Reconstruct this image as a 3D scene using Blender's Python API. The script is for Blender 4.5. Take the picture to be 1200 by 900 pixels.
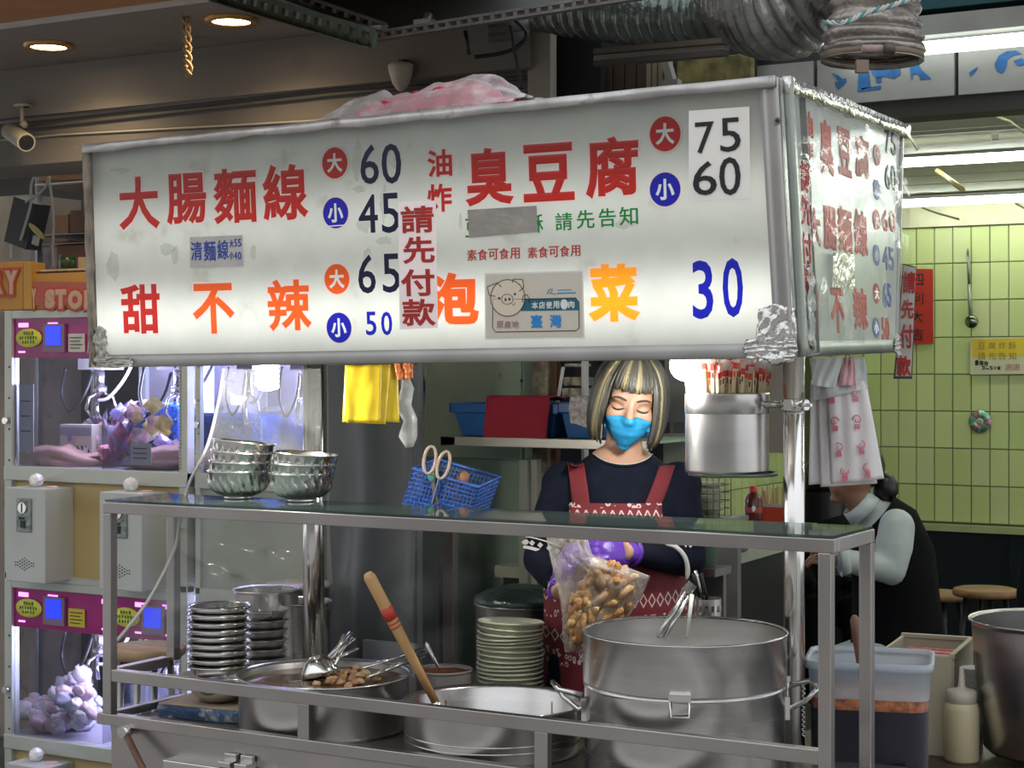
import bpy, bmesh, math, random
from mathutils import Vector, Matrix, Euler, noise
from mathutils.bvhtree import BVHTree
for _o in list(bpy.data.objects): bpy.data.objects.remove(_o)
S = bpy.context.scene
COL = S.collection
rnd = random.Random(7)
R = math.radians
# ------------------------------------------------------------------ camera, world, exposure
YAW = R(29.7); F = 2046.0; HZ = 430.0; CH = 1.55
VD = Vector((-math.sin(YAW), math.cos(YAW), 0)); RT = Vector((math.cos(YAW), math.sin(YAW), 0))
cam = bpy.data.cameras.new('camera'); camo = bpy.data.objects.new('camera', cam); COL.objects.link(camo)
camo.location = (0, 0, CH); camo.rotation_euler = (R(90), 0, YAW)
cam.sensor_width = 36; cam.lens = 36 * F / 1200; cam.shift_y = -(450 - HZ) / 1200
cam.clip_start = .05; cam.clip_end = 100
S.camera = camo
S.view_settings.view_transform = 'Standard'; S.view_settings.look = 'None'
S.view_settings.gamma = 1; S.view_settings.exposure = 0.5; S.view_settings.use_curve_mapping = False
w = bpy.data.worlds.new('overcast_sky'); S.world = w; w.use_nodes = True
_nt = w.node_tree; _bg = _nt.nodes['Background']
_tc = _nt.nodes.new('ShaderNodeTexCoord'); _sx = _nt.nodes.new('ShaderNodeSeparateXYZ'); _rp = _nt.nodes.new('ShaderNodeValToRGB')
_nt.links.new(_tc.outputs['Generated'], _sx.inputs[0]); _nt.links.new(_sx.outputs['Z'], _rp.inputs[0]); _nt.links.new(_rp.outputs[0], _bg.inputs[0])
_rp.color_ramp.elements[0].position = 0; _rp.color_ramp.elements[0].color = (.72, .74, .76, 1)
_rp.color_ramp.elements[1].position = .7; _rp.color_ramp.elements[1].color = (.92, .96, 1, 1)
_bg.inputs[1].default_value = .95
S.cycles.max_bounces = 8; S.cycles.transparent_max_bounces = 16; S.cycles.diffuse_bounces = 3; S.cycles.glossy_bounces = 4
S.cycles.transmission_bounces = 6; S.cycles.caustics_reflective = False; S.cycles.caustics_refractive = False
S.cycles.use_denoising = True; S.cycles.sample_clamp_indirect = 4
def lamp(name, kind, loc, power, color=(1, 1, 1), size=.1, size_y=None, aim=None, spot=None):
    l = bpy.data.lights.new(name, kind); l.energy = power; l.color = color
    o = bpy.data.objects.new(name, l); COL.objects.link(o); o.location = loc
    if kind == 'AREA':
        l.size = size
        if size_y: l.shape = 'RECTANGLE'; l.size_y = size_y
    else: l.shadow_soft_size = size
    if spot: l.spot_size = spot; l.spot_blend = .6
    if aim is not None: o.rotation_euler = (Vector(aim) - Vector(loc)).to_track_quat('-Z', 'Y').to_euler()
    return o
# ------------------------------------------------------------------ projection helpers (photo pixel -> point at a real distance / on a real plane)
def ray(px, py): return VD + RT * ((px - 600) / F) + Vector((0, 0, -(py - HZ) / F))
def W(px, py, d): return Vector((0, 0, CH)) + ray(px, py) * d
def WY(px, py, Y): r = ray(px, py); return Vector((0, 0, CH)) + r * (Y / r.y)
def WX(px, py, X): r = ray(px, py); return Vector((0, 0, CH)) + r * (X / r.x)
def WZ(px, py, Z): r = ray(px, py); return Vector((0, 0, CH)) + r * ((Z - CH) / r.z)
def WP(px, py, o, n): r = ray(px, py); return Vector((0, 0, CH)) + r * ((o - Vector((0, 0, CH))).dot(n) / r.dot(n))
# ------------------------------------------------------------------ mesh builder
class M:
    def __init__(s): s.v = []; s.f = []; s.mi = []; s.sm = []
    def add(s, vs, fs, mi=0, sm=False):
        b = len(s.v); s.v += [Vector(p) for p in vs]
        for f in fs: s.f.append([b + i for i in f]); s.mi.append(mi); s.sm.append(sm)
        return s
    def box(s, c, d, rot=None, mi=0):
        c = Vector(c); x, y, z = d[0] / 2, d[1] / 2, d[2] / 2
        vs = [Vector(p) for p in ((-x,-y,-z),(x,-y,-z),(x,y,-z),(-x,y,-z),(-x,-y,z),(x,-y,z),(x,y,z),(-x,y,z))]
        if rot is not None: vs = [rot @ p for p in vs]
        return s.add([c + p for p in vs], [(0,3,2,1),(4,5,6,7),(0,1,5,4),(1,2,6,5),(2,3,7,6),(3,0,4,7)], mi)
    def bx(s, a, b, mi=0):
        a = Vector(a); b = Vector(b)
        return s.box((a + b) / 2, [abs(b[i] - a[i]) for i in range(3)], None, mi)
    def bar(s, p, q, wd, hd, up=(0, 0, 1), mi=0):
        p = Vector(p); q = Vector(q); d = q - p; z = d.normalized(); u = Vector(up)
        x = u.cross(z); x = x.normalized() if x.length > 1e-5 else Vector((1, 0, 0)); y = z.cross(x)
        rot = Matrix((x, y, z)).transposed()
        return s.box((p + q) / 2, (wd, hd, d.length), rot, mi)
    def tube(s, pts, r, n=10, caps=True, mi=0, closed=False, sx=1, sm=True):
        pts = [Vector(p) for p in pts]; N = len(pts)
        rs = r if isinstance(r, (list, tuple)) else [r] * N
        up = None; vs = []
        for i, p in enumerate(pts):
            if closed: t = pts[(i + 1) % N] - pts[i - 1]
            else: t = pts[min(i + 1, N - 1)] - pts[max(i - 1, 0)]
            t = t.normalized() if t.length > 1e-9 else Vector((0, 0, 1))
            if up is None:
                up = Vector((0, 0, 1)) if abs(t.z) < .9 else Vector((0, 1, 0))
            x = up.cross(t); x = x.normalized() if x.length > 1e-6 else Vector((1, 0, 0)); y = t.cross(x).normalized(); up = y
            for k in range(n):
                a = 2 * math.pi * k / n
                vs.append(p + x * (math.cos(a) * rs[i] * sx) + y * (math.sin(a) * rs[i]))
        fs = []
        for i in range(N if closed else N - 1):
            j = (i + 1) % N
            for k in range(n): fs.append((i*n+k, i*n+(k+1)%n, j*n+(k+1)%n, j*n+k))
        b = len(s.v); s.add(vs, fs, mi, sm)
        if caps and not closed:
            s.f.append([b + k for k in range(n)][::-1]); s.mi.append(mi); s.sm.append(False)
            s.f.append([b + (N-1)*n + k for k in range(n)]); s.mi.append(mi); s.sm.append(False)
        return s
    def lathe(s, prof, c=(0,0,0), n=32, rot=None, mi=0, flute=None, capb=False, capt=False, sm=True, sy=1):
        c = Vector(c); vs = []
        for i, (r, z) in enumerate(prof):
            for k in range(n):
                a = 2 * math.pi * k / n; rr = r
                if flute: rr = r * (1 + flute(i, a, z))
                p = Vector((math.cos(a) * rr, math.sin(a) * rr * sy, z))
                vs.append(c + (rot @ p if rot is not None else p))
        fs = []
        for i in range(len(prof) - 1):
            for k in range(n): fs.append((i*n+k, i*n+(k+1)%n, (i+1)*n+(k+1)%n, (i+1)*n+k))
        b = len(s.v); s.add(vs, fs, mi, sm)
        if capb: s.f.append([b+k for k in range(n)][::-1]); s.mi.append(mi); s.sm.append(False)
        if capt: s.f.append([b+(len(prof)-1)*n+k for k in range(n)]); s.mi.append(mi); s.sm.append(False)
        return s
    def ell(s, c, r, rot=None, nu=16, nv=10, mi=0, nz=0, seed=0):
        c = Vector(c); vs = []; fs = []
        for j in range(nv + 1):
            t = math.pi * j / nv
            for i in range(nu):
                a = 2 * math.pi * i / nu
                p = Vector((math.sin(t)*math.cos(a), math.sin(t)*math.sin(a), -math.cos(t)))
                k = 1 + nz * noise.noise(p * 2.1 + Vector((seed*3.7, seed, 0))) if nz else 1
                p = Vector((p.x*r[0]*k, p.y*r[1]*k, p.z*r[2]*k))
                vs.append(c + (rot @ p if rot is not None else p))
        for j in range(nv):
            for i in range(nu):
                fs.append((j*nu+i, j*nu+(i+1)%nu, (j+1)*nu+(i+1)%nu, (j+1)*nu+i))
        return s.add(vs, fs, mi, True)
    def grid(s, fn, nu, nv, mi=0, sm=True, thick=0, mif=None):
        P = [[Vector(fn(i / nu, j / nv)) for i in range(nu + 1)] for j in range(nv + 1)]
        vs = [p for row in P for p in row]; n1 = nu + 1
        b = len(s.v)
        fs = []; mis = []
        for j in range(nv):
            for i in range(nu):
                fs.append((j*n1+i, j*n1+i+1, (j+1)*n1+i+1, (j+1)*n1+i)); mis.append(mif((i+.5)/nu, (j+.5)/nv) if mif else mi)
        if thick:
            off = []
            for j in range(nv + 1):
                for i in range(nu + 1):
                    a = P[j][min(i+1, nu)] - P[j][max(i-1, 0)]; c = P[min(j+1, nv)][i] - P[max(j-1, 0)][i]
                    n = a.cross(c); n = n.normalized() if n.length > 1e-12 else Vector((0, 0, 0)); off.append(P[j][i] - n * thick)
            k = len(vs); vs += off
            nf = len(fs)
            for q in range(nf): fs.append(tuple(k + x for x in fs[q][::-1])); mis.append(mis[q])
            rim = [i for i in range(nu)] + [nu + j*n1 for j in range(nv)] + [nv*n1 + i for i in range(nu, 0, -1)] + [j*n1 for j in range(nv, 0, -1)]
            for q in range(len(rim)):
                a, c = rim[q], rim[(q+1) % len(rim)]; fs.append((c, a, a + k, c + k)); mis.append(mi)
        s.v += vs
        for f, m_ in zip(fs, mis): s.f.append([b + x for x in f]); s.mi.append(m_); s.sm.append(sm)
        return s
    def prism(s, poly, o, u, v, nrm, th, mi=0):
        o = Vector(o); u = Vector(u); v = Vector(v); nrm = Vector(nrm); n = len(poly)
        a = [o + u*x + v*y for x, y in poly]; c = [p + nrm * th for p in a]
        fs = [tuple(range(n)), tuple(range(2*n-1, n-1, -1))] + [(i, i+n, (i+1)%n+n, (i+1)%n) for i in range(n)]
        return s.add(a + c, fs, mi)
    def mesh(s, name, mats=()):
        me = bpy.data.meshes.new(name); me.from_pydata(s.v, [], s.f)
        for m_ in mats: me.materials.append(m_)
        me.polygons.foreach_set('material_index', s.mi); me.polygons.foreach_set('use_smooth', s.sm)
        me.update(); return me
    def build(s, name, mats, parent=None, bevel=0, local=False, label=None, kind=None, solid=0):
        if not isinstance(mats, (list, tuple)): mats = [mats]
        loc = None
        if parent is None and s.v:
            n = len(s.v); loc = Vector((sum(p.x for p in s.v)/n, sum(p.y for p in s.v)/n, min(p.z for p in s.v)))
            s.v = [p - loc for p in s.v]
        elif parent is not None and not local:
            inv = wmat(parent).inverted(); s.v = [inv @ p for p in s.v]
        o = bpy.data.objects.new(name, s.mesh(name, mats)); COL.objects.link(o)
        if loc is not None: o.location = loc
        if parent is not None: o.parent = parent
        if bevel:
            b = o.modifiers.new('bevel', 'BEVEL'); b.width = bevel; b.segments = 2; b.limit_method = 'ANGLE'; b.angle_limit = R(40)
        if solid:
            b = o.modifiers.new('solid', 'SOLIDIFY'); b.thickness = solid; b.offset = 0
        if label: o['label'] = label
        if kind: o['kind'] = kind
        return o
def wmat(o):
    m = o.matrix_basis.copy()
    return (wmat(o.parent) @ o.matrix_parent_inverse @ m) if o.parent else m
def tag(o, label, cat, group=None):
    o['label'] = label; o['category'] = cat
    if group: o['group'] = group
    return o
def thing(name, label, cat, loc=(0, 0, 0), rotz=0, group=None):
    o = bpy.data.objects.new(name, None); COL.objects.link(o); o.empty_display_size = .05
    o.location = loc; o.rotation_euler = (0, 0, rotz)
    return tag(o, label, cat, group)
def struct(o): o['kind'] = 'structure'; return o
def dup(o, parent=None, loc=None, rot=None, label=None, group=None, scale=None):
    c = o.copy(); COL.objects.link(c)
    if parent is not None: c.parent = parent
    if loc is not None: c.location = loc
    if rot is not None: c.rotation_euler = rot
    if scale is not None: c.scale = scale
    if label: c['label'] = label
    if group: c['group'] = group
    for ch in [x for x in KIDS.get(o.name, [])] or list(o.children): dup(ch, c)
    return c
KIDS = {}
# ------------------------------------------------------------------ materials
_mc = {}
def mat(name, col, rough=.5, metal=0, var=.08, scale=9, bump=0, bscale=60, emit=None, es=0, alpha=1, trans=0, stretch=None, dirt=None, spec=.5, sss=0, rvar=0):
    if name in _mc: return _mc[name]
    m = bpy.data.materials.new(name); m.use_nodes = True; nt = m.node_tree; N = nt.nodes; L = nt.links
    b = N['Principled BSDF']; b.inputs['Roughness'].default_value = rough; b.inputs['Metallic'].default_value = metal
    b.inputs['Specular IOR Level'].default_value = spec
    tc = N.new('ShaderNodeTexCoord'); mp = N.new('ShaderNodeMapping'); L.new(tc.outputs['Object'], mp.inputs[0])
    if stretch: mp.inputs['Scale'].default_value = stretch
    nz = N.new('ShaderNodeTexNoise'); nz.inputs['Scale'].default_value = scale; nz.inputs['Detail'].default_value = 5; L.new(mp.outputs[0], nz.inputs[0])
    rp = N.new('ShaderNodeValToRGB'); rp.color_ramp.elements[0].position = .3; rp.color_ramp.elements[1].position = .7
    c = Vector(col[:3]); lo = c * (1 - var); hi = c * (1 + var)
    rp.color_ramp.elements[0].color = (*lo, 1); rp.color_ramp.elements[1].color = (*[min(1, x) for x in hi], 1)
    L.new(nz.outputs['Fac'], rp.inputs[0]); out = rp.outputs[0]
    if dirt:
        n2 = N.new('ShaderNodeTexNoise'); n2.inputs['Scale'].default_value = dirt[1]; n2.inputs['Detail'].default_value = 8; L.new(tc.outputs['Object'], n2.inputs[0])
        r2 = N.new('ShaderNodeValToRGB'); r2.color_ramp.elements[0].position = dirt[2]; r2.color_ramp.elements[1].position = dirt[2] + .12
        mx = N.new('ShaderNodeMix'); mx.data_type = 'RGBA'; L.new(n2.outputs['Fac'], r2.inputs[0]); L.new(r2.outputs[0], mx.inputs[0])
        L.new(out, mx.inputs[6]); mx.inputs[7].default_value = (*dirt[0], 1); out = mx.outputs[2]
    L.new(out, b.inputs['Base Color'])
    if bump:
        bn = N.new('ShaderNodeTexNoise'); bn.inputs['Scale'].default_value = bscale; bn.inputs['Detail'].default_value = 3; L.new(mp.outputs[0], bn.inputs[0])
        bp = N.new('ShaderNodeBump'); bp.inputs['Strength'].default_value = bump; bp.inputs['Distance'].default_value = .01
        L.new(bn.outputs['Fac'], bp.inputs['Height']); L.new(bp.outputs[0], b.inputs['Normal'])
    if rvar:
        mr = N.new('ShaderNodeMapRange'); mr.inputs[3].default_value = rough - rvar; mr.inputs[4].default_value = rough + rvar
        L.new(nz.outputs['Fac'], mr.inputs[0]); L.new(mr.outputs[0], b.inputs['Roughness'])
    if emit: b.inputs['Emission Color'].default_value = (*emit, 1); b.inputs['Emission Strength'].default_value = es
    if trans: b.inputs['Transmission Weight'].default_value = trans
    if sss: b.inputs['Subsurface Weight'].default_value = sss; b.inputs['Subsurface Radius'].default_value = (.01, .004, .002); b.inputs['Subsurface Scale'].default_value = 1
    if alpha < 1: b.inputs['Alpha'].default_value = alpha
    _mc[name] = m; return m
def film(name, tint=(.9, .93, .95), clear=.75, rough=.15, bump=.5, bscale=30, white=(.8, .8, .8), wrinkle=0, graze=.45):
    """thin clear plastic / glass sheet: see-through part + glossy + a little diffuse"""
    if name in _mc: return _mc[name]
    m = bpy.data.materials.new(name); m.use_nodes = True; nt = m.node_tree; N = nt.nodes; L = nt.links
    N.remove(N['Principled BSDF']); out = N['Material Output']
    t = N.new('ShaderNodeBsdfTransparent'); t.inputs[0].default_value = (*tint, 1)
    p = N.new('ShaderNodeBsdfPrincipled'); p.inputs['Base Color'].default_value = (*white, 1); p.inputs['Roughness'].default_value = rough
    mx = N.new('ShaderNodeMixShader'); L.new(p.outputs[0], mx.inputs[1]); L.new(t.outputs[0], mx.inputs[2]); L.new(mx.outputs[0], out.inputs[0])
    fr = N.new('ShaderNodeLayerWeight'); fr.inputs[0].default_value = .35
    mr = N.new('ShaderNodeMapRange'); mr.inputs[3].default_value = clear; mr.inputs[4].default_value = clear * graze
    L.new(fr.outputs['Facing'], mr.inputs[0]); fac = mr.outputs[0]
    tc = N.new('ShaderNodeTexCoord'); nz = N.new('ShaderNodeTexNoise'); nz.inputs['Scale'].default_value = bscale; nz.inputs['Detail'].default_value = 4; L.new(tc.outputs['Object'], nz.inputs[0])
    if wrinkle:
        ma = N.new('ShaderNodeMapRange'); ma.inputs[1].default_value = .5; ma.inputs[2].default_value = .72; ma.inputs[3].default_value = 1; ma.inputs[4].default_value = 1 - wrinkle
        L.new(nz.outputs['Fac'], ma.inputs[0]); mm = N.new('ShaderNodeMath'); mm.operation = 'MULTIPLY'; L.new(fac, mm.inputs[0]); L.new(ma.outputs[0], mm.inputs[1]); fac = mm.outputs[0]
    L.new(fac, mx.inputs[0])
    if bump:
        bp = N.new('ShaderNodeBump'); bp.inputs['Strength'].default_value = bump; bp.inputs['Distance'].default_value = .01
        L.new(nz.outputs['Fac'], bp.inputs['Height']); L.new(bp.outputs[0], p.inputs['Normal'])
    _mc[name] = m; return m
def glow(name, col, s):
    if name in _mc: return _mc[name]
    m = bpy.data.materials.new(name); m.use_nodes = True; b = m.node_tree.nodes['Principled BSDF']
    b.inputs['Base Color'].default_value = (*col, 1); b.inputs['Emission Color'].default_value = (*col, 1); b.inputs['Emission Strength'].default_value = s
    _mc[name] = m; return m
# backlit sign: bright bands at two heights painted into the emission, no tubes inside
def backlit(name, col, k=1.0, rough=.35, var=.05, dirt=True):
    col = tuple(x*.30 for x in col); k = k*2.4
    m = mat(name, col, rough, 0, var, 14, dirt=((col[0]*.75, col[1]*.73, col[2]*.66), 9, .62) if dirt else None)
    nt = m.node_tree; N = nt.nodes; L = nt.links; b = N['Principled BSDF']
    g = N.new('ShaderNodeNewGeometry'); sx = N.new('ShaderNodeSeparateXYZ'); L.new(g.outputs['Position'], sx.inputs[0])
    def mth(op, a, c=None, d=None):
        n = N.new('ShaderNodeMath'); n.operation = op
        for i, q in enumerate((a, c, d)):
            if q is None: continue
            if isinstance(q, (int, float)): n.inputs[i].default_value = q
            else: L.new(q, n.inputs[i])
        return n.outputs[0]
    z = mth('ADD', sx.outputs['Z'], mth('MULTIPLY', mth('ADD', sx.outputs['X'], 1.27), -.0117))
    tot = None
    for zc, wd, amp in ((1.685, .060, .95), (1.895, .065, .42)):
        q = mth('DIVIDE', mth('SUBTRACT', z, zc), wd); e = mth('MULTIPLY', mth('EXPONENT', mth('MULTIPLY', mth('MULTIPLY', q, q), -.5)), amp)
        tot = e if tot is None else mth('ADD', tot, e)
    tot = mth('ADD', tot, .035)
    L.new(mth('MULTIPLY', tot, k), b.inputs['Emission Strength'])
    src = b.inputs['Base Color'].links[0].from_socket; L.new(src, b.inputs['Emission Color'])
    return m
steel = mat('stainless_steel', (.62, .60, .59), .26, 1, .10, 3, bump=.03, bscale=90, stretch=(1, 1, 14), rvar=.06)
steel_pol = mat('polished_steel', (.76, .74, .72), .16, 1, .06, 5)
steel_br = mat('brushed_steel', (.62, .60, .59), .30, 1, .10, 4, bump=.012, bscale=60, stretch=(1, 1, 5), rvar=.05)
rack_m = mat('rack_steel', (.43, .40, .39), .34, 1, .12, 3, bump=.02, bscale=50, rvar=.05)
steel_dk = mat('dull_steel', (.30, .29, .28), .38, .9, .2, 4)
alu = mat('worn_aluminium', (.50, .48, .47), .42, .7, .25, 12, bump=.15, bscale=50, dirt=((.20, .15, .11), 22, .62))
foil = mat('foil_tape', (.72, .70, .68), .22, .9, .12, 18, bump=.8, bscale=35)
black = mat('black_paint', (.012, .013, .015), .5, 0, .3, 8)
blackp = mat('black_plastic', (.02, .02, .022), .35, 0, .2, 8)
white_pl = mat('white_plastic', (.78, .77, .74), .4, 0, .05, 8)
grey_box = mat('pale_grey_metal', (.48, .51, .49), .45, 0, .05, 6)
# ------------------------------------------------------------------ lettering
_gc = {}
def gmesh(ch, bold):
    k = (ch, bold)
    if k in _gc: return _gc[k]
    c = bpy.data.curves.new('g', 'FONT'); c.body = ch; c.resolution_u = 3; c.bevel_depth = bold; c.bevel_resolution = 1
    if bold == 0: c.extrude = .004
    o = bpy.data.objects.new('g', c); COL.objects.link(o)
    bpy.context.view_layer.update()
    me = o.evaluated_get(bpy.context.evaluated_depsgraph_get()).to_mesh()
    vs = [v.co.copy() for v in me.vertices]; fs = [tuple(p.vertices) for p in me.polygons]
    bpy.data.objects.remove(o); bpy.data.curves.remove(c)
    x0 = min(p.x for p in vs); x1 = max(p.x for p in vs); y0 = min(p.y for p in vs); y1 = max(p.y for p in vs)
    z1 = max(abs(p.z) for p in vs) or 1
    _gc[k] = ([Vector((p.x, p.y, p.z / z1)) for p in vs], fs, (x0, x1, y0, y1)); return _gc[k]
def glyph(b, ch, O, U, V, Nn, x0, y0, x1, y1, bold=.03, lift=.001, th=.0012, mi=0, halo=0, hmi=1, slant=0):
    """letter ch in the rectangle x0..x1, y0..y1 (metres along U and V from O); Nn points out of the board"""
    vs, fs, (a0, a1, b0, b1) = gmesh(ch, bold)
    sx = (x1 - x0) / (a1 - a0); sy = (y1 - y0) / (b1 - b0)
    if halo:
        hv, hf, _ = gmesh(ch, bold + halo)
        b.add([O + U*(x0 + (p.x - a0)*sx + slant*(p.y-b0)*sy) + V*(y0 + (p.y - b0)*sy) + Nn*(lift*.5 + p.z*th*.4) for p in hv], hf, hmi)
    return b.add([O + U*(x0 + (p.x - a0)*sx + slant*(p.y-b0)*sy) + V*(y0 + (p.y - b0)*sy) + Nn*(lift + p.z*th) for p in vs], fs, mi)
class Board:
    """a flat face standing in the scene, addressed by where the photograph shows its marks"""
    def __init__(s, o, n, up=(0, 0, 1)):
        s.o = Vector(o); s.n = Vector(n).normalized(); up = Vector(up)
        s.u = up.cross(s.n).normalized(); s.v = s.n.cross(s.u).normalized()
    def uv(s, px, py): d = WP(px, py, s.o, s.n) - s.o; return d.dot(s.u), d.dot(s.v)
    def rect(s, x0, y0, x1, y1):
        xc = (x0 + x1) / 2; yc = (y0 + y1) / 2
        a = s.uv(x0, yc)[0]; c = s.uv(x1, yc)[0]; t = s.uv(xc, y0)[1]; b = s.uv(xc, y1)[1]
        return a, b, c, t
    def char(s, b, ch, x0, y0, x1, y1, slope=None, **k):
        a, bb, c, t = s.rect(x0, y0, x1, y1); return glyph(b, ch, s.o, s.u, s.v, s.n, a, bb, c, t, **k)
    def quad(s, b, pts, lift=.001, th=.001, mi=0):
        poly = [s.uv(*p) for p in pts]; return b.prism(poly[::-1], s.o + s.n*(lift), s.u, s.v, s.n * 1.0, th, mi)
    def disc(s, b, cx, cy, rx, ry, lift, th, mi=0, n=28):
        a, bb, c, t = s.rect(cx - rx, cy - ry, cx + rx, cy + ry); mx, my = (a+c)/2, (bb+t)/2; hx, hy = (c-a)/2, (t-bb)/2
        return b.prism([(mx + hx*math.cos(2*math.pi*i/n), my + hy*math.sin(2*math.pi*i/n)) for i in range(n)][::-1], s.o + s.n*lift, s.u, s.v, s.n, th, mi)
    def line(s, b, pts, r, lift=.002, mi=0, closed=False):
        return b.tube([s.o + s.u*x + s.v*y + s.n*lift for x, y in (s.uv(*p) for p in pts)], r, 5, True, mi, closed)
# ------------------------------------------------------------------ the setting
m_floor = mat('dark_floor', (.05, .048, .045), .55, 0, .25, 3)
b = M(); b.bx((-9, 3.9, -.06), (4, 11, 0)); struct(b.build('floor', m_floor))
b = M(); b.bx((-12, -8, -.06), (10, 3.9, 0)); struct(b.build('floor_street', mat('street_paving', (.30, .29, .27), .8, 0, .15, 3)))
# invented street front out of view behind the camera, strips added for steel reflections
m_fa = mat('facade_grey', (.38, .36, .33), .8, 0, .15, 2); m_fo = mat('facade_dark_strip', (.035, .035, .04), .4); m_fb = mat('facade_pale', (.60, .58, .54), .8)
b = M(); b.bx((-14, -8.3, 0), (12, -8, 4.2)); wst = struct(b.build('wall_reflected', m_fa))
for i in range(9):
    q = M(); x = -13.5 + i*2.8; q.bx((x, -8.0, 0), (x + 1.7, -7.95, 2.6)); q.build('dark_reflected_strip', m_fo, wst); q = M(); q.bx((x + 1.75, -8.0, 0), (x + 2.6, -7.9, 4.2)); q.build('pale_reflected_strip', m_fb, wst)
# tiled back wall of the shop on the right
YB = 9.37; XC = -3.486
grout = mat('grout', (.10, .11, .05), .8)
tile_m = [mat('green_tile_%d' % i, c, .22, 0, .05, 2) for i, c in enumerate(((.56, .64, .29), (.60, .68, .32), (.53, .61, .27), (.58, .64, .33)))]
b = M(); b.bx((XC - .1, YB + .012, 0), (1.2, YB + .12, 2.6)); wb = struct(b.build('wall_back', grout))
b = M(); b.bx((XC - .12, 7.3, 0), (XC - .012, YB, 2.6)); wl = struct(b.build('wall_left', mat('grout_pale', (.16, .17, .08), .8)))
def tile_mesh(nx, ny, mt):
    q = M(); a, c, d, e = .0482, .0982, .006, .003
    if nx: vs = [(-a,0,-c),(a,0,-c),(a,0,c),(-a,0,c),(-a+e,-d,-c+e),(a-e,-d,-c+e),(a-e,-d,c-e),(-a+e,-d,c-e)]
    else: vs = [(0,-a,-c),(0,a,-c),(0,a,c),(0,-a,c),(d,-a+e,-c+e),(d,a-e,-c+e),(d,a-e,c-e),(d,-a+e,c-e)]
    q.add(vs, [(4,5,6,7),(0,1,5,4),(1,2,6,5),(2,3,7,6),(3,0,4,7)]); return q.mesh('tile', [mt])
tmb = [tile_mesh(1, 0, m_) for m_ in tile_m]; tml = [tile_mesh(0, 1, m_) for m_ in tile_m]
x_line = WY(1094.4, 340, YB).x
def put_tile(mesh, loc, parent):
    o = bpy.data.objects.new('tile', mesh); COL.objects.link(o); o.parent = parent; o.location = Vector(loc) - parent.location
    o.rotation_euler = (rnd.uniform(-.004, .004), 0, rnd.uniform(-.004, .004))
i0 = int((XC - x_line) / .1) - 1
for i in range(i0, i0 + 32):
    x = x_line + .1 * i + .05
    if x - .04 < XC: continue
    for k in range(8): put_tile(rnd.choice(tmb), (x, YB + .012, .81 + .2 * k), wb)
for i in range(17):
    for k in range(8): put_tile(rnd.choice(tml), (XC - .012, YB - .06 - .1 * i, .81 + .2 * k), wl)
# ledge and dark dado below the tiles
b = M(); b.bx((XC, YB - .05, .665), (1.2, YB + .01, .70)); struct(b.build('trim_1', mat('pale_ledge', (.38, .42, .22), .5)))
b = M(); b.bx((XC, YB - .03, 0), (1.2, YB + .01, .665)); dado = struct(b.build('wall_dado', mat('dark_dado', (.012, .016, .02), .3)))
dk = mat('dark_tile', (.014, .02, .026), .25)
for i in range(9):
    for k in range(2):
        q = M(); x = -2.3 + i * .36; q.bx((x + .004, YB - .038, .06 + k * .3), (x + .352, YB - .028, .35 + k * .3)); q.build('dark_panel', dk, dado)
# pale plastered wall above the tiles
b = M(); b.bx((XC, YB - .02, 2.31), (1.2, YB + .02, 2.62)); struct(b.build('wall_upper', mat('cream_plaster', (.62, .60, .42), .7)))
# shop ceiling of long pale strips
b = M(); b.bx((-4.2, 4.95, 2.47), (1.2, YB, 2.52)); sc = struct(b.build('ceiling', mat('ceiling_board', (.50, .47, .33), .45, 0, .1, 2)))
strip_m = mat('cream_ceiling_strip', (.46, .45, .33), .6, 0, .08, 2)
for i in range(11):
    q = M(); y = 5.05 + i * .39; q.bx((-4.2, y, 2.455), (1.2, y + .36, 2.475)); q.build('ceiling_strip', strip_m, sc)
# soffit of the arcade on the left
m_soff = mat('painted_concrete', (.21, .185, .165), .75, 0, .12, 2.2, bump=.15, bscale=18, dirt=((.12, .105, .095), 3.5, .6))
m_soff2 = mat('painted_beam', (.17, .155, .14), .75, 0, .15, 2.5, bump=.15, bscale=18, dirt=((.24, .22, .2), 16, .68))
ZS = 2.6
YS = WZ(0, 83, ZS).y
y0s = WZ(0, 23, ZS).y
b = M(); b.bx((-9, y0s - 1.0, ZS), (-2.3, YS + .05, ZS + .08)); cl = struct(b.build('ceiling_arcade', m_soff))
b = M(); b.bx((-9, y0s - 1.0, ZS - .02), (-2.2, y0s - .02, ZS)); struct(b.build('ceiling_panel', mat('orange_board', (.36, .16, .05), .6)))
b = M(); b.bx((-9, y0s - .03, ZS - .026), (-2.2, y0s + .015, ZS)); struct(b.build('trim_2', mat('white_trim', (.55, .54, .5), .5)))
zb = WY(0, 139, YS).z; zb2 = WY(60, 191, YS + .04).z
b = M(); b.bx((-9, YS, zb), (-2.5, YS + .3, ZS - .001)); struct(b.build('beam_upper', m_soff))
b = M(); b.bx((-9, YS + .04, zb2), (-2.5, YS + .34, zb - .001)); struct(b.build('beam_lower', m_soff2))
# conduits along the beam
for (dy, dz, r, c) in ((.028, -.006, .011, (.16, .15, .14)), (.03, -.035, .007, (.1, .095, .09)), (.034, -.07, .004, (.4, .38, .34))):
    q = M(); q.tube([(-6.5, YS + dy, zb + dz - .01), (-4.4, YS + dy, zb + dz), (-3.2, YS + dy, zb + dz + (.015 if r > .005 else -.03)), (-2.5, YS + dy, zb + dz + .01)], r, 6)
    tag(q.build('conduit', mat('conduit_%d' % int(r*1000), c, .6)), {11: 'thick grey conduit running along the joint under the soffit', 7: 'thin dark conduit just below the thick one on the beam', 4: 'thin pale wire sagging across the lower beam'}[int(r*1000)], 'pipe')
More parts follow.
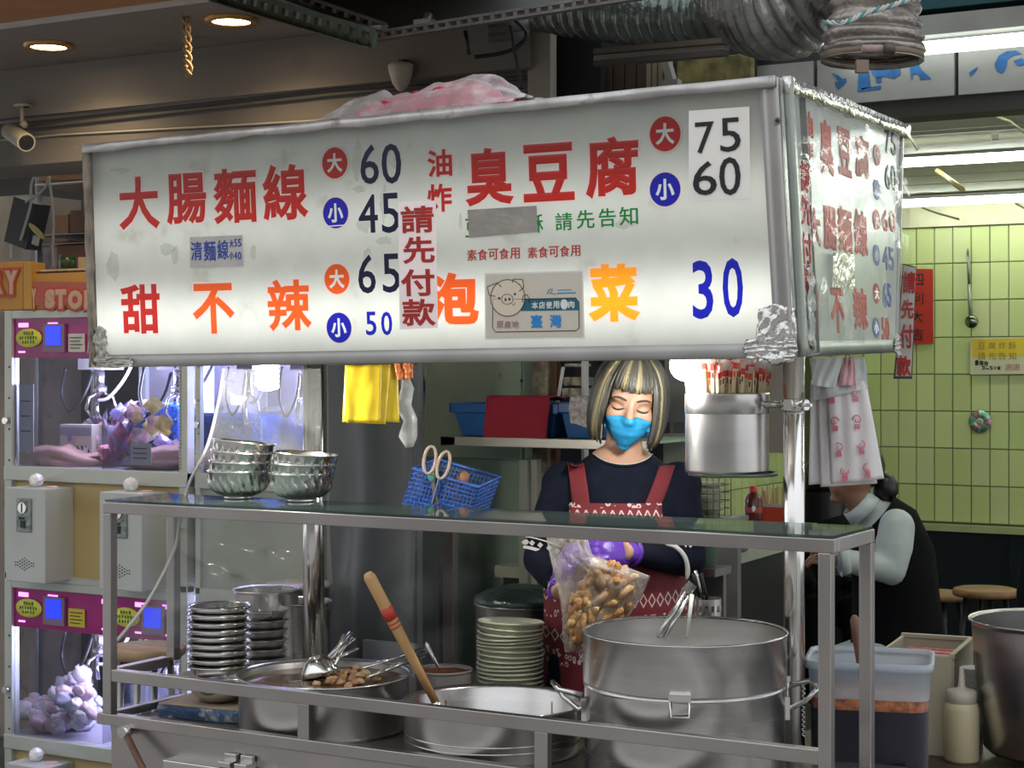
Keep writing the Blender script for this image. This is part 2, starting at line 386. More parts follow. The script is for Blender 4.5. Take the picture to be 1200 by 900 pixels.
# concrete pillar on the far left and the masonry behind everything
m_pil = mat('bare_concrete', (.27, .225, .17), .85, 0, .2, 5, bump=.3, bscale=25, dirt=((.13, .1, .075), 8, .58))
a = WY(-40, 300, 5.3); c = WY(35, 300, 5.3)
b = M(); b.bx((a.x - .6, 5.3, 0), (c.x, 5.6, zb2)); struct(b.build('pillar_concrete', m_pil))
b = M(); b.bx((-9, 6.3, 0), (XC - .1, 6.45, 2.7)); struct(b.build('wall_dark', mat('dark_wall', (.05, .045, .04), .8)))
# ceiling behind the sign / over the stall
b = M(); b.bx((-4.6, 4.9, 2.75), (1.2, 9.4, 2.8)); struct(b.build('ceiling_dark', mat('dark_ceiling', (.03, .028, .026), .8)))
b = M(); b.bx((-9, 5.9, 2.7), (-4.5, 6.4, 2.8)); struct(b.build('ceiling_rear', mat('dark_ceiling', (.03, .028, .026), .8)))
# ------------------------------------------------------------------ shop lights and the beam with printed boards
tube_w = glow('fluorescent_tube', (.93, 1, .90), 15)
fix_m = mat('lamp_housing', (.6, .6, .55), .4)
for k, (px, py, zz, lab, r_) in enumerate(((1110, 131, 2.43, 'fluorescent strip light nearest the sign, brightest and thickest', .026), (1110, 163, 2.44, 'cream bar added for the yellowish ceiling highlight between the first and second lit tubes', .02), (1110, 187, 2.43, 'second lit fluorescent tube, in the middle of the shop ceiling', .022), (1110, 235, 2.42, 'rear fluorescent tube just above the green tiles', .025))):
    Y = WZ(px, py, zz).y
    t = thing('fluorescent_light', lab, 'light', (-1.2, Y, zz), 0, 'fluorescent lights of the shop')
    q = M(); q.bx((-2.9, Y - .05, zz + .012), (.6, Y + .05, zz + .03)); q.build('housing', fix_m, t)
    for x0 in (-2.85, -1.7, -.55):
        q = M(); q.tube([(x0, Y, zz - r_*.2), (x0 + 1.12, Y, zz - r_*.2)], r_ * .8, 10); q.build('tube', tube_w if k != 1 else mat('cream_highlight_bar', (.75, .75, .55), .3), t)  # bar without glow stands for a highlight on the ceiling, put into cream colour
Yb = 4.86
bt = Board((0, Yb, 2.4), (0, -1, 0))
z_lo = WY(1110, 113, Yb).z; z_hi = WY(1110, 58, Yb).z
b = M(); b.bx((-2.0, Yb, z_lo - .05), (1.2, Yb + .12, z_lo)); b.bx((-2.0, Yb + .02, z_lo), (1.2, Yb + .12, z_hi + .25))
bm = struct(b.build('beam_front', mat('dark_lip', (.028, .03, .026), .5, 0, .2, 6)))
bd = mat('foam_board', (.30, .30, .285), .6, 0, .12, 6, dirt=((.3, .3, .3), 11, .58)); bl = mat('blue_print', (.02, .13, .36), .6, 0, .35, 30)
xs = [WY(p, 90, Yb).x for p in (880, 957, 1122, 1290)]
for i in range(3):
    q = M(); q.bx((xs[i] + .006, Yb - .012, z_lo), (xs[i+1] - .006, Yb + .018, z_hi)); q.build('printed_board', bd, bm)
q = M()
def blob(pts, mi=0): bt.quad(q, pts, .0135, .001, mi)
blob([(1021,79),(1056,77),(1057,88),(1050,93),(1038,90),(1030,93),(1024,88)]); blob([(1067,74),(1074,70),(1082,83),(1093,93),(1080,94),(1078,88),(1072,87),(1070,95)])
blob([(1028,92),(1034,91),(1035,97),(1029,98)]); blob([(1008,84),(1020,82),(1022,103),(1007,108)]); blob([(1012,104),(1034,101),(1034,105),(1010,108)])
blob([(980,98),(993,92),(994,97),(984,106)]); blob([(976,86),(984,89),(990,94),(984,95)])
blob([(1167,76),(1172,66),(1181,61),(1192,60),(1199,64),(1188,66),(1182,71),(1181,79),(1176,87),(1170,84)]); blob([(1189,72),(1199,69),(1204,76),(1194,78)])
blob([(1137,86),(1147,79),(1147,82),(1139,91)])
q.build('printed_marks', bl, bm)
b = M(); b.bx((-1.6, Yb - .09, z_hi + .10), (1.2, Yb + .0, z_hi + .17)); b.bx((-1.2, Yb - .3, z_hi + .22), (1.2, Yb - .02, z_hi + .36)); struct(b.build('beam_cover', mat('teal_metal', (.03, .10, .11), .4, .3, .2, 5)))
t = thing('fluorescent_light', 'long fluorescent tube fixed above the blue printed boards', 'light', (-.4, Yb - .06, z_hi), 0, 'fluorescent lights of the shop')
zt = WY(1110, 54, Yb - .07).z
q = M(); q.bx((-1.7, Yb - .10, zt + .03), (1.1, Yb - .02, zt + .085)); q.build('housing', mat('housing_grey', (.36, .36, .33), .5), t)
for x0 in (-1.66, -.72, .22):
    q = M(); q.tube([(x0, Yb - .07, zt), (x0 + .92, Yb - .07, zt)], .019, 10); q.build('tube', glow('fluorescent_front', (.93, 1, .95), 2.6), t)
# downlights
dl = glow('warm_lamp', (1, .80, .50), 14)
for i, (px, py, lab) in enumerate(((57, 52, 'round warm recessed downlight at the far left of the soffit'), (271, 22, 'round warm recessed downlight near the green cable tray'))):
    p = WZ(px, py, ZS)
    t = thing('downlight', lab, 'light', p, 0, 'recessed downlights')
    q = M(); q.lathe([(.058, -.012), (.078, -.014), (.082, -.004), (.082, 0)], (0,0,0), 32); q.build('trim_ring', mat('brass_ring', (.45, .25, .08), .35, .6), t, local=True)
    q = M(); q.lathe([(.002, -.008), (.04, -.009), (.06, -.008)], (0,0,0), 32); q.build('diffuser', dl, t, local=True)
    lamp('downlight_lamp', 'SPOT', p + Vector((0, 0, -.03)), 9, (1, .72, .42), .05, aim=p + Vector((0, 0, -1)), spot=R(150))
# warm bounce that the hidden lamps of the neighbouring arcade give to the soffit is left to the downlights
# bullet camera, dome detector, twisted wire
a = WZ(25, 124, zb2 + .0); 
p = WY(26, 125, YS - .03)
t = thing('bullet_camera', 'cream bullet security camera on a stalk at far left', 'camera', (p.x, p.y, p.z), 0)
cw = mat('cream_plastic', (.45, .41, .33), .4)
q = M(); q.lathe([(.028, 0), (.028, .008)], p, 16, capb=True, capt=True); q.tube([p, WY(26, 146, YS - .03)], .007, 8); q.ell(WY(28, 146, YS-.03), (.014,)*3); q.bx(p + Vector((-.02, 0, 0)), p + Vector((.02, .035, .008))); q.build('stalk', cw, t)
a = WY(10, 153, YS - .02); c = WY(31, 167, YS - .10)
q = M(); q.tube([a, a + (c-a)*.05, c - (c-a)*.03, c], [.022, .029, .032, .032], 18); q.build('housing', cw, t)
q = M(); q.tube([c, c + (c-a).normalized()*.003], [.027, .024], 18); q.tube([c, c + (c-a).normalized()*.006], [.013, .012], 12); q.build('lens', blackp, t)
p = WY(474, 78, YS - .01)
t = thing('dome_detector', 'cream teardrop shaped detector hanging over the plastic bag', 'detector', p)
q = M(); q.lathe([(.001, -.078), (.012, -.074), (.026, -.055), (.037, -.02), (.040, 0), (.030, .008), (.001, .01)], p + Vector((0,-.02,0)), 20); q.ell(p + Vector((.004, -.045, -.045)), (.004,)*3, nu=8, nv=6, mi=1); q.bx(p + Vector((-.01, -.02, .0)), p + Vector((.01, .02, .02)), 1); q.build('shell', [mat('cream_plastic2', (.50, .45, .38), .4), blackp], t)
q = M(); pts = [WZ(218, 20, ZS)]; b0 = pts[0]
for k in (0, math.pi):
    q.tube([b0 + Vector((.009*math.cos(i*.9+k) + .01*i/22, .009*math.sin(i*.9+k), -.008*i*1.05)) for i in range(22)], .006, 6)
tag(q.build('twisted_wire', mat('tan_wire', (.42, .27, .14), .7)), 'short twisted tan wire dangling from the soffit', 'wire')
# ------------------------------------------------------------------ lightbox sign
SY = 3.305
c_bl = WY(112, 430, SY); c_br = WY(931, 419, SY); c_tr = WY(912, 90, SY - .035); c_tl = WY(104, 170, SY - .035)
nf = (c_br - c_bl).cross(c_tl - c_bl).normalized()
if nf.y > 0: nf = -nf
FB = Board(c_bl, nf)
s_br = WX(1050, 413, c_br.x + .0) if False else W(1050, 413, c_br.dot(VD) * 1.247)
s_tr = W(1056, 148, c_br.dot(VD) * 1.247)
SX_n = (s_br - c_br).cross(c_tr - c_br).normalized()
if SX_n.x < 0: SX_n = -SX_n
s_tr = WP(1056, 148, c_br, SX_n); c_tr = WP(912, 90, c_bl, nf)
SB = Board(c_br, SX_n)
t = thing('menu_lightbox', 'long white backlit menu sign over the stall with red and blue lettering', 'sign', (c_bl + s_br) / 2)
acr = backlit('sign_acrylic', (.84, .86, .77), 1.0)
def slab(b, ps, n, th, mi=0):
    a = [Vector(p) for p in ps]; c = [p - n * th for p in a]
    return b.add(a + c, [(0,1,2,3),(7,6,5,4),(0,4,5,1),(1,5,6,2),(2,6,7,3),(3,7,4,0)], mi)
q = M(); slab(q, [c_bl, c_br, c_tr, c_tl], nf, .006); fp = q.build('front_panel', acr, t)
side_ac = mat('sign_side_acrylic', (.22, .235, .22), .25, 0, .1, 6, dirt=((.4, .4, .38), 9, .6)); 
side_ac.node_tree.nodes['Principled BSDF'].inputs['Emission Color'].default_value = (.7, .75, .7, 1); side_ac.node_tree.nodes['Principled BSDF'].inputs['Emission Strength'].default_value = .16
q = M(); slab(q, [c_br, s_br, s_tr, c_tr], SX_n, .006); sp = q.build('side_panel', side_ac, t)
# backs, top sheet and left end
TH = .15
up = Vector((0, 0, 1)); bk = -nf * TH
q = M(); q.add([c_bl + bk, c_br + bk, c_tr + bk, c_tl + bk], [(0,1,2,3)]); q.add([c_bl, c_tl, c_tl + bk, c_bl + bk], [(0,1,2,3)]); q.add([c_bl, c_br, c_br + bk, c_bl + bk], [(0,3,2,1)])
q.build('back_sheet', mat('back_sheet', (.25, .24, .23), .6), t, solid=.003)
l_b = c_bl + (s_br - c_br); l_t = c_tl + (s_tr - c_tr)
q = M(); slab(q, [c_tl, c_tr, s_tr, l_t], Vector((0, 0, 1)), .01); q.build('top_sheet', mat('top_sheet', (.3, .28, .26), .6, .4, .3, 8), t)
q = M(); slab(q, [c_bl + (l_b-c_bl)*.0, l_b, l_t, c_tl], Vector((-1, 0, 0)), .01); q.build('left_sheet', mat('back_sheet', (.25, .24, .23), .6), t)
def framebar(p0, p1, d_in, th, n, name='frame_bar', mt=alu, w_=.02, ragged=0):
    q = M(); p0 = Vector(p0); p1 = Vector(p1); d_in = Vector(d_in)
    K = 24
    def fn(u, v):
        p = p0.lerp(p1, u); wv = 1 + (ragged * noise.noise(Vector((u*30, v*3, ragged*9))) if ragged else 0)
        return p + d_in * ((v * 1.0) * wv - (ragged*.25*noise.noise(Vector((u*40, 0, 3))) if ragged and v < .5 else 0)) + n * (th + (.0015*noise.noise(Vector((u*25, v*5, 1))) if ragged else 0))
    q.grid(fn, K, 2, thick=th + .008); return q.build(name, mt, t)
framebar(c_tl, c_tr, (0, 0, -.021), .008, nf, ragged=.35)
framebar(c_bl, c_br, (0, 0, .030), .006, nf, mt=mat('grey_trim', (.40, .39, .38), .4, .3, .12, 8))
ux = (c_br - c_bl).normalized()
framebar(c_bl, c_tl, ux * .014, .008, nf, ragged=.5, mt=mat('rusty_trim', (.30, .25, .2), .7, .2, .4, 20, bump=.4))
framebar(c_br, c_tr, -ux * .038, .007, nf, mt=mat('brushed_trim', (.42, .40, .39), .35, .8, .1, 8, dirt=((.25, .18, .14), 20, .66)))
sx_ = (s_br - c_br).normalized()
tr2 = mat('side_trim', (.34, .37, .33), .4, .6, .15, 8)
framebar(c_tr, s_tr, (0, 0, -.03), .008, SX_n, ragged=.3, mt=foil); framebar(c_br, s_br, (0, 0, .032), .008, SX_n, mt=tr2)
framebar(c_br, c_tr, sx_ * .022, .008, SX_n, mt=tr2); framebar(s_br, s_tr, -sx_ * .014, .008, SX_n, mt=steel_dk)
q = M(); FB.disc(q, 913.5, 142, 4, 4.5, .008, .004); FB.disc(q, 913.5, 142, 2, 2.2, .012, .003, 1); q.build('screw', [steel_dk, black], t)
# crumpled foil tape on the lower corners
def foil_patch(px, py, w_, h_, seed, wrap=0, bd=FB, mt=foil):
    q = M(); u0, v0 = bd.uv(px, py)
    def fn(u, v):
        a = (u - .5) * w_ * (1 - .3*abs(v-.5)); c = (v - .5) * h_ * (1 - .35*abs(u-.5))
        z = .012 + .010 * noise.noise(Vector((u*6 + seed, v*6, 0))) + .006 * noise.noise(Vector((u*15, v*15, seed)))
        if wrap and u > .7: z -= (u-.7)*wrap
        if wrap and u < .3: z -= (.3-u)*wrap*0
        return bd.o + bd.u*(u0 + a) + bd.v*(v0 + c) + bd.n*z
    q.grid(fn, 16, 16); q2 = q.build('foil_tape', mt, t, solid=.001); return q2
foil_patch(912, 392, .085, .125, 3, .05); foil_patch(905, 408, .12, .045, 9)
foil_w = mat('creased_tape', (.55, .53, .48), .35, .3, .2, 25, bump=1, bscale=40)
foil_patch(121, 405, .05, .10, 5, mt=foil_w); foil_patch(135, 424, .14, .03, 7, mt=foil_w)
foil_patch(944, 360, .05, .18, 4, bd=SB, mt=foil); foil_patch(1046, 405, .06, .06, 6, bd=SB, mt=foil_w)
# white cord and rust strip along the left edge
q = M(); q.tube([WY(105 + 3*math.sin(i*.9), 172 + i*22, SY - .02) for i in range(12)], .0035, 6); q.build('edge_cord', mat('dirty_cord', (.62, .57, .5), .6), t)
# lettering
red = backlit('sign_red', (.62, .02, .012), .9, dirt=False); red_lit = backlit('sign_red_lit', (.80, .10, .01), 1.3, dirt=False); red_overlit = backlit('sign_red_overlit', (.95, .32, .01), 1.5, dirt=False)  # orange and amber are the lettering red with the backlight painted into it
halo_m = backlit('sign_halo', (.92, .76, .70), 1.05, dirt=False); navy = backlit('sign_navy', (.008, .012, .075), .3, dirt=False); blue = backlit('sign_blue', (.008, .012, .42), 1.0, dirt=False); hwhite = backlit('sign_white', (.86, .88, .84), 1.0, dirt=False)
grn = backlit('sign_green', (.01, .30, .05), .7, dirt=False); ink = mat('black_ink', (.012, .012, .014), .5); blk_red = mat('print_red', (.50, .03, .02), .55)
def chars(bd, parent, lst, core, hal, bold=.028, halo=.034, name='character', th=.0012, lift=.0012):
    for ch, x0, y0, x1, y1 in lst:
        q = M(); bd.char(q, ch, x0, y0, x1, y1, bold=bold, halo=halo, lift=lift, th=th); q.build(name, [core, hal], parent)
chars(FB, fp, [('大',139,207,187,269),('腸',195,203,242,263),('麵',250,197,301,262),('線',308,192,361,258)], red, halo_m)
chars(FB, fp, [('甜',142,333,188,391)], red, halo_m); chars(FB, fp, [('不',226,332,275,391),('辣',314,327,365,388)], red_lit, halo_m)
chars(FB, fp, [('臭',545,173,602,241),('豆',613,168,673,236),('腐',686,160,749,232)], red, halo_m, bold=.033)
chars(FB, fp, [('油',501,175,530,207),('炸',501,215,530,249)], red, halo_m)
chars(FB, fp, [('泡',499,319,561,381)], red_lit, halo_m, bold=.045); chars(FB, fp, [('菜',689,309,750,377)], red_overlit, halo_m, bold=.045)
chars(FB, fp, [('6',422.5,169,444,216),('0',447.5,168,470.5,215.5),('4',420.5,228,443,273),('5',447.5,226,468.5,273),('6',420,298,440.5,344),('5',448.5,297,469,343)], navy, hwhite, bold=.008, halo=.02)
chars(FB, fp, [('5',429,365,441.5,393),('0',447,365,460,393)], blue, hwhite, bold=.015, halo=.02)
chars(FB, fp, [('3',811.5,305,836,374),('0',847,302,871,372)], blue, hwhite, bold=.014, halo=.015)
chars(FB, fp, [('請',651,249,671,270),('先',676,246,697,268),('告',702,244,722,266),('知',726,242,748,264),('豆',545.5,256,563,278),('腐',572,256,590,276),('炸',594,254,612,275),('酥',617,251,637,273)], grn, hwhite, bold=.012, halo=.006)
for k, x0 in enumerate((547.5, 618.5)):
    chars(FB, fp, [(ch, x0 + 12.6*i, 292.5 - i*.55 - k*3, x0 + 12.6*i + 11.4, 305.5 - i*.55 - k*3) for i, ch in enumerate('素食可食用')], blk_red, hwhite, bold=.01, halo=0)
for (cx, cy, rx, ry, ch, m_, b2) in ((393,191,14.7,18.3,'大',red,.02),(394,249.5,14.7,18.2,'小',blue,.02),(780,157,18,20.5,'大',red,.02),(780,222,18,20,'小',blue,.02),(395.5,327,14.5,17.7,'大',red_lit,.02),(398,384,14.5,17.8,'小',blue,.02)):
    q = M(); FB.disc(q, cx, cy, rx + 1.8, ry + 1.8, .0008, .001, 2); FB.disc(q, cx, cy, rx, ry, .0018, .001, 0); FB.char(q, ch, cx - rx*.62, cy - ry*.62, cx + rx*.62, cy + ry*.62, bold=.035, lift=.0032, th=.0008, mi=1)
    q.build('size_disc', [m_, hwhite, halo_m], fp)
q = M(); FB.quad(q, [(378,265),(408,263),(408,264.3),(378,266.3)], .0034, .0004); q.build('scratch', hwhite, fp)
# old glue stains on the acrylic
glue = mat('glue_stain', (.42, .44, .34), .7, 0, .3, 60); glue.node_tree.nodes['Principled BSDF'].inputs['Alpha'].default_value = .16
for k, (x, y, w_, h_) in enumerate(((418,190,6,34),(421,222,10,5),(427,262,12,14),(450,240,5,30),(465,190,10,8),(133,310,9,22),(196,292,12,9),(205,300,7,14),(297,296,5,14),(245,331,12,3),(140,200,16,4),(430,300,7,12),(733,262,16,8),(540,260,3,15),(450,282,14,6))):
    q = M(); r2 = random.Random(k); FB.quad(q, [(x + w_*math.cos(a)*r2.uniform(.5, 1), y + h_*math.sin(a)*r2.uniform(.5, 1)) for a in [i*.62832 for i in range(10)]], .0006, .0002); q.build('glue_stain', glue, fp)
# side lettering (seen through peeling film)
sred = mat('faded_red', (.48, .07, .05), .5, 0, .2, 30); sblk = mat('faded_black', (.06, .065, .07), .5); sblue = mat('faded_blue', (.10, .14, .36), .5)
chars(SB, sp, [('油',940.5,130,952,160),('炸',942,163,952,189),('臭',960,141,976,205),('豆',981.5,151,996.5,206),('腐',1001.5,159,1018,210),('大',948,244,961,288),('腸',964.5,242,980,294),('麵',981.5,243,998,297),('線',1000.5,246,1016.5,300),('甜',943,331,959.5,387),('不',973,338,989,390),('辣',999.5,337,1016.5,387)], sred, halo_m, bold=.04, halo=0, th=.001)
chars(SB, sp, [('7',1036.5,152,1042,180),('5',1043.5,153,1049.5,182),('6',1036.5,193,1042.5,222),('0',1043.5,194,1049.5,223)], sblk, halo_m, bold=.015, halo=0)
chars(SB, sp, [('6',1033,246,1040,271),('0',1041.5,247,1048.5,272),('5',1033,372,1036.5,399),('0',1037.5,372,1041.5,399)], sred, halo_m, bold=.02, halo=0)
chars(SB, sp, [('4',1034,289,1040,316),('5',1041,290,1047,317),('6',1034,332,1038.5,360),('5',1039.5,332,1043.5,360)], sblue, halo_m, bold=.02, halo=0)
for cx, cy, m_, ch in ((1027,182,sred,'大'),(1027,222,sblue,'小'),(1026.6,258,sred,'大'),(1026.6,299,sblue,'小'),(1026.6,344,sred,'大'),(1026,384,sblue,'小')):
    q = M(); SB.disc(q, cx, cy, 4, 12, .001, .001, 0); SB.char(q, ch, cx-2.4, cy-7, cx+2.4, cy+7, bold=.03, lift=.0025, th=.0006, mi=1); q.build('size_disc', [m_, hwhite], sp)
# things taped on the sign
q = M(); t2 = tag(q, None, None) if False else None
def paper(name, label, bd, quadp, mt, lift=.003, group=None, cat='notice', lock=True):
    o = thing(name, label, cat, WP(*quadp[3], bd.o, bd.n), 0, group)
    q = M(); bd.quad(q, quadp, lift, .0008); q.build('paper', mt, o); return o
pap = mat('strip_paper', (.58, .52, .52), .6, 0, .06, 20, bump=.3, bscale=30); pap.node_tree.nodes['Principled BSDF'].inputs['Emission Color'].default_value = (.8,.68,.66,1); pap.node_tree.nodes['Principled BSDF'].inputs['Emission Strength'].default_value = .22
brush = mat('brush_red', (.42, .02, .015), .6, 0, .2, 40)
o = paper('paper_strip', 'vertical paper strip with red brush characters taped on the front of the sign', FB, [(468,237),(512,235),(514.5,384),(470,386)], pap, .0045)
chars(FB, o, [('請',471.5,241,510,273),('先',473.5,277,511,309),('付',471.5,315,511,347),('款',472.5,350,512,382)], brush, hwhite, bold=.026, halo=.015, lift=.0062)
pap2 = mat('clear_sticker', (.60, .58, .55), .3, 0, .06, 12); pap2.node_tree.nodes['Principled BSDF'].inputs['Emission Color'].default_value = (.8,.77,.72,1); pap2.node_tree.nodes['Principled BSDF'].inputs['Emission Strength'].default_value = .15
o = paper('price_sticker', 'grey square sticker with hand drawn black 75 and 60', FB, [(808,130),(879,125),(880,232),(808,236)], pap2)
chars(FB, o, [('7',816,143,838,180),('5',845,138,869,178),('6',813,189,841,229),('0',844,184,869,229)], ink, ink, bold=.004, halo=0, lift=.0052)
handy = mat('note_paper', (.50, .48, .46), .4, 0, .1, 15, bump=.4, bscale=20); penb = mat('blue_pen', (.03, .06, .35), .5)
o = paper('handwritten_note', 'small laminated note with blue handwriting below the top left dish name', FB, [(223.5,278),(285,275.5),(286,312),(224,314)], handy)
chars(FB, o, [('清',225,283,238,305),('麵',240,282,254,306),('線',256,281,269,304),('大',270,281,275,290),('5',276,280,279,289),('5',280,280,284,289),('小',270,295,275,304),('4',276,295,279,304),('0',280,295,284,304)], penb, penb, bold=.012, halo=0, lift=.0045, th=.0006)
tapeg = mat('grey_tape', (.36, .33, .30), .25, .2, .12, 12, bump=.4, bscale=25)
o = paper('tape_patch', 'grey tape patch covering part of the green lettering', FB, [(549,246),(630,241),(631,272),(551,279)], tapeg, .004)
# origin notice with the pig drawing
npm = mat('notice_print', (.45, .41, .35), .5, 0, .04, 30); nline = mat('notice_line', (.05, .035, .03), .5); teal = mat('notice_teal', (.01, .12, .18), .5); npink = mat('notice_pink', (.52, .45, .36), .5); nblue = mat('notice_blue', (.02, .22, .55), .5); mauve = mat('notice_mauve', (.33, .17, .19), .5); nwh = mat('notice_white', (.72, .72, .68), .5)
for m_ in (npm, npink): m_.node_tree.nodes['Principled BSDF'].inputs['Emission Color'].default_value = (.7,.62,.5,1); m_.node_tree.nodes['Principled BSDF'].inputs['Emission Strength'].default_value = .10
o = paper('origin_notice', 'beige origin notice with a pig drawing stuck on the sign', FB, [(569,320),(684,317),(686,396.5),(569.5,398)], nwh, .003)
q = M(); FB.quad(q, [(571,322),(682,319),(683.5,394),(571.5,395.5)], .0042, .0004); q.build('print', npm, o)
q = M(); rr = [(579,350),(578.5,384),(582,389),(676,387.5),(680,384),(679.5,354),(676,349.5),(614,350.5)]
FB.line(q, rr, .0011, .0048, closed=True); q.build('outline', nline, o)
q = M(); FB.quad(q, [(613,350),(676,348.5),(679.5,353),(679.5,363.5),(612,364.5)], .0048, .0003); q.build('teal_band', teal, o)
q = M()
for e in ([(578,340),(574,334),(582,330.5)],): pass
FB.quad(q, [(572.5,336),(584,331.5),(590,338),(580,349),(575,346)], .0050, .0003); FB.quad(q, [(603,327),(614,327.5),(615,337),(608,341),(602,336)], .0050, .0003)
FB.disc(q, 596.5, 349, 20, 21.5, .0052, .0003); q.build('pig_head', npink, o)
q = M(); u = [ (596.5+20*math.cos(i*.2618), 349+21.5*math.sin(i*.2618)) for i in range(24)]; FB.line(q, u, .0009, .0058, closed=True)
FB.line(q, [(582,347),(575,346),(572.5,336),(584,331.5),(589,336)], .0009, .0058); FB.line(q, [(602,331),(603,327),(614,327.5),(615,337),(610,341)], .0009, .0058)
u = [(596+7*math.cos(i*.52), 350.5+6*math.sin(i*.52)) for i in range(12)]; FB.line(q, u, .0006, .0060, closed=True)
for x, y, rx, ry in ((594,351,1.1,2),(598.5,350.5,1.1,2),(586.5,349.5,1.3,1.5),(605,344.5,1.3,1.5)): FB.disc(q, x, y, rx, ry, .0060, .0003, n=10)
FB.line(q, [(602,356),(603.5,358),(605,356),(605,354)], .0005, .006); FB.line(q, [(614,354),(614.5,346),(619,345),(622,350),(621,354)], .0008, .006); q.build('pig_lines', nline, o)
q = M()
for i, ch in enumerate('本店使用'): FB.char(q, ch, 624.5+8.3*i, 353.5-.2*i, 632+8.3*i, 362-.2*i, bold=.03, lift=.0056, th=.0003)
FB.char(q, '肉', 667, 352.5, 674.5, 361, bold=.03, lift=.0056, th=.0003); FB.disc(q, 662.5, 356.5, 4.3, 6, .0054, .0004); q.build('white_words', nwh, o)
q = M()
for i, ch in enumerate('原產地'): FB.char(q, ch, 583.5+8.9*i, 376, 591.5+8.9*i, 384.5, bold=.0, lift=.0056, th=.0004)
q.build('mauve_words', mauve, o)
q = M(); FB.char(q, '臺', 623.5, 369, 637, 384, bold=.03, lift=.0056, th=.0003); FB.char(q, '灣', 645.5, 368.5, 659.5, 384, bold=.03, lift=.0056, th=.0003)
FB.line(q, [(642.5,344.5),(645,339),(649,338.5),(648,341),(645,343.5),(653,344.5)], .0007, .0056); FB.quad(q, [(655,339.5),(671,339),(671,340),(655,340.5)], .0052, .0003); FB.quad(q, [(654,343),(676,342.2),(676,343.6),(654,344.4)], .0052, .0003); q.build('blue_words', nblue, o)
# side strip, silver note, clear film
pap3 = mat('strip_paper_dull', (.50, .47, .44), .4, 0, .06, 20)
o = paper('paper_strip', 'narrow faded red character strip on the side face next to the corner', SB, [(931,187),(946,189),(947,347),(932,347)], pap3, .009)
chars(SB, o, [('請',932.5,190,945,226),('先',932.5,229,945,265),('付',933,273,945.5,310),('款',933,312,946,344)], brush, brush, bold=.02, halo=0, lift=.0108)
o = paper('silver_note', 'crumpled silver note taped mid height on the side face', SB, [(971,296),(996,299),(996,340),(985,336),(970,338)], foil, .010)
fl = film('clear_film', (.97, .98, .98), .955, .07, .5, 8, (.25, .28, .28), .3, .97)
q = M(); u0, v0 = SB.uv(932, 400); u1, v1 = SB.uv(1052, 172)
def fn(u, v):
    n_ = noise.noise(Vector((u*5, v*5, 2))) * .008 + noise.noise(Vector((u*14, v*10, 5))) * .004
    return SB.o + SB.u*(u0 + (u1-u0)*u) + SB.v*(v0 + (v1-v0)*v - .04*u*(1-v)*0) + SB.n*(.022 + n_)
q.grid(fn, 30, 24); tag(q.build('plastic_film', fl), 'wrinkled clear film over the side face of the sign', 'film')
# hanging strip at the far corner of the sign
ok = thing('hanging_strip', 'long paper strip with red characters hanging from the rear corner of the sign', 'notice', W(1060, 445, 4.42))
HB = Board(W(1060, 445, 4.42), Vector((.25, -1, 0)))
q = M(); HB.quad(q, [(1058,309),(1074,313),(1069,444),(1047,444),(1052,390)], 0, .004); q.build('strip', mat('strip_edge', (.06, .04, .035), .5), ok)
q = M(); HB.quad(q, [(1059,311),(1073.5,314),(1068,441),(1049.5,441),(1053.5,390)], .004, .001); q.build('paper', mat('strip_paper_dull', (.5,.47,.44)), ok)
chars(HB, ok, [('請',1058,318,1073,344),('先',1056,351,1071,374),('付',1055,380,1070,408),('款',1051,417,1068,441)], brush, brush, bold=.03, halo=0, lift=.007)
# ------------------------------------------------------------------ bag on top of the sign
zt_ = lambda px: 0
bagf = film('cloudy_bag', (.93, .92, .93), .78, .15, .9, 16, (.66, .62, .62), .6)
pinkb = mat('pink_bag_plastic', (.55, .05, .11), .3, 0, .25, 12, bump=.5, bscale=20)
t = thing('rag_bundle', 'clear bag stuffed with pink and red plastic lying on top of the sign', 'bag', WY(520, 130, SY + .2))
def heap(px0, px1, top, base, Y0, dy, mt, seed, amp=.012, nm='film_layer'):
    q = M()
    def fn(u, v):
        px = px0 + (px1 - px0) * u
        k = u * (len(top) - 1); i = min(int(k), len(top) - 2); ty = top[i] + (top[i+1] - top[i]) * (k - i)
        by = base[0] + (base[1] - base[0]) * u
        a = math.pi * v; yy = Y0 + dy * v
        zt = WY(px, ty, Y0 + dy*.5).z; zb_ = WY(px, by, Y0).z
        z = zb_ + (zt - zb_) * math.sin(a) ** .6
        x = WY(px, by, Y0 + dy*.5).x
        n_ = noise.noise(Vector((u*9 + seed, v*7, 0)))
        return (x + amp*n_*.5, yy + amp*noise.noise(Vector((u*9, v*9, seed))), z + amp*n_*math.sin(a))
    q.grid(fn, 40, 18); return q.build(nm, mt, t)
heap(436, 606, [128, 118, 112, 108, 101, 97, 99, 110, 122], [134, 118], SY + .02, .16, pinkb, 3, .02, 'pink_lining')
heap(404, 632, [139, 118, 109, 117, 110, 103, 95, 92, 96, 108, 116], [140, 116], SY - .01, .24, bagf, 8, .02, 'clear_layer')
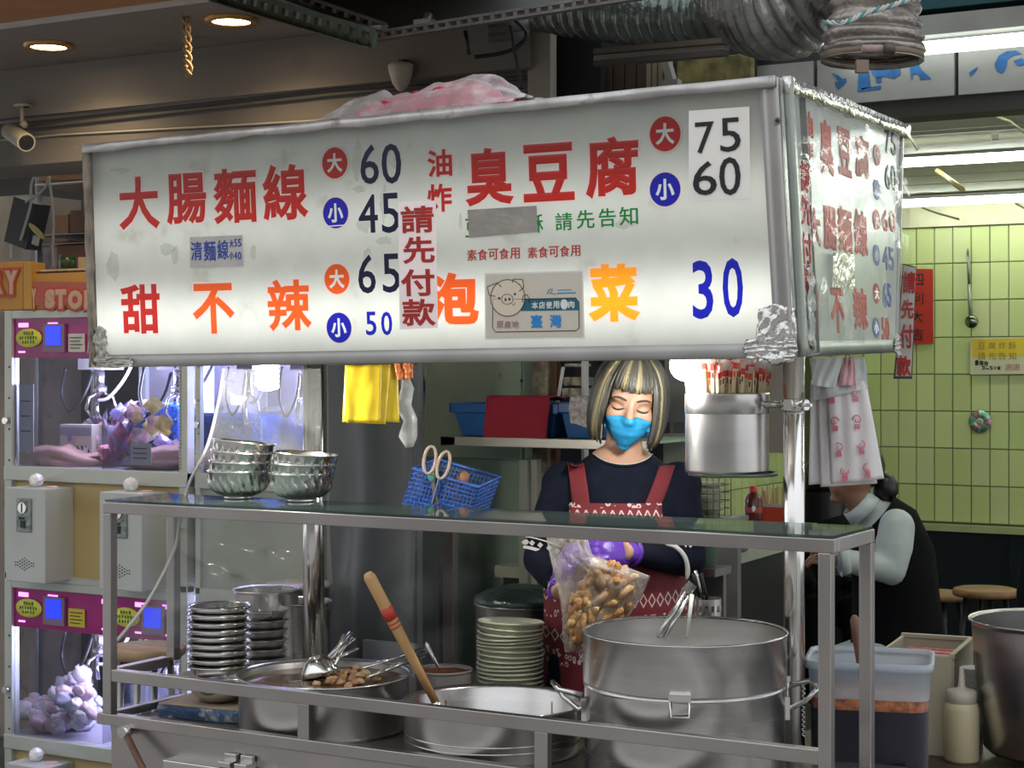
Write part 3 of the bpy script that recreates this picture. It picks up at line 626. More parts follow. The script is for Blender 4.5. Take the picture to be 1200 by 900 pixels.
# ------------------------------------------------------------------ serving stand (glass shelf on square steel tube) along the front of the cart
FY = 3.264; XL = -3.056; XR = -1.139; DZ = .25
zs = WY(978, 632, FY).z; zm = .80; zl = .689; T_ = .026
xl = WY(120, 584, FY).x; xr = WY(978, 632, FY).x
t = thing('serving_stand', 'long square-tube steel rack with a glass top shelf across the front of the stall', 'rack', ((xl+xr)/2, FY, .66))
def rail(name, p, q_, w_=T_, h=T_, mt=rack_m): 
    q = M(); q.bar(p, q_, w_, h); return q.build(name, mt, t, bevel=.002)
q = M()
for y in (FY + T_/2, FY + DZ - T_/2): q.bx((xl, y - T_/2, zs - .028), (xr, y + T_/2, zs))
for x in (xl + T_/2, xr - T_/2): q.bx((x - T_/2, FY + T_, zs - .028), (x + T_/2, FY + DZ - T_, zs))
q.build('shelf_frame', rack_m, t, bevel=.002)
q = M(); q.bx((xl + .004, FY + .004, zs + .0005), (xr - .004, FY + DZ - .004, zs + .006)); q.build('glass_shelf', film('shelf_glass', (.72, .80, .77), .62, .04, 0, 5, (.06, .085, .08)), t)
pxw = T_
for nm, x, y, z0 in (('left front', xl + T_/2, FY + T_/2, zl), ('left rear', xl + T_/2 + .012, FY + DZ - T_/2, zm - .01), ('right front', xr - T_/2 - .008, FY + T_/2, .3), ('right rear', xr - T_/2, FY + DZ - T_/2, zl)):
    q = M(); q.bx((x - T_/2, y - T_/2, z0), (x + T_/2, y + T_/2, zs - .028)); q.build('post', rack_m, t, bevel=.002)
xlm = WY(125, 790, FY).x
q = M(); q.bx((xl + T_, FY + .002, zm - .03), (xr - T_ - .008, FY + T_, zm)); q.build('middle_rail', rack_m, t, bevel=.002)
q = M(); q.bx((xl, FY + T_, zm - .025), (xl + T_, FY + DZ - T_, zm)); q.build('side_rail', rack_m, t, bevel=.002)
q = M(); q.bx((xl - .02, FY + .001, zl - .028), (xr - T_, FY + T_, zl)); q.build('lower_rail', rack_m, t, bevel=.002)
q = M(); q.bx((xr - T_, FY + T_, zl - .03), (xr, FY + DZ - T_, zl)); q.build('side_rail', rack_m, t, bevel=.002)
q = M(); q.bx((xl - .01, FY + T_, zl - .02), (xl + .01, FY + DZ + .05, zl)); q.build('side_rail', rack_m, t, bevel=.002)
for px in (355.5, 634):
    p = WY(px, 850, FY + .004); q = M(); q.bx((p.x - .016, FY + .003, zl), (p.x + .016, FY + .024, zm - .03)); q.build('spacer_block', rack_m, t, bevel=.001)
# ------------------------------------------------------------------ cart body
DK = .662
t = thing('food_cart', 'stainless steel food cart body under the pots and rack', 'cart', ((XL + XR)/2, 3.5, 0))
q = M(); q.bx((xl, FY + .03, DK - .02), (xr - .02, 3.80, DK)); q.bx((xl, 3.80, DK - .02), (-2.17, 3.93, DK)); q.build('deck', steel_dk, t)
q = M(); q.bx((xl + .01, FY + .02, .50), (xl + .53, FY + .032, zl - .03)); q.build('front_panel', rack_m, t, bevel=.002)
q = M(); q.bx((xl + .535, FY + .012, .56), (xr - .03, FY + .028, zl - .03)); q.build('front_panel', rack_m, t, bevel=.002)
q = M(); q.bx((xl + .2, FY + .12, .04), (xr - .03, 3.78, DK - .02)); q.build('body', steel_dk, t)
a = WY(190, 890, FY - .02); c = WY(470, 900, FY - .02)
q = M(); q.bx((a.x, FY - .02, .02), (c.x + .5, FY + .1, a.z + .0)); bo = q.build('drawer_box', steel_br, t, bevel=.003)
for px in (262, 281):
    p = WY(px, 884, FY - .02); q = M(); q.box((p.x, FY - .0, a.z + .008), (.036, .04, .014)); q.box((p.x, FY + .01, a.z + .02), (.036, .012, .02)); q.build('hinge', steel, bo, bevel=.002)
p = WY(146, 857, FY - .01); p2 = WY(182, 930, FY - .05)
q = M(); q.tube([p, p2], .0085, 8); q.tube([p + Vector((0, -.012, 0)), p + Vector((0, .02, 0))], .014, 12, mi=1); q.build('stay_rod', [mat('rusty_rod', (.16, .08, .05), .6, .3, .4, 20), steel], t)
for x in (xl + .25, xr - .1):
    for y in (FY + .18, 3.7):
        q = M(); q.tube([(x, y, 0), (x, y, .05)], .025, 10); q.build('foot', black, t)
# sign poles
def pole(px, d, lab, z0=DK, r=.0235, ytop=None):
    p = W(px, 600, d); zt = c_bl.z + .01 if px < 500 else c_br.z + .01
    q = M(); q.tube([(p.x, p.y, z0), (p.x, p.y, zt)], r, 24); o = tag(q.build('steel_pole', steel_pol), lab, 'pole'); return p
p1 = pole(367.5, 4.65, 'left round steel pole holding up the sign, behind the stacked bowls', r=.0285)
p2 = pole(930.5, 3.95, 'right round steel pole holding up the sign, beside the chopstick bucket', r=.0245)
# ------------------------------------------------------------------ pots
def pot(name, lab, px, d, zr, r, prof=None, mt=steel_br, inner=steel_dk, fill=None, zb=DK, handles=(), rimr=.004, group=None, th=.003, cat='pot'):
    c = W(px, HZ, d); t = thing(name, lab, cat, (c.x, c.y, zb), YAW, group); H = zr - zb
    pr = prof or [(0.001, 0), (r*.96, 0), (r*.985, .012), (r*.985, H - .004), (r, H)]
    inn = [(max(a - th, .0005), max(z, .004) if i else .004) for i, (a, z) in enumerate(pr)][::-1]
    q = M(); q.lathe(pr + [(r + rimr, H + .002), (r + rimr*.6, H + .006), (r - th, H + .002)] , n=56); q.build('wall', mt, t, local=True)
    q = M(); q.lathe(inn, n=56); q.build('inner_wall', inner, t, local=True)
    if fill:
        fz, fm = fill; q = M(); q.grid(lambda u, v: ((r - th)*.99*v*math.cos(2*math.pi*u), (r - th)*.99*v*math.sin(2*math.pi*u), fz - zb + .003*noise.noise(Vector((u*8, v*6, px))) * (1 if u not in (0, 1) else 0)), 48, 10); q.build('liquid', fm, t, local=True)
    for a in handles:
        q = M(); cs, sn = math.cos(a), math.sin(a); w_ = .045
        pt = [Vector((cs*r - sn*k*w_, sn*r + cs*k*w_, 0)) for k in (-1, 1)]; o_ = Vector((cs, sn, .15)) * .05; zz = Vector((0, 0, H*.62))
        q.tube([pt[0] + zz, pt[0] + o_*.8 + zz, pt[0].lerp(pt[1], .12) + o_ + zz, pt[0].lerp(pt[1], .88) + o_ + zz, pt[1] + o_*.8 + zz, pt[1] + zz], .0055, 8)
        q.box(pt[0] + zz, (.02, .02, .03)); q.box(pt[1] + zz, (.02, .02, .03)); q.build('handle', steel_pol, t, local=True)
    return t
broth = mat('broth', (.13, .075, .035), .12, 0, .25, 8, bump=.05, bscale=8); sauce = mat('chili_sauce', (.16, .035, .015), .5, 0, .5, 30, bump=.6, bscale=60)
rA = .212
pA = pot('broth_pot', 'wide steel pot of brown broth with tofu bits and two ladles at the left', 380, 4.3, .792, rA, fill=(.777, broth))
pB = pot('noodle_pot', 'large open steel pot in the middle with a wooden handled ladle', 578, 4.05, .772, .209, fill=(.70, mat('noodle_soup', (.20, .12, .06), .3, 0, .3, 20)), handles=(2.4, .6), inner=steel)
q = M()
for z in (.03, .045): q.lathe([(.2065, z), (.2075, z+.002), (.2065, z+.004)], n=56)
q.build('pressed_band', steel_br, pB, local=True)
H = .965 - DK; rC = .224
prC = [(.001, 0), (rC*.97, 0), (rC*.985, .01), (rC*.985, H*.61), (rC*.995, H*.625), (rC*1.0, H*.632), (rC*.975, H*.636), (rC*.975, H*.645), (rC*.995, H*.65), (rC, H*.66), (rC, H)]
pC = pot('steamer_pot', 'tall two-tier steel pot at the right with serving tools standing in it', 802, 3.85, .965, rC, prof=prC, inner=steel_br, mt=steel)
for a in (R(186), R(-2)):
    q = M(); cs, sn = math.cos(a), math.sin(a); zz = H*.62; base = Vector((cs*rC, sn*rC, zz)); tn = Vector((-sn, cs, 0)); o_ = Vector((cs, sn, 0))
    k = 1
    q.tube([base - tn*.0 + Vector((0,0,-.045)), base + o_*.012 + Vector((0,0,-.05)), base + o_*.04 + Vector((0,0,-.028)) - tn*.03, base + o_*.062 + Vector((0,0,.002)) - tn*.05, base + o_*.058 + tn*.045 + Vector((0,0,.002)), base + o_*.01 + tn*.045 + Vector((0,0,-.01))], .006, 8)
    q.box(base + Vector((0,0,-.05)), (.012, .02, .05)); q.build('handle', steel_pol, pC, local=True)
for a in (R(-98), R(6)):
    q = M(); cs, sn = math.cos(a), math.sin(a); b_ = Vector((cs*(rC+.003), sn*(rC+.003), H*.60)); tn = Vector((-sn, cs, 0))
    q.tube([b_ - tn*.02 + Vector((0,0,.018)), b_ - tn*.02 - Vector((0,0,.022)), b_ + tn*.02 - Vector((0,0,.022)), b_ + tn*.02 + Vector((0,0,.018))], .0035, 6, closed=True)
    q.box(b_ + Vector((0,0,.018)), (.046, .012, .012), Matrix.Rotation(a + R(90), 3, 'Z')); q.build('latch', steel_pol, pC, local=True)
# big pot far right (on a low ledge), tubs
c = W(1240, HZ, 4.3); zrR = 1.55 - (729-HZ)/F*4.3
pot('stock_pot', 'tall deep steel stock pot at the far right edge', 1240, 4.3, zrR, .212, prof=[(.001,0),(.165,0),(.178,.012),(.198,.19),(.207, zrR-.6-.01),(.207, zrR-.6)], zb=.60, mt=steel_dk if False else steel_br)
# pots behind on the left
def low(px, py, d): return 1.55 - (py - HZ)/F*d
pot('rear_pot', 'open steel pot behind the left plate stacks, second from the left', 312, 4.95, low(0, 692, 4.95), .092, zb=DK, mt=steel_br)
pot('rear_pot', 'steel pot with a curved rim handle right in front of the left pole', 349, 4.86, low(0, 704, 4.86), .088, zb=DK, mt=steel_br) if False else None
pot('rear_pot', 'steel pot half hidden behind the left pole', 352, 5.0, low(0, 706, 5.0), .088, zb=DK, mt=steel)
o = pot('rear_pot', 'tall dark pot with a pale lid behind the left pole', 350, 5.28, low(0, 688, 5.28), .094, zb=DK, mt=steel_dk)
q = M(); q.lathe([(.001, .0), (.098, .0), (.100, .008), (.094, .014), (.001, .016)], (0, 0, low(0, 688, 5.28) - DK), 40); q.build('lid', mat('pale_lid', (.42, .41, .37), .4, .2, .1), o, local=True)
# side table for them
q = M(); q.bx((-3.35, 3.94, DK - .03), (-2.52, 4.38, DK - .0)); 
for x in (-3.3, -2.56):
    for y in (3.97, 4.34): q.bx((x-.015, y-.015, 0), (x+.015, y+.015, DK-.03))
tag(q.build('side_table', steel_dk), 'steel side table behind the cart carrying the rear pots', 'table')
# lidded pot behind the cream bowls
o = pot('lidded_pot', 'steel pot with a dark domed lid behind the stack of cream bowls', 611, 4.72, low(0, 708, 4.72), .125, zb=.60, mt=steel_br)
q = M(); zz = low(0, 708, 4.72) - .60
q.lathe([(.128, .004), (.130, .010), (.122, .024), (.095, .038), (.05, .05), (.02, .054), (.001, .055)], (0, 0, zz), 48, flute=lambda i, a, z: .03*noise.noise(Vector((math.cos(a)*3, math.sin(a)*3, z*40)))); q.build('lid', mat('dark_green_lid', (.035, .06, .052), .28, .3, .4, 8, bump=.8, bscale=22), o, local=True)
q = M(); q.bx((-2.38, 3.95, .57), (-1.75, 4.05, .60)); 
# low bench behind the cart that carries the lidded pot
c = W(611, HZ, 4.72); q = M(); q.bx((c.x - .14, c.y - .13, .575), (c.x + .14, c.y + .3, .60))
for dx in (-.12, .12):
    for dy in (-.11, .28): q.bx((c.x+dx-.015, c.y+dy-.015, 0), (c.x+dx+.015, c.y+dy+.015, .575))
tag(q.build('low_bench', steel_dk), 'low dark bench behind the cart under the lidded pot', 'bench')
# red brown sauce pot
o = pot('sauce_pot', 'small pot of red-brown chili sauce with a spoon beside the cream bowls', 520, 4.42, low(0, 786, 4.42), .072, zb=DK, mt=mat('pale_enamel', (.42, .38, .37), .3, .2, .1), fill=(low(0, 786, 4.42) - .004, sauce), rimr=.003)
# ------------------------------------------------------------------ tools
woodm = mat('ladle_wood', (.50, .29, .12), .45, 0, .2, 3, stretch=(1, 1, .15), bump=.1, bscale=80)
a = W(431, 672, 3.98); c = W(512, 826, 4.06)
t = thing('wooden_ladle', 'long wooden handled ladle with a red taped grip leaning in the middle pot', 'ladle', c)
q = M(); q.tube([a, a.lerp(c, .03), a.lerp(c, .3), a.lerp(c, .7), a.lerp(c, 1)], [.010, .0145, .0145, .011, .0095], 12); q.build('handle', woodm, t)
q = M(); q.tube([a.lerp(c, .25), a.lerp(c, .34)], [.0152, .0152], 12); q.tube([a.lerp(c, .36), a.lerp(c, .37)], [.0149, .0149], 12); q.tube([a.lerp(c, .39), a.lerp(c, .40)], [.0148, .0148], 12); q.build('red_mark', mat('red_tape', (.50, .05, .03), .5), t)
dirv = (c - a).normalized()
q = M(); q.tube([c - dirv*.01, c + dirv*.03, c + dirv*.10], [.0105, .008, .006], 10); q.ell(c + dirv*.11, (.04, .04, .02)); q.build('metal_end', steel_pol, t)
# two ladles in pot A: upturned bowl near the left, tongs at the right
cA = W(380, HZ, 4.3)
p = W(376, 779, 4.33); t = thing('soup_ladle', 'steel ladle lying upside down on the broth beside the pole', 'ladle', p)
q = M(); q.lathe([(.001, .052), (.018, .049), (.034, .036), (.045, .014), (.048, 0)], p + Vector((0,0,-.028)), 28, rot=Matrix.Rotation(R(-14), 3, 'Y')); q.build('bowl', steel_pol, t, solid=.002)
q = M(); e = W(412, 743, 4.42); q.tube([p + Vector((.035, .01, .0)), e], .004, 8); q.build('handle', steel_pol, t)
t = thing('metal_tongs', 'bunched steel tongs standing up behind the ladle at the broth pot', 'tongs', W(400, 765, 4.48))
for k, (x, y) in enumerate(((411, 741), (415, 748), (404, 744), (419, 760))):
    q = M(); q.tube([W(384+k*3, 772, 4.45), W(x, y, 4.5)], .004, 6, sx=1.8); q.build('arm', steel, t)
t = thing('chopping_tongs', 'long steel tongs resting across the right side of the broth pot', 'tongs', W(445, 785, 4.3))
for (x0, y0, x1, y1) in ((424, 783, 498, 760), (431, 793, 497, 769), (450, 786, 500, 764)):
    q = M(); q.tube([W(x0, y0, 4.25), W(x1, y1, 4.42)], .0038, 6, sx=1.7); q.build('arm', steel_pol, t)
# tofu and meat pieces floating
tofm = [mat('braised_bit_%d' % i, c_, .4, 0, .3, 30, bump=.5, bscale=50) for i, c_ in enumerate(((.52, .30, .15), (.40, .20, .09), (.60, .40, .24)))]
def bit_mesh(seed, mt, r=(.014, .010, .007), nz=.5):
    q = M(); q.ell((0, 0, 0), r, nu=10, nv=6, nz=nz, seed=seed); return q.mesh('bit', [mt])
bits = [bit_mesh(i, tofm[i % 3]) for i in range(6)]
for k in range(34):
    px = rnd.triangular(350, 452, 400); py = rnd.uniform(786, 804) + (px - 400)*.03 if k > 2 else 782
    if k <= 1: px = 325 + 6*k
    p = WZ(px, py, .781 + rnd.uniform(0, .004)); 
    if (p - Vector((cA.x, cA.y, p.z))).length > rA*.9: continue
    o = bpy.data.objects.new('braised_piece', bits[k % 6]); COL.objects.link(o); o.location = p; o.rotation_euler = (rnd.uniform(-.3, .3), rnd.uniform(-.3, .3), rnd.uniform(0, 6.28))
    tag(o, 'pale lump of braised offal floating in the left broth pot', 'food', 'braised pieces in the broth pot')
# spoon in sauce
t = thing('steel_spoon', 'steel spoon standing in the red-brown sauce pot', 'spoon', W(514, 783, 4.42)); a = W(499, 753, 4.47); c = W(515, 785, 4.42)
q = M(); q.tube([a, a.lerp(c, .1), a.lerp(c, .5), c], [.005, .009, .007, .005], 10, sx=.5); q.build('handle', steel_pol, t)
# tools in pot C: tongs + white handled one + perforated cup with chopsticks
t = thing('serving_tongs', 'steel tongs leaning in the two-tier pot', 'tongs', W(790, 742, 3.9))
for (x0, y0, x1, y1) in ((771, 746, 806, 688), (778, 748, 811, 690)):
    q = M(); q.tube([W(x0, y0, 3.86), W(x1, y1, 3.92)], .0045, 8, sx=1.6); q.build('arm', steel, t)
q = M(); q.tube([W(804, 694, 3.92), W(812, 684, 3.92)], .012, 10, caps=False); q.build('loop', steel_dk, t)
t = thing('white_rod', 'thin white handled spoon upright in the two-tier pot', 'spoon', W(806, 744, 3.86)); q = M(); q.tube([W(805, 748, 3.84), W(811, 697, 3.88)], [.004, .005], 8); q.build('handle', white_pl, t)
cc = W(829, 730, 4.18)
t = thing('utensil_cup', 'perforated steel cup of utensils behind the two-tier pot', 'cup', (cc.x, cc.y, .86), 0)
zc0 = .86; zc1 = 1.55 - (701-HZ)/F*4.18
q = M(); n_ = 28; rows = 9
for j in range(rows):
    for i in range(n_):
        if (j in (1, 3, 5, 7)) and i % 2 == 0: continue
        a0 = 2*math.pi*i/n_; a1 = 2*math.pi*(i+1)/n_; r_ = .034
        z0 = zc0 + (zc1-zc0)*j/rows; z1 = zc0 + (zc1-zc0)*(j+1)/rows
        q.add([(cc.x + r_*math.cos(a0), cc.y + r_*math.sin(a0), z0), (cc.x + r_*math.cos(a1), cc.y + r_*math.sin(a1), z0), (cc.x + r_*math.cos(a1), cc.y + r_*math.sin(a1), z1), (cc.x + r_*math.cos(a0), cc.y + r_*math.sin(a0), z1)], [(0,1,2,3)])
q.build('wall', steel, t, solid=.0015)
q = M(); q.lathe([(.001, 0), (.033, 0)], (cc.x, cc.y, zc0), 28); q.build('base', steel, t)
for (x1, y1, x0, y0, m_) in ((815, 668, 826, 712, steel_pol), (822, 672, 830, 712, black), (812, 672, 820, 700, black)):
    o = M(); o.tube([W(x0, y0, 4.18), W(x1, y1, 4.16)], .004, 6); tag(o.build('utensil', m_), {668: 'bright steel utensil handle leaning left in the perforated cup', 672: 'black utensil handle in the perforated cup'}[y1] if x1 != 812 else 'short black utensil handle at the left of the perforated cup', 'utensil')
# block carrying the cup
q = M(); q.bx((cc.x - .12, cc.y - .06, DK), (cc.x + .06, cc.y + .1, .86)); tag(q.build('condiment_box', steel_dk, bevel=.003), 'dark steel box under the perforated utensil cup', 'box')
# ------------------------------------------------------------------ bowls
fl_m = steel_pol
def fluted(n=160, lobes=20, H=.072, r=.079):
    rows_ = [(.050, .010), (.0575, .0145), (.0632, .019), (.0672, .0235), (.0702, .028), (.0725, .0325), (.0743, .037), (.0757, .0415), (.0768, .046), (.0776, .0505)]
    prof = [(.036, 0), (.038, .004), (.036, .006)] + rows_ + [(.0775, .053), (.0788, .066), (.080, .068), (.080, .070), (.077, .069), (.075, .05), (.066, .034), (.04, .012), (.001, .008)]
    def fl(i, a, z):
        if 3 <= i <= 12: return .050 * math.cos(lobes * a + z * 110) * math.sin(math.pi * (i - 2.5) / 10.5)**.7 - .02
        return 0
    q = M(); q.lathe(prof, n=n, flute=fl); return q.mesh('fluted_bowl', [fl_m])
fbm = fluted()
for s_, (px, py, d, n_, tilt, names) in enumerate(((297, 583, 4.42, 4, (.02, .05), 'left'), (359, 584, 4.30, 3, (.02, .08), 'right'))):
    base = W(px - 3*(s_ == 0) , py, d); base = Vector((base.x, base.y, zs + .0065)); base.y = min(max(base.y, FY + .085), FY + DZ - .05)
    for k in range(n_):
        o = bpy.data.objects.new('fluted_bowl', fbm); COL.objects.link(o)
        o.location = base + Vector((.004*k*(1 if s_ else .6), 0, k*.0245)); o.rotation_euler = (R(1.0*k), R(1.8*k), k*.4)
        pos = ['bottom', 'second from the bottom', 'third from the bottom', 'top'][k] if n_ == 4 else ['bottom', 'middle', 'top'][k]
        tag(o, 'fluted steel bowl, %s of the %s stack on the glass shelf' % (pos, names), 'bowl', 'fluted steel bowls on the glass shelf')
def dish(r, h, mt, n=48, rim=.004):
    q = M(); q.lathe([(r*.42, 0), (r*.45, .002), (r*.62, h*.12), (r*.88, h*.55), (r*.97, h*.92), (r, h), (r + rim, h + .0005), (r + rim, h - .003), (r + rim*.3, h + .003), (r*.93, h*.95), (r*.84, h*.55), (r*.58, h*.16), (.001, h*.12)], n=n); return q.mesh('dish', [mt])
dm = dish(.078, .040, steel_pol)
base = W(257, 828, 4.45); bz = .70
ordn = ['bottom', 'second', 'third', 'fourth', 'fifth', 'sixth', 'seventh', 'eighth', 'ninth', 'tenth', 'eleventh', 'twelfth', 'thirteenth', 'fourteenth', 'fifteenth', 'sixteenth']
def on(k, n): return 'topmost' if k == n-1 else ('bottom one' if k == 0 else ordn[k] + ' from the bottom')
for k in range(10):
    o = bpy.data.objects.new('steel_dish', dm); COL.objects.link(o); o.location = (base.x + rnd.uniform(-.001, .001), base.y, bz + (.0 if k == 0 else .036 + (k-1)*.0185) + (.018 if k else 0)); o.rotation_euler = (rnd.uniform(-.02, .02), rnd.uniform(-.02, .02), k)
    tag(o, 'shallow steel dish, %s in the front left stack' % on(k, 10), 'dish', 'steel dishes in the front left stack')
dm2 = dish(.074, .045, steel_br)
base2 = W(305, 775, 4.82); z0 = DK
for k in range(7):
    o = bpy.data.objects.new('steel_basin', dm2); COL.objects.link(o); zt = 1.55 - (714-HZ)/F*4.82; o.location = (base2.x, base2.y, zt - .045 - (6-k)*.0262)
    tag(o, 'steel bowl, %s in the stack behind the front left dishes' % on(k, 7), 'bowl', 'steel bowls in the rear left stack')
q = M(); q.lathe([(.001, 0), (.05, 0), (.05, zt - .045 - 6*.0262 - DK), (.001, zt - .045 - 6*.0262 - DK)], (base2.x, base2.y, DK), 24); tag(q.build('stack_support', steel_dk), 'upturned steel tub under the rear left bowl stack', 'tub')
crm = mat('cream_melamine', (.72, .72, .55), .3, 0, .04, 6)
dm3 = dish(.082, .030, crm, rim=.003)
base3 = W(598, 790, 4.43); zt = 1.55 - (726-HZ)/F*4.43 - .008
for k in range(16):
    o = bpy.data.objects.new('cream_bowl', dm3); COL.objects.link(o); o.location = (base3.x + .0012*k*0 + rnd.uniform(-.0012, .0012), base3.y, zt - .0298 - (15-k)*.0113 + .003); o.rotation_euler = (R(.2*k), R(.25*max(0, k-9)), k)
    tag(o, 'shallow cream melamine bowl, %s in the stack beside the middle pot' % on(k, 16), 'bowl', 'cream melamine bowls')
q = M(); q.lathe([(.001, 0), (.06, 0), (.055, zt - .0298 - 15*.0113 - DK), (.001, zt - .0298 - 15*.0113 - DK)], (base3.x, base3.y, DK), 24); tag(q.build('stack_support', crm), 'cream upturned tub under the cream bowls', 'tub')
# blue newspaper wrapped board under the dishes
t = thing('wrapped_board', 'flat bundle wrapped in blue and white printed plastic under the steel dishes', 'board', (base.x, base.y, DK), R(6))
bw = mat('blue_wrap', (.05, .10, .20), .3, 0, .5, 15, bump=.8, bscale=30, dirt=((.50, .50, .44), 28, .54)); 
q = M(); 
def fn(u, v):
    a = 2*math.pi*u; sx = abs(math.cos(a))**.35*math.copysign(1, math.cos(a)); sy = abs(math.sin(a))**.35*math.copysign(1, math.sin(a)); k = .97 + .03*math.sin(math.pi*v) + .02*noise.noise(Vector((sx*4, sy*4, v*6)))
    return (-.015 + .135*sx*k, .0 + .085*sy*k, .002 + .03*v + .004*noise.noise(Vector((sx*9, sy*9, v*3))))
q.grid(fn, 48, 6); q.build('wrapping', bw, t, local=True)
q = M(); q.box((-.01, .0, .033), (.25, .15, .006), None); q.build('board', mat('card_board', (.42, .32, .22), .7), t, local=True, bevel=.004)
# ------------------------------------------------------------------ chopstick bucket clamped to the right pole
cb = W(852, 500, 4.02); zb0 = 1.55 - (553-HZ)/F*4.02; zb1 = 1.55 - (461-HZ)/F*4.02; r_ = .097
t = thing('chopstick_bucket', 'brushed steel canister full of wrapped chopsticks clamped to the right pole', 'canister', (cb.x, cb.y, zb0 - .006))
q = M(); q.lathe([(.001, 0), (r_*.985, 0), (r_*.99, .006), (r_*.985, zb1 - zb0 - .034), (r_*.985, zb1 - zb0)], (cb.x, cb.y, zb0), 56); q.build('body', steel_br, t)
q = M(); q.lathe([(r_*.95, zb1 - zb0), (r_*1.0, zb1-zb0+.002), (r_*1.005, zb1-zb0 - .002), (r_*1.005, zb1 - zb0 - .044), (r_*.99, zb1-zb0-.046)], (cb.x, cb.y, zb0), 56); q.build('band', steel, t)
q = M(); q.lathe([(.001, -.006), (r_*1.06, -.006), (r_*1.06, .002), (r_, .002)], (cb.x + .01, cb.y + .01, zb0 - .002), 48); q.build('base_plate', mat('green_base', (.12, .15, .12), .4, .3), t)
zc = 1.55 - (474-HZ)/F*3.97
q = M(); q.tube([(cb.x + r_*.8, cb.y - .02, zc), (p2.x - .02, p2.y, zc)], .008, 10); q.build('arm', steel, t)
q = M(); q.lathe([(.0255, -.014), (.031, -.012), (.031, .012), (.0255, .014)], (p2.x, p2.y, zc), 24); q.box((p2.x, p2.y - .034, zc), (.018, .012, .024)); q.tube([(p2.x + .02, p2.y - .02, zc), (p2.x + .052, p2.y - .03, zc)], .004, 8); q.tube([(p2.x + .034, p2.y - .024, zc), (p2.x + .040, p2.y - .026, zc)], .013, 6); q.build('clamp', steel_pol, t)
chm = mat('chopstick_paper', (.72, .58, .38), .6, 0, .1, 20); chr_ = mat('chopstick_red', (.62, .05, .03), .5, 0, .2, 20); chb = film('chopstick_film', (.95, .93, .92), .45, .15, .6, 40, (.8, .75, .72))
chmesh = []
for s_ in range(4):
    q = M(); h1 = .155 + .008*s_
    q.box((0, 0, h1/2), (.0075, .004, h1)); q.box((0, 0, h1 + .006), (.0085, .0045, .014), None, 1); q.box((0, -.0022, h1*.93), (.003, .0008, .012), None, 3 if s_ % 2 else 1)
    q.add([(-.006, 0, h1 + .012), (.006, 0, h1 + .012), (.007, .001, h1 + .028), (-.005, -.001, h1 + .03)], [(0,1,2,3)], 2)
    chmesh.append(q.mesh('chopsticks', [chm, chr_, chb, ink]))
kk = 0
for i in range(190):
    a = rnd.uniform(0, 6.283); rr = r_*.9*math.sqrt(rnd.random())
    o = bpy.data.objects.new('chopstick_packet', chmesh[i % 4]); COL.objects.link(o)
    zz = zb1 + .036 - .155 + .010*noise.noise(Vector((math.cos(a)*rr*20, math.sin(a)*rr*20, 0)))
    o.location = (cb.x + math.cos(a)*rr*.93, cb.y + math.sin(a)*rr*.93, zz + rnd.uniform(-.008, .006)); o.rotation_euler = (math.sin(a)*rr*-.7 + rnd.uniform(-.03, .03), math.cos(a)*rr*.9 + rnd.uniform(-.05, .05), rnd.uniform(-.7, .7))
    tag(o, 'paper wrapped disposable chopsticks with a red tip in the steel canister', 'chopsticks', 'wrapped chopsticks in the canister')
# ------------------------------------------------------------------ bulbs
t = thing('spiral_bulb', 'lit spiral energy saving bulb hanging under the left of the sign', 'bulb', W(313, 428, 4.3))
q = M(); c = W(313, 441, 4.3); bulb = glow('bulb_glass', (1, .97, .88), 12)
q.tube([(c.x + .024*math.cos(i*.45), c.y + .024*math.sin(i*.45), c.z + .026 - .055*i/62) for i in range(63)], .0062, 8); q.ell(c + Vector((0, 0, -.028)), (.022, .022, .008), nu=12, nv=6); q.build('spiral', bulb, t)
q = M(); q.lathe([(.012, 0), (.022, .004), (.02, .02), (.012, .04)], c + Vector((0, 0, .03)), 16, capt=True); q.build('base', white_pl, t)
lamp('spiral_bulb_lamp', 'POINT', c + Vector((0, -.05, -.05)), 8, (1, .95, .82), .04)
t = thing('globe_bulb', 'lit white globe bulb under the right of the sign beside the chopsticks', 'bulb', W(805, 420, 4.0))
q = M(); c = W(805, 428, 4.0); q.ell(c, (.040, .040, .037), nu=24, nv=16); q.build('glass', bulb, t)
q = M(); q.lathe([(.012, 0), (.014, .03)], c + Vector((0, 0, .034)), 16, capt=True); q.build('base', white_pl, t)
lamp('globe_bulb_lamp', 'POINT', c + Vector((0, -.02, -.07)), 10, (1, .97, .9), .04)
# ------------------------------------------------------------------ wall items in the shop
WB = Board((0, YB, 1.5), (0, -1, 0))
t = thing('red_couplet', 'red paper with black characters on the green tiles behind the hanging strip', 'notice', WY(1082, 403, YB))
q = M(); WB.quad(q, [(1066,315),(1094,315.5),(1094.5,403),(1066,403)], .010, .002); q.build('paper', mat('red_paper', (.46, .025, .015), .6, 0, .05, 3), t)
q = M()
for i, (ch, y) in enumerate((('四',328),('利',350),('大',371),('吉',392))): WB.char(q, ch, 1069, y-7, 1083, y+7, bold=.01, lift=.0135, th=.001)
q.build('characters', ink, t)
t = thing('yellow_notice', 'yellow and white notice with handwriting on the green tiles', 'notice', WY(1170, 439, YB))
q = M(); WB.quad(q, [(1137.5,396),(1216,394.5),(1216,438),(1137.5,439)], .010, .002); q.build('paper', mat('pale_yellow', (.62, .62, .42), .5), t)
q = M(); WB.quad(q, [(1140,397.5),(1216,396),(1216,417),(1140,419)], .0122, .0005); q.build('yellow_band', mat('yellow_band', (.70, .52, .04), .5, 0, .1, 3), t)
q = M()
for i, ch in enumerate('豆腐炸酥'): WB.char(q, ch, 1147+12*i, 401, 1155.5+12*i, 409, bold=.0, lift=.013, th=.0008)
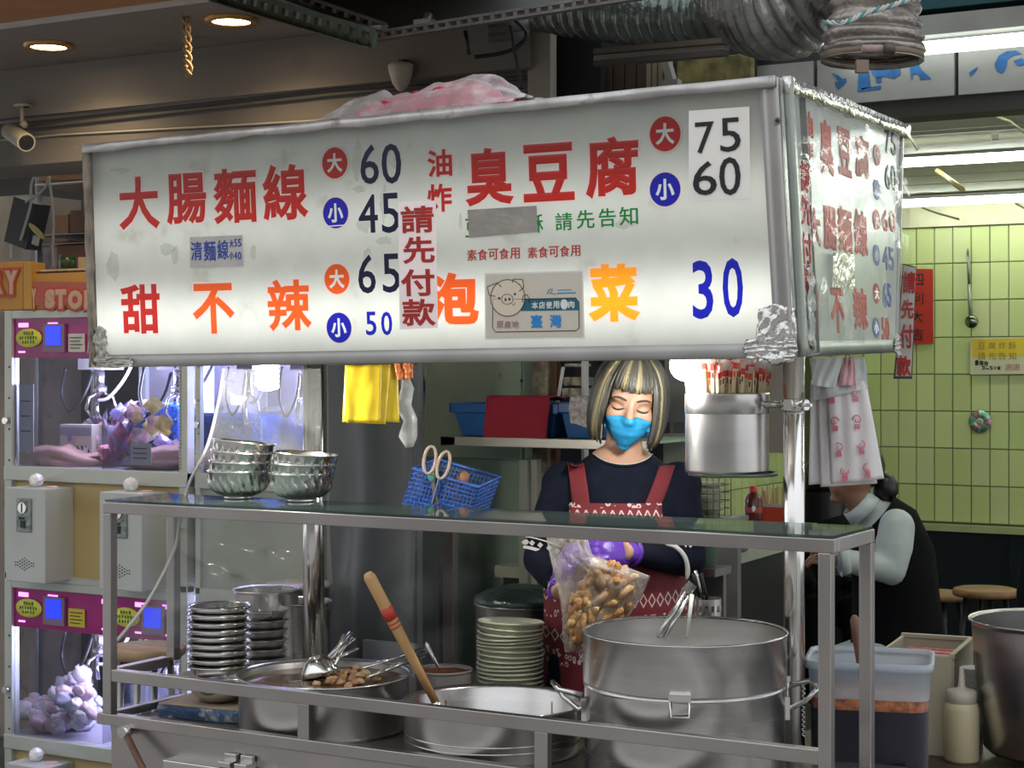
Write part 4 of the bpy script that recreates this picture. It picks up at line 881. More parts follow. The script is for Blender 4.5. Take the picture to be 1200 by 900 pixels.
for i, ch in enumerate('請先告知'): WB.char(q, ch, 1147+12*i, 413, 1155.5+12*i, 421.5, bold=.0, lift=.013, th=.0008)
q.build('print', mat('brown_print', (.35, .22, .05), .5), t)
q = M()
for i, ch in enumerate('最等待'): WB.char(q, ch, 1143+5.4*i, 422+.5*i, 1148+5.4*i, 428.5+.5*i, bold=.03, lift=.013, th=.0008)
for i, ch in enumerate('3~5分鐘'): WB.char(q, ch, 1151+4.6*i, 429 if ch != '~' else 431, 1155+4.6*i, 433.5, bold=.03, lift=.013, th=.0008)
q.build('handwriting', ink, t)
q = M(); WB.char(q, '謝', 1179, 426, 1187, 434, bold=.0, lift=.013, th=.0008); WB.char(q, '謝', 1188, 426, 1196, 434, bold=.0, lift=.013, th=.0008); q.build('thanks', mat('pink_print', (.55, .2, .2), .5), t)
# cd
c = WY(1149, 494, YB); m = bpy.data.materials.new('cd_rainbow'); m.use_nodes = True; N = m.node_tree.nodes; L = m.node_tree.links; bb = N['Principled BSDF']
tc = N.new('ShaderNodeTexCoord'); gr = N.new('ShaderNodeTexGradient'); gr.gradient_type = 'RADIAL'; mp = N.new('ShaderNodeMapping'); mp.inputs['Rotation'].default_value = (R(90), 0, 0); L.new(tc.outputs['Object'], mp.inputs[0]); L.new(mp.outputs[0], gr.inputs[0])
wv = N.new('ShaderNodeMath'); wv.operation = 'PINGPONG'; wv.inputs[1].default_value = .17; L.new(gr.outputs[0], wv.inputs[0]); ml = N.new('ShaderNodeMath'); ml.operation = 'MULTIPLY'; ml.inputs[1].default_value = 6; L.new(wv.outputs[0], ml.inputs[0])
rp = N.new('ShaderNodeValToRGB'); cr = rp.color_ramp
for i, (pos, col_) in enumerate(((0, (.25,.3,.28)), (.3, (.1,.5,.3)), (.5, (.5,.55,.5)), (.7, (.3,.15,.5)), (.9, (.55,.35,.2)))):
    e = cr.elements[i] if i < 2 else cr.elements.new(pos); e.position = pos; e.color = (*col_, 1)
L.new(ml.outputs[0], rp.inputs[0]); L.new(rp.outputs[0], bb.inputs['Base Color']); bb.inputs['Metallic'].default_value = .6; bb.inputs['Roughness'].default_value = .3
RX = Matrix.Rotation(R(90), 3, 'X')
o = thing('compact_disc', 'shiny rainbow disc stuck on the green tiles', 'disc', c)
q = M(); q.lathe([(.012, 0), (.060, 0), (.060, .0012), (.012, .0012), (.012, 0)], (0, -.013, 0), 40, rot=RX); q.build('disc', m, o, local=True)
q = M(); q.lathe([(.0075, .0012), (.019, .0012), (.019, .002), (.0075, .002)], (0, -.013, 0), 24, rot=RX); q.build('hub', mat('cd_hub', (.5, .55, .4), .2, 0), o, local=True)
# hanging ladle
t = thing('hanging_ladle', 'long dark steel ladle hanging on the green tiled wall', 'ladle', WY(1138, 386, YB - .05))
q = M(); p = WY(1134, 294, YB - .03); e = WY(1137.5, 372, YB - .03); q.tube([p, p.lerp(e, .5)], .008, 8); q.tube([p.lerp(e, .5), e], .011, 8, mi=1); q.build('handle', [steel_dk, mat('ladle_grey', (.3, .33, .25), .4, .4)], t)
q = M(); q.ell(WY(1138.5, 377, YB - .05), (.036, .02, .036), nu=20, nv=12); q.build('bowl', mat('dark_mirror', (.2, .22, .17), .15, 1), t)
q = M(); q.tube([WY(1134, 296, YB-.012), WY(1134, 292, YB - .04), WY(1134, 297, YB - .05)], .004, 6); q.build('hook', steel_dk, t)
# stools
wd = mat('stool_wood', (.24, .12, .045), .45, 0, .25, 6, stretch=(1, 6, 1))
for k, (px, py, d, r) in enumerate(((1101, 699, 7.4, .118), (1155, 695, 7.1, .128))):
    c = W(px, py, d); t = thing('round_stool', ('left' if k == 0 else 'right') + ' of the two dark stools with round wooden seats under the tiled wall', 'stool', (c.x, c.y, 0), 0, 'wooden topped stools')
    q = M(); q.lathe([(.001, c.z - .01), (r, c.z - .01), (r*1.03, c.z), (r, c.z + .016), (r*.9, c.z + .02), (.001, c.z + .02)], (c.x, c.y, 0), 36); q.build('seat', wd, t)
    for i in range(4):
        a = i*math.pi/2 + .5; q = M(); q.tube([(c.x + .08*math.cos(a), c.y + .08*math.sin(a), c.z - .01), (c.x + .14*math.cos(a), c.y + .14*math.sin(a), 0)], .011, 8); q.build('leg', black, t)
    q = M(); q.tube([(c.x + .11*math.cos(i*.5236), c.y + .11*math.sin(i*.5236), c.z*.5) for i in range(12)], .008, 6, closed=True); q.build('ring', black, t)
c = W(171, 757, 4.9); t = thing('wooden_stool', 'tan round wooden seat seen through the clear sheet left of the steel dishes', 'stool', (c.x, c.y, 0))
q = M(); q.lathe([(.001, c.z - .03), (.10, c.z - .03), (.112, c.z - .02), (.112, c.z - .005), (.105, c.z), (.001, c.z)], (c.x, c.y, 0), 36); q.build('seat', mat('tan_wood', (.36, .25, .15), .6, 0, .25, 7, stretch=(1, 6, 1)), t)
for i in range(4): a = i*1.57 + .4; q = M(); q.tube([(c.x + .07*math.cos(a), c.y + .07*math.sin(a), c.z - .03), (c.x + .10*math.cos(a), c.y + .10*math.sin(a), 0)], .010, 8); q.build('leg', steel_dk, t)
# bench counter in the shop with tins
cy = 6.2
a = W(905, 628, 6.3); b2 = W(838, 668, 5.3)
t = thing('shop_counter', 'dark counter with a pale top behind the chopstick bucket', 'counter', ((a+b2)/2).xy.to_3d())
zc = .94
pa = WZ(818, 662, zc); pb = WZ(912, 636, zc); pc = WZ(912, 628, zc + .0); 
dr = (pb - pa).normalized(); nrm = Vector((-dr.y, dr.x, 0))
poly = [pa - dr*.3, pb + dr*.25, pb + dr*.25 + nrm*.55, pa - dr*.3 + nrm*.55]
q = M(); slab(q, poly, Vector((0,0,1)), .035); q.build('top', mat('counter_top', (.36, .37, .29), .4, 0, .15, 6), t)
pl2 = [p + Vector((0,0,-.035)) + (nrm*.03 if i < 2 else -nrm*.03) for i, p in enumerate(poly)]
q = M(); slab(q, pl2, Vector((0,0,1)), zc - .035 - .001); q.build('base', mat('counter_base', (.018, .018, .018), .4), t)
def onc(px, py): return WZ(px, py, zc)
# bottle, red box with chopsticks, tray of bowls, on a rear shelf of the counter
sh = .26
p = W(883, 610, 6.3)
t = thing('sauce_bottle', 'dark red sauce bottle with a red cap beside the orange-red box', 'bottle', p)
q = M(); q.lathe([(.001, 0), (.030, 0), (.032, .01), (.032, .075), (.026, .09), (.012, .105), (.012, .112)], p, 24); q.build('glass', mat('bottle_brown', (.09, .02, .015), .15), t)
q = M(); q.lathe([(.015, .104), (.015, .124), (.001, .125)], p, 16); q.build('cap', mat('red_cap', (.55, .03, .02), .4), t)
q = M(); q.lathe([(.0325, .03), (.0325, .05)], p, 24); q.ell(p + Vector((.012, -.03, .045)), (.008, .003, .011), nu=10, nv=6, mi=1); q.build('label', [mat('red_label', (.38, .05, .03), .5), white_pl], t)
p = W(905, 611, 6.4)
t = thing('orange_box', 'orange-red box holding wooden chopsticks beside the sauce bottle', 'box', p)
q = M(); 
for dx in (-.055, .055): q.bx(p + Vector((dx-.003, -.03, 0)), p + Vector((dx+.003, .03, .06)))
q.bx(p + Vector((-.055, -.03, 0)), p + Vector((.055, -.026, .06))); q.bx(p + Vector((-.055, .026, 0)), p + Vector((.055, .03, .06))); q.bx(p + Vector((-.055, -.03, 0)), p + Vector((.055, .03, .004))); q.build('box', mat('orange_red', (.60, .07, .02), .45), t)
q = M(); q.bx(p + Vector((-.057, -.033, .055)), p + Vector((.057, -.029, .066))); q.build('rim', mat('pale_rim', (.5, .45, .4), .5), t)
for i in range(10):
    q = M(); x = -.04 + .009*i; q.bar(p + Vector((x, rnd.uniform(-.015, .015), .01)), p + Vector((x + rnd.uniform(-.012, .012), 0, .12 + rnd.uniform(-.01, .02))), .005, .005); tag(q.build('chopstick', mat('chop_wood', (.5, .33, .14), .6)), 'plain wooden chopstick in the orange-red box', 'chopsticks', 'chopsticks in the orange-red box')
q = M(); pk = (.001,)
sp_ = W(886, 612, 6.35)
q.box((sp_.x, sp_.y + .0, sp_.z - .008), (.42, .12, .014), Matrix.Rotation(YAW*.3, 3, 'Z'))
for dx in (-.19, .19): q.bar(sp_ + Vector((dx, 0, -.012)), (sp_.x + dx, sp_.y, zc), .014, .014)
tag(q.build('counter_shelf', steel_dk), 'thin raised shelf on the counter carrying the bottle and the orange-red box', 'shelf')
p = onc(864, 646)
q = M(); q.lathe([(.02, 0), (.03, .002), (.055, .02), (.062, .026), (.058, .024), (.03, .006), (.001, .004)], p, 32); tag(q.build('counter_bowl', mat('pale_bowl', (.5, .5, .42), .4)), 'pale bowl of toppings on the counter seen under the glass shelf', 'bowl')
q = M(); q.lathe([(.001, .026), (.052, .024)], p, 24, flute=lambda i, a, z: .1*math.sin(a*7)); tag(q.build('toppings', mat('topping', (.25, .12, .08), .6, 0, .6, 60)), 'dark toppings inside the pale bowl on the counter', 'food')
p = onc(842, 644)
for k in range(4):
    q = M(); q.bx(p + Vector((-.04, -.04, .013*k)), p + Vector((.04, .04, .013*k + .010))); tag(q.build('foam_tray', mat('pale_green_tray', (.42, .48, .38), .5), bevel=.003), 'pale green tray, %s in the small stack on the counter' % on(k, 4), 'tray', 'pale trays on the counter')
q = M(); p = onc(842, 655); q.ell(p + Vector((.0, -.03, .012)), (.03, .02, .013), nz=.4); tag(q.build('pink_bag', mat('pink_wrap', (.5, .2, .2), .4, bump=.4)), 'small pink bag on the front edge of the counter', 'bag')
# wire rack with stacked bowls behind the bucket
p = W(832, 605, 4.75); t = thing('wire_rack', 'wire basket with stacked pale bowls below the chopstick bucket', 'rack', p)
gm = mat('green_wire', (.16, .20, .12), .4, .5)
z0 = p.z + .0; z1 = 1.55 - (553-HZ)/F*4.75 + .03
q = M()
for i in range(6):
    x = -.045 + .018*i
    for y in (-.04, .04): q.tube([(p.x + x, p.y + y, z0), (p.x + x, p.y + y, z1)], .0016, 5)
for k in range(8):
    z = z0 + (z1-z0)*k/7; q.tube([(p.x-.046, p.y-.041, z), (p.x+.046, p.y-.041, z), (p.x+.046, p.y+.041, z), (p.x-.046, p.y+.041, z)], .0016, 5, closed=True)
q.build('wires', gm, t)
for k in range(5):
    o = M(); o.lathe([(.001, 0), (.02, 0), (.036, .02), (.038, .022), (.034, .021), (.001, .004)], (p.x, p.y, z0 + .004 + .017*k), 24); tag(o.build('small_bowl', mat('pale_bowl', (.5,.5,.42))), 'small pale bowl, %s in the wire basket' % on(k, 5), 'bowl', 'bowls in the wire basket')
q = M(); q.bx((p.x - .12, p.y - .07, z0 - .012), (p.x + .08, p.y + .08, z0)); q.bx((p.x - .1, p.y + .05, 0), (p.x + .06, p.y + .075, z0 - .012)); tag(q.build('rack_stand', steel_dk), 'narrow steel stand carrying the wire basket', 'stand')
# green plastic jug behind the arm
p = W(826, 664, 4.6); q = M(); q.lathe([(.001, 0), (.030, 0), (.036, .09), (.038, .095), (.034, .09), (.028, .004), (.001, .004)], p, 24); tag(q.build('green_cup', mat('grey_green_plastic', (.12, .18, .14), .4)), 'grey-green plastic cup at her elbow above the utensil cup', 'cup')
q = M(); q.bx(p + Vector((-.08, -.05, -.02)), p + Vector((.05, .06, -.0))); q.bx(p + Vector((-.07, .03, -p.z)), p + Vector((.04, .05, -.02))); tag(q.build('cup_stand', steel_dk), 'small dark stand under the grey-green cup', 'stand')
# ------------------------------------------------------------------ carrier bags hanging beside the right pole
t = thing('carrier_bags', 'bundle of white carrier bags with pink print hanging right of the pole', 'bags', W(985, 570, 4.1))
bagw = mat('white_carrier', (.74, .70, .70), .35, 0, .04, 10, bump=.5, bscale=14); bagw.node_tree.nodes['Principled BSDF'].inputs['Subsurface Weight'].default_value = 0
BB = Board(W(985, 500, 4.1), -VD)
def bagsheet(tl, tr, br, bl_, lift, mt, name='bag_sheet', amp=.006, seed=0, nu=18, nv=26):
    q = M(); A = [BB.uv(*p) for p in (tl, tr, br, bl_)]
    def fn(u, v):
        a = [A[0][i]*(1-u) + A[1][i]*u for i in (0, 1)]; c = [A[3][i]*(1-u) + A[2][i]*u for i in (0, 1)]
        x = a[0]*(1-v) + c[0]*v; y = a[1]*(1-v) + c[1]*v
        z = lift + amp*noise.noise(Vector((u*4 + seed, v*1.6, 0))) + amp*.5*math.sin(u*17 + v*2 + seed)*(1-v*.5) + .004*math.sin(u*math.pi)
        return BB.o + BB.u*x + BB.v*y + BB.n*z
    q.grid(fn, nu, nv, thick=.0015); return q.build(name, mt, t)
bagsheet((949,446),(995,440),(1000,563),(947,568), .008, bagw, seed=1); bagsheet((957,444),(1004,438),(1026,566),(960,570), .018, bagw, seed=3); bagsheet((966,440),(1010,436),(1033,560),(972,566), .028, bagw, seed=5)
clr = film('clear_handles', (.93, .94, .95), .5, .12, .8, 25, (.75, .78, .78), .5)
bagsheet((945,420),(1010,418),(1014,455),(950,470), .036, clr, 'clear_bag', .012, 7)
bagsheet((952,420),(985,418),(973,455),(946,451), .046, mat('white_foam_bag', (.72, .74, .76), .3), 'white_bag', .004, 8)
bagsheet((984,419),(996,418),(1000,452),(978,452), .044, mat('pink_gather', (.72, .42, .45), .4, bump=.4), 'pink_handle', .006, 2)
pk = mat('pink_print2', (.70, .12, .20), .5)
for k, (x, y) in enumerate(((971,463),(998,461),(975,495),(1000,493),(979,525),(1005,522),(986,553),(1012,549))):
    q = M()
    BB.line(q, [(x + 4.5*math.cos(i*.7 + k), y - 2 + 5*math.sin(i*.7+k)) for i in range(7)], .0012, .040); BB.line(q, [(x + 2*math.cos(i*1.1), y - 1 + 2.4*math.sin(i*1.1)) for i in range(5)], .0011, .040)
    FBc = BB.char(q, '福' if k % 2 else '囍', x-3, y+3, x+4, y+9.5, bold=.02, lift=.040, th=.0006); q.build('print', pk, t)
q = M(); q.tube([W(970, 424, 4.06), W(985, 402, 4.05), W(1000, 424, 4.06)], .0015, 5); q.build('hook_wire', steel_dk, t)
# ------------------------------------------------------------------ right foreground: tub, crate, squeeze bottle, cup stack
tz = .36; d = 3.85
c = W(1020, HZ, 4.02); zt = 1.55 - (768-HZ)/F*4.02
t = thing('soy_tub', 'translucent square tub of dark marinade with an orange layer, right of the rack', 'tub', (c.x, c.y, tz), YAW + R(-14))
def rsq(w_, z, n=40, e=.28):
    out = []
    for i in range(n):
        a = 2*math.pi*i/n; x = abs(math.cos(a))**e*math.copysign(1, math.cos(a)); y = abs(math.sin(a))**e*math.copysign(1, math.sin(a)); out.append(Vector((x*w_, y*w_*.86, z)))
    return out
def shell(rings, mt, name, par, capb=False, capt=False):
    q = M(); n = len(rings[0]); vs = [p for r_ in rings for p in r_]
    fs = [(j*n+i, j*n+(i+1)%n, (j+1)*n+(i+1)%n, (j+1)*n+i) for j in range(len(rings)-1) for i in range(n)]
    q.add(vs, fs, 0, True)
    if capb: q.f.append(list(range(n))[::-1]); q.mi.append(0); q.sm.append(False)
    if capt: q.f.append([(len(rings)-1)*n + i for i in range(n)]); q.mi.append(0); q.sm.append(False)
    return q.build(name, mt, par, local=True)
Hh = zt - tz; w0 = .136
frost = film('frosted_plastic', (.80, .84, .88), .38, .3, .05, 8, (.50, .55, .62)); wetp = film('wet_plastic', (.97, .97, .98), .975, .12, .05, 8, (.3, .3, .34))
lq = Hh - .085
shell([rsq(w0*.90, 0), rsq(w0*.93, .02), rsq(w0*.977, lq + .003)], wetp, 'lower_wall', t)
shell([rsq(w0*.977, lq + .003), rsq(w0*1.0, Hh - .02), rsq(w0*1.05, Hh - .018), rsq(w0*1.06, Hh), rsq(w0*1.0, Hh), rsq(w0*.985, Hh-.01)], frost, 'wall', t)
mar = mat('dark_marinade', (.007, .006, .018), .25, 0, .4, 10); orl = mat('orange_layer', (.42, .13, .04), .5, 0, .7, 45, bump=.5, bscale=60)
shell([rsq(w0*.88, .006), rsq(w0*.91, .02), rsq(w0*.963, lq - .022)], mar, 'marinade', t, capb=True)
shell([rsq(w0*.963, lq - .022), rsq(w0*.970, lq + .003), rsq(w0*.5, lq + .004), rsq(w0*.01, lq+.004)], orl, 'orange_oil', t)
q = M(); a = W(1001, 721, 4.02); e = W(1010, 800, 4.02); tt = thing('wooden_scoop', 'brown wooden scoop handle standing in the marinade tub', 'scoop', e)
q.tube([a, a.lerp(e, .06), a.lerp(e, .3), a.lerp(e, .7), e], [.006, .0135, .013, .009, .008], 12, sx=.8); q.build('handle', mat('brown_wood', (.16, .08, .045), .5, 0, .2, 12), tt)
q = M(); q.bx((c.x - .3, c.y - .22, 0), (c.x + .2, c.y + .2, tz)); tag(q.build('low_stand', mat('dark_stand', (.03, .022, .02), .5)), 'low dark stand under the marinade tub', 'stand')
# wooden/plastic crate
t = thing('plastic_crate', 'cream open crate with packets behind the marinade tub', 'crate', W(1105, 880, 4.45))
zt2 = 1.55 - (757-HZ)/F*4.5; c = W(1100, 757, 4.5); cm = mat('cream_crate', (.46, .41, .30), .5, 0, .08, 5)
rot = Matrix.Rotation(R(6), 3, 'Z')
def lb(dx, dy, dz, sx, sy, sz, nm): q = M(); q.box(Vector((c.x, c.y, 0)) + rot @ Vector((dx, dy, 0)) + Vector((0, 0, dz)), (sx, sy, sz), rot); q.build(nm, cm, t, bevel=.002)
hh = zt2 - .58
lb(.06, 0, .58 + hh/2, .008, .30, hh, 'side'); lb(-.12, 0, .58 + hh/2, .008, .30, hh, 'side'); lb(-.03, -.15, .58 + hh/2, .18, .008, hh, 'front'); lb(-.03, .15, .58 + hh/2, .18, .008, hh, 'back'); lb(-.03, 0, .585, .18, .30, .01, 'bottom'); lb(.06, 0, zt2, .014, .31, .012, 'rim'); lb(-.03, .15, zt2, .19, .014, .012, 'rim')
q = M(); 
for k in range(5):
    o = M(); o.box(Vector((c.x, c.y, 0)) + rot @ Vector((-.03, -.1 + .045*k, 0)) + Vector((0, 0, zt2 - .045)), (.13, .03, .05), rot); tag(o.build('red_packet', mat('red_packet', (.45, .08, .08), .4, 0, .5, 40), bevel=.004), 'red and white packet in the cream crate, %s' % ['nearest the front', 'second from the front', 'in the middle', 'second from the back', 'at the back'][k], 'packet', 'packets in the cream crate')
q = M(); q.bx((c.x - .35, c.y - .35, .52), (c.x + .7, c.y + .25, .58)); 
for dx in (-.3, .62):
    for dy in (-.3, .2): q.bx((c.x+dx, c.y+dy, 0), (c.x+dx+.04, c.y+dy+.04, .52))
tag(q.build('side_counter', mat('brown_counter', (.05, .03, .025), .4, 0, .3, 6), bevel=.003), 'dark brown side counter under the crate and squeeze bottle', 'counter')
p = W(1127, 881, 4.3); p.z = .58
t = thing('squeeze_bottle', 'cream squeeze bottle with a nozzle in front of the crate', 'bottle', p)
zz = (1.55 - (822-HZ)/F*4.3) - .58
q = M(); q.lathe([(.001, 0), (.040, 0), (.043, .006), (.043, zz - .02), (.040, zz - .006), (.033, zz)], p, 28); q.build('body', mat('cream_bottle', (.60, .52, .33), .35, 0, .05, 5), t)
q = M(); q.lathe([(.033, zz - .004), (.037, zz), (.037, zz + .026), (.030, zz+.03), (.012, zz + .034), (.009, zz + .04), (.005, zz + .085), (.001, zz + .086)], p, 24); q.build('cap', mat('milky_cap', (.55, .50, .40), .35), t)
p = W(1140, 875, 4.42); p.z = .58
for k in range(6):
    q = M(); z_ = (1.55 - (782-HZ)/F*4.42) - .016*(k+1); q.lathe([(.001, 0), (.026, 0), (.032, .014), (.034, .016), (.029, .015), (.001, .003)], (p.x, p.y, z_), 24); tag(q.build('foam_cup', white_pl), 'white plastic lid, %s in the stack behind the squeeze bottle' % on(5-k, 6), 'cup', 'white stack behind the squeeze bottle')
q = M(); q.lathe([(.001, 0), (.025, 0), (.025, z_ - .58), (.001, z_ - .58)], (p.x, p.y, .58), 16); tag(q.build('cup_tube', white_pl), 'white tube under the small white stack', 'tub')
# coil spring / chain by pole
q = M(); a = W(942, 796, 3.9); q.tube([a + Vector((0.004*math.cos(i*1.3), .004*math.sin(i*1.3), -.0022*i)) for i in range(60)], .0012, 5); tag(q.build('steel_spring', steel_pol), 'thin steel spring hanging beside the right pole next to the two-tier pot', 'spring')
# ------------------------------------------------------------------ backdrop behind the cook
gp = mat('green_steel_door', (.25, .33, .26), .42, .1, .12, 3, bump=.1, bscale=60, dirt=((.12, .10, .07), 14, .68))
a = WY(494, 430, 4.85); c = WY(615, 430, 4.85)
t = thing('green_cabinet', 'sea-green steel cabinet doors behind the cook', 'cabinet', ((a.x + c.x)/2, 4.9, 0))
q = M(); q.bx((a.x, 4.85, .3), (c.x, 4.90, 1.75)); q.build('body', gp, t)
z_s = WY(570, 545, 4.85).z
q = M(); q.bx((a.x + .02, 4.84, z_s + .02), (c.x - .01, 4.85, 1.74)); q.build('upper_door', gp, t, bevel=.003)
q = M(); q.bx((a.x + .02, 4.84, .35), (c.x - .01, 4.85, z_s - .02)); q.build('lower_door', gp, t, bevel=.003)
p = WY(493, 452, 4.83); q = M(); q.box(p, (.012, .02, .06)); q.build('latch', steel_dk, t)
q = M(); q.ell(WY(611, 446, 4.84), (.005,)*3, nu=8, nv=6); q.build('rivet', black, t)
def post(px0, px1, y, z0, z1, name, lab, mt, cat='post'):
    a = WY(px0, 600, y); c = WY(px1, 600, y); q = M(); q.bx((a.x, y, z0), (c.x, y + .03, z1)); return tag(q.build(name, mt, bevel=.002), lab, cat)
post(519, 531, 4.55, .2, 1.17, 'steel_upright', 'narrow grey steel upright in front of the lower green door', mat('warm_steel', (.28, .25, .22), .45, .5))
post(487, 515, 4.7, .2, 1.22, 'green_partition', 'dark green steel panel strip left of the steel upright', mat('dark_green_panel', (.10, .125, .105), .4, .2, .3, 6), 'panel')
post(608, 618, 4.6, .2, 1.27, 'steel_upright', 'grey-green shelf upright left of the cook at waist height', mat('grey_green', (.28, .30, .25), .5))
post(620, 629, 4.62, .2, 1.27, 'steel_upright', 'second grey shelf upright close to her sleeve', mat('grey_green2', (.34, .33, .28), .5))
post(615, 642, 4.9, .9, 1.8, 'stone_slab', 'mottled brown and cream stone slab behind the red towel', mat('mottled_stone', (.30, .26, .20), .6, 0, .6, 30, dirt=((.14, .07, .03), 9, .5)), 'panel')
post(640, 652, 4.92, .9, 1.8, 'wood_batten', 'dark brown batten beside the stone slab', mat('dark_batten', (.14, .075, .04), .6), 'panel')
q = M(); q.tube([WY(660, 430, 4.8), WY(652, 480, 4.8)], .006, 8); tag(q.build('white_stick', white_pl), 'slanting white stick behind the blue bin', 'stick')
for k, (x0, y0, x1, y1, c_) in enumerate(((661, 426, 676, 430, (.5, .5, .47)), (660, 442, 680, 452, (.40, .38, .32)), (658, 455, 679, 466, (.48, .46, .4)))):
    a = WY(x0, y1, 4.86); c = WY(x1, y0, 4.86); q = M(); q.bx((a.x, 4.86, a.z), (c.x, 4.96, c.z)); tag(q.build('carton', mat('carton_%d' % k, c_, .6, 0, .5, 50), bevel=.004), ['topmost', 'middle', 'lowest'][k] + ' of the printed cartons stacked left of her hair', 'carton', 'printed cartons on the rear shelf')
post(681, 685, 4.84, 1.2, 1.8, 'white_strip', 'thin white strip just left of her hair', white_pl, 'strip')
# dark fill wall behind cook and grey cabinet on her right
a = WY(497, 500, 5.05); c = WY(785, 500, 5.05)
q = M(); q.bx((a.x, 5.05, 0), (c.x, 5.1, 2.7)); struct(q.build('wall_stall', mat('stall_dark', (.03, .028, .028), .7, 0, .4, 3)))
a = WY(779, 510, 4.9); c = WY(812, 510, 4.9)
q = M(); q.bx((a.x, 4.9, 1.38), (c.x, 5.0, 1.8)); q.bx((a.x + .01, 4.94, 0), (a.x + .05, 4.99, 1.38)); gcab = tag(q.build('grey_cabinet', mat('dark_grey_cab', (.14, .15, .15), .5)), 'dark grey cupboard between her hair and the chopstick bucket', 'cabinet')
a = WY(777, 545, 4.88); c = WY(813, 509, 4.88)
q = M(); q.bx((a.x, 4.88, a.z), (c.x, 5.0, c.z)); q.bx((a.x + .02, 4.875, c.z - .012), (c.x - .02, 4.88, c.z - .008)); q.build('drawer', mat('grey_green_drawer', (.24, .27, .22), .5), gcab, bevel=.003)
a = WY(883, 530, 7.2); c = WY(913, 425, 7.2)
q = M(); q.bx((a.x, 7.2, a.z), (c.x + .02, 7.26, 2.6)); struct(q.build('wall_stub', mat('pinkish_wall', (.36, .31, .28), .7)))
# shelf with bin
a = WY(516, 522, 4.45); c = WY(705, 522, 4.45); zsh = 1.55 - (513-HZ)*a.dot(VD)/F*.995
t = thing('rear_shelf', 'steel shelf carrying the blue bin behind the cook', 'shelf', ((a.x+c.x)/2, 4.55, zsh - .03))
zsh = WY(600, 513, 4.45).z
q = M(); q.bx((a.x, 4.45, zsh - .028), (c.x + .15, 4.47, zsh)); q.build('front_edge', mat('shelf_edge', (.42, .40, .36), .35, .6, .15, 5), t, bevel=.002)
q = M(); q.bx((a.x, 4.47, zsh - .01), (c.x + .15, 4.82, zsh - .002)); q.build('shelf_board', mat('mint_board', (.32, .42, .30), .5), t)
q = M(); q.bx((a.x, 4.45, zsh - .03), (a.x + .05, 4.6, zsh)); q.build('bracket', steel_dk, t)
blu = mat('blue_plastic', (.02, .10, .30), .35, 0, .1, 5)
def bin_(px0, px1, y0, yt, yb, lab, Y, Dp):
    a = WY(px0, yt, Y); c = WY(px1, yt, Y); h = WY(px0, yt, Y).z - zsh; cx = (a.x + c.x)/2; w_ = (c.x - a.x)/2
    t = thing('blue_bin', lab, 'bin', (cx, Y + Dp/2, zsh), 0, 'blue plastic bins on the rear shelf')
    q = M()
    def ring(k, z): return [Vector((cx - w_*k, Y + Dp/2 - Dp/2*k, z)), Vector((cx + w_*k, Y + Dp/2 - Dp/2*k, z)), Vector((cx + w_*k, Y + Dp/2 + Dp/2*k, z)), Vector((cx - w_*k, Y + Dp/2 + Dp/2*k, z))]
    rs = [ring(.82, zsh + .001), ring(.93, zsh + h - .03), ring(.95, zsh + h - .03), ring(1.0, zsh + h - .028), ring(1.0, zsh + h), ring(.93, zsh + h), ring(.80, zsh + .006)]
    q.add([p for r_ in rs for p in r_], [(j*4+i, j*4+(i+1)%4, (j+1)*4+(i+1)%4, (j+1)*4+i) for j in range(6) for i in range(4)] + [(3,2,1,0), (24,25,26,27)])
    q.build('tub', blu, t, bevel=.003); return t
bin_(526, 654, 0, 472, 513, 'blue plastic bin left half of the rear shelf under the red towel', 4.48, .26)
bin_(654, 730, 0, 472, 513, 'second blue bin on the rear shelf just behind the cook', 4.48, .26)
# red towel draped over the bin
def drape(name, lab, cat, px0, px1, ytop, ybot, Y, mt, back=.10, grp=None, wob=2, seed=0, thick=.004):
    q = M(); a = WY(px0, ytop, Y); c = WY(px1, ytop, Y); zb_ = WY(px0, ybot, Y).z; zt = a.z + .004
    def fn(u, v):
        x = a.x + (c.x - a.x)*u + .004*math.sin(v*5 + seed)
        if v < .3: k = v/.3; y = Y + back*(1-k) - .006*k; z = zt + .006*math.sin(k*math.pi) - .01*(1-k)
        else: k = (v-.3)/.7; y = Y - .010 - .006*math.sin(u*7 + seed)*k; z = zt + (zb_ - zt)*k + .006*math.sin(u*4 + seed)*k
        return (x, y + .003*noise.noise(Vector((u*5, v*5, seed))), z)
    q.grid(fn, 24, 30, thick=thick); return tag(q.build(name, mt), lab, cat)
drape('red_towel', 'dark red towel draped over the front of the blue bin', 'towel', 571, 645, 467, 515, 4.475, mat('crimson_cloth', (.30, .015, .035), .9, 0, .1, 30, bump=.4, bscale=200))
drape('lace_cloth', 'small white lacy cloth hanging over the blue bin beside her hair', 'cloth', 671, 700, 468, 498, 4.47, mat('white_lace', (.55, .50, .50), .8, 0, .45, 90, bump=.6, bscale=150), seed=2)
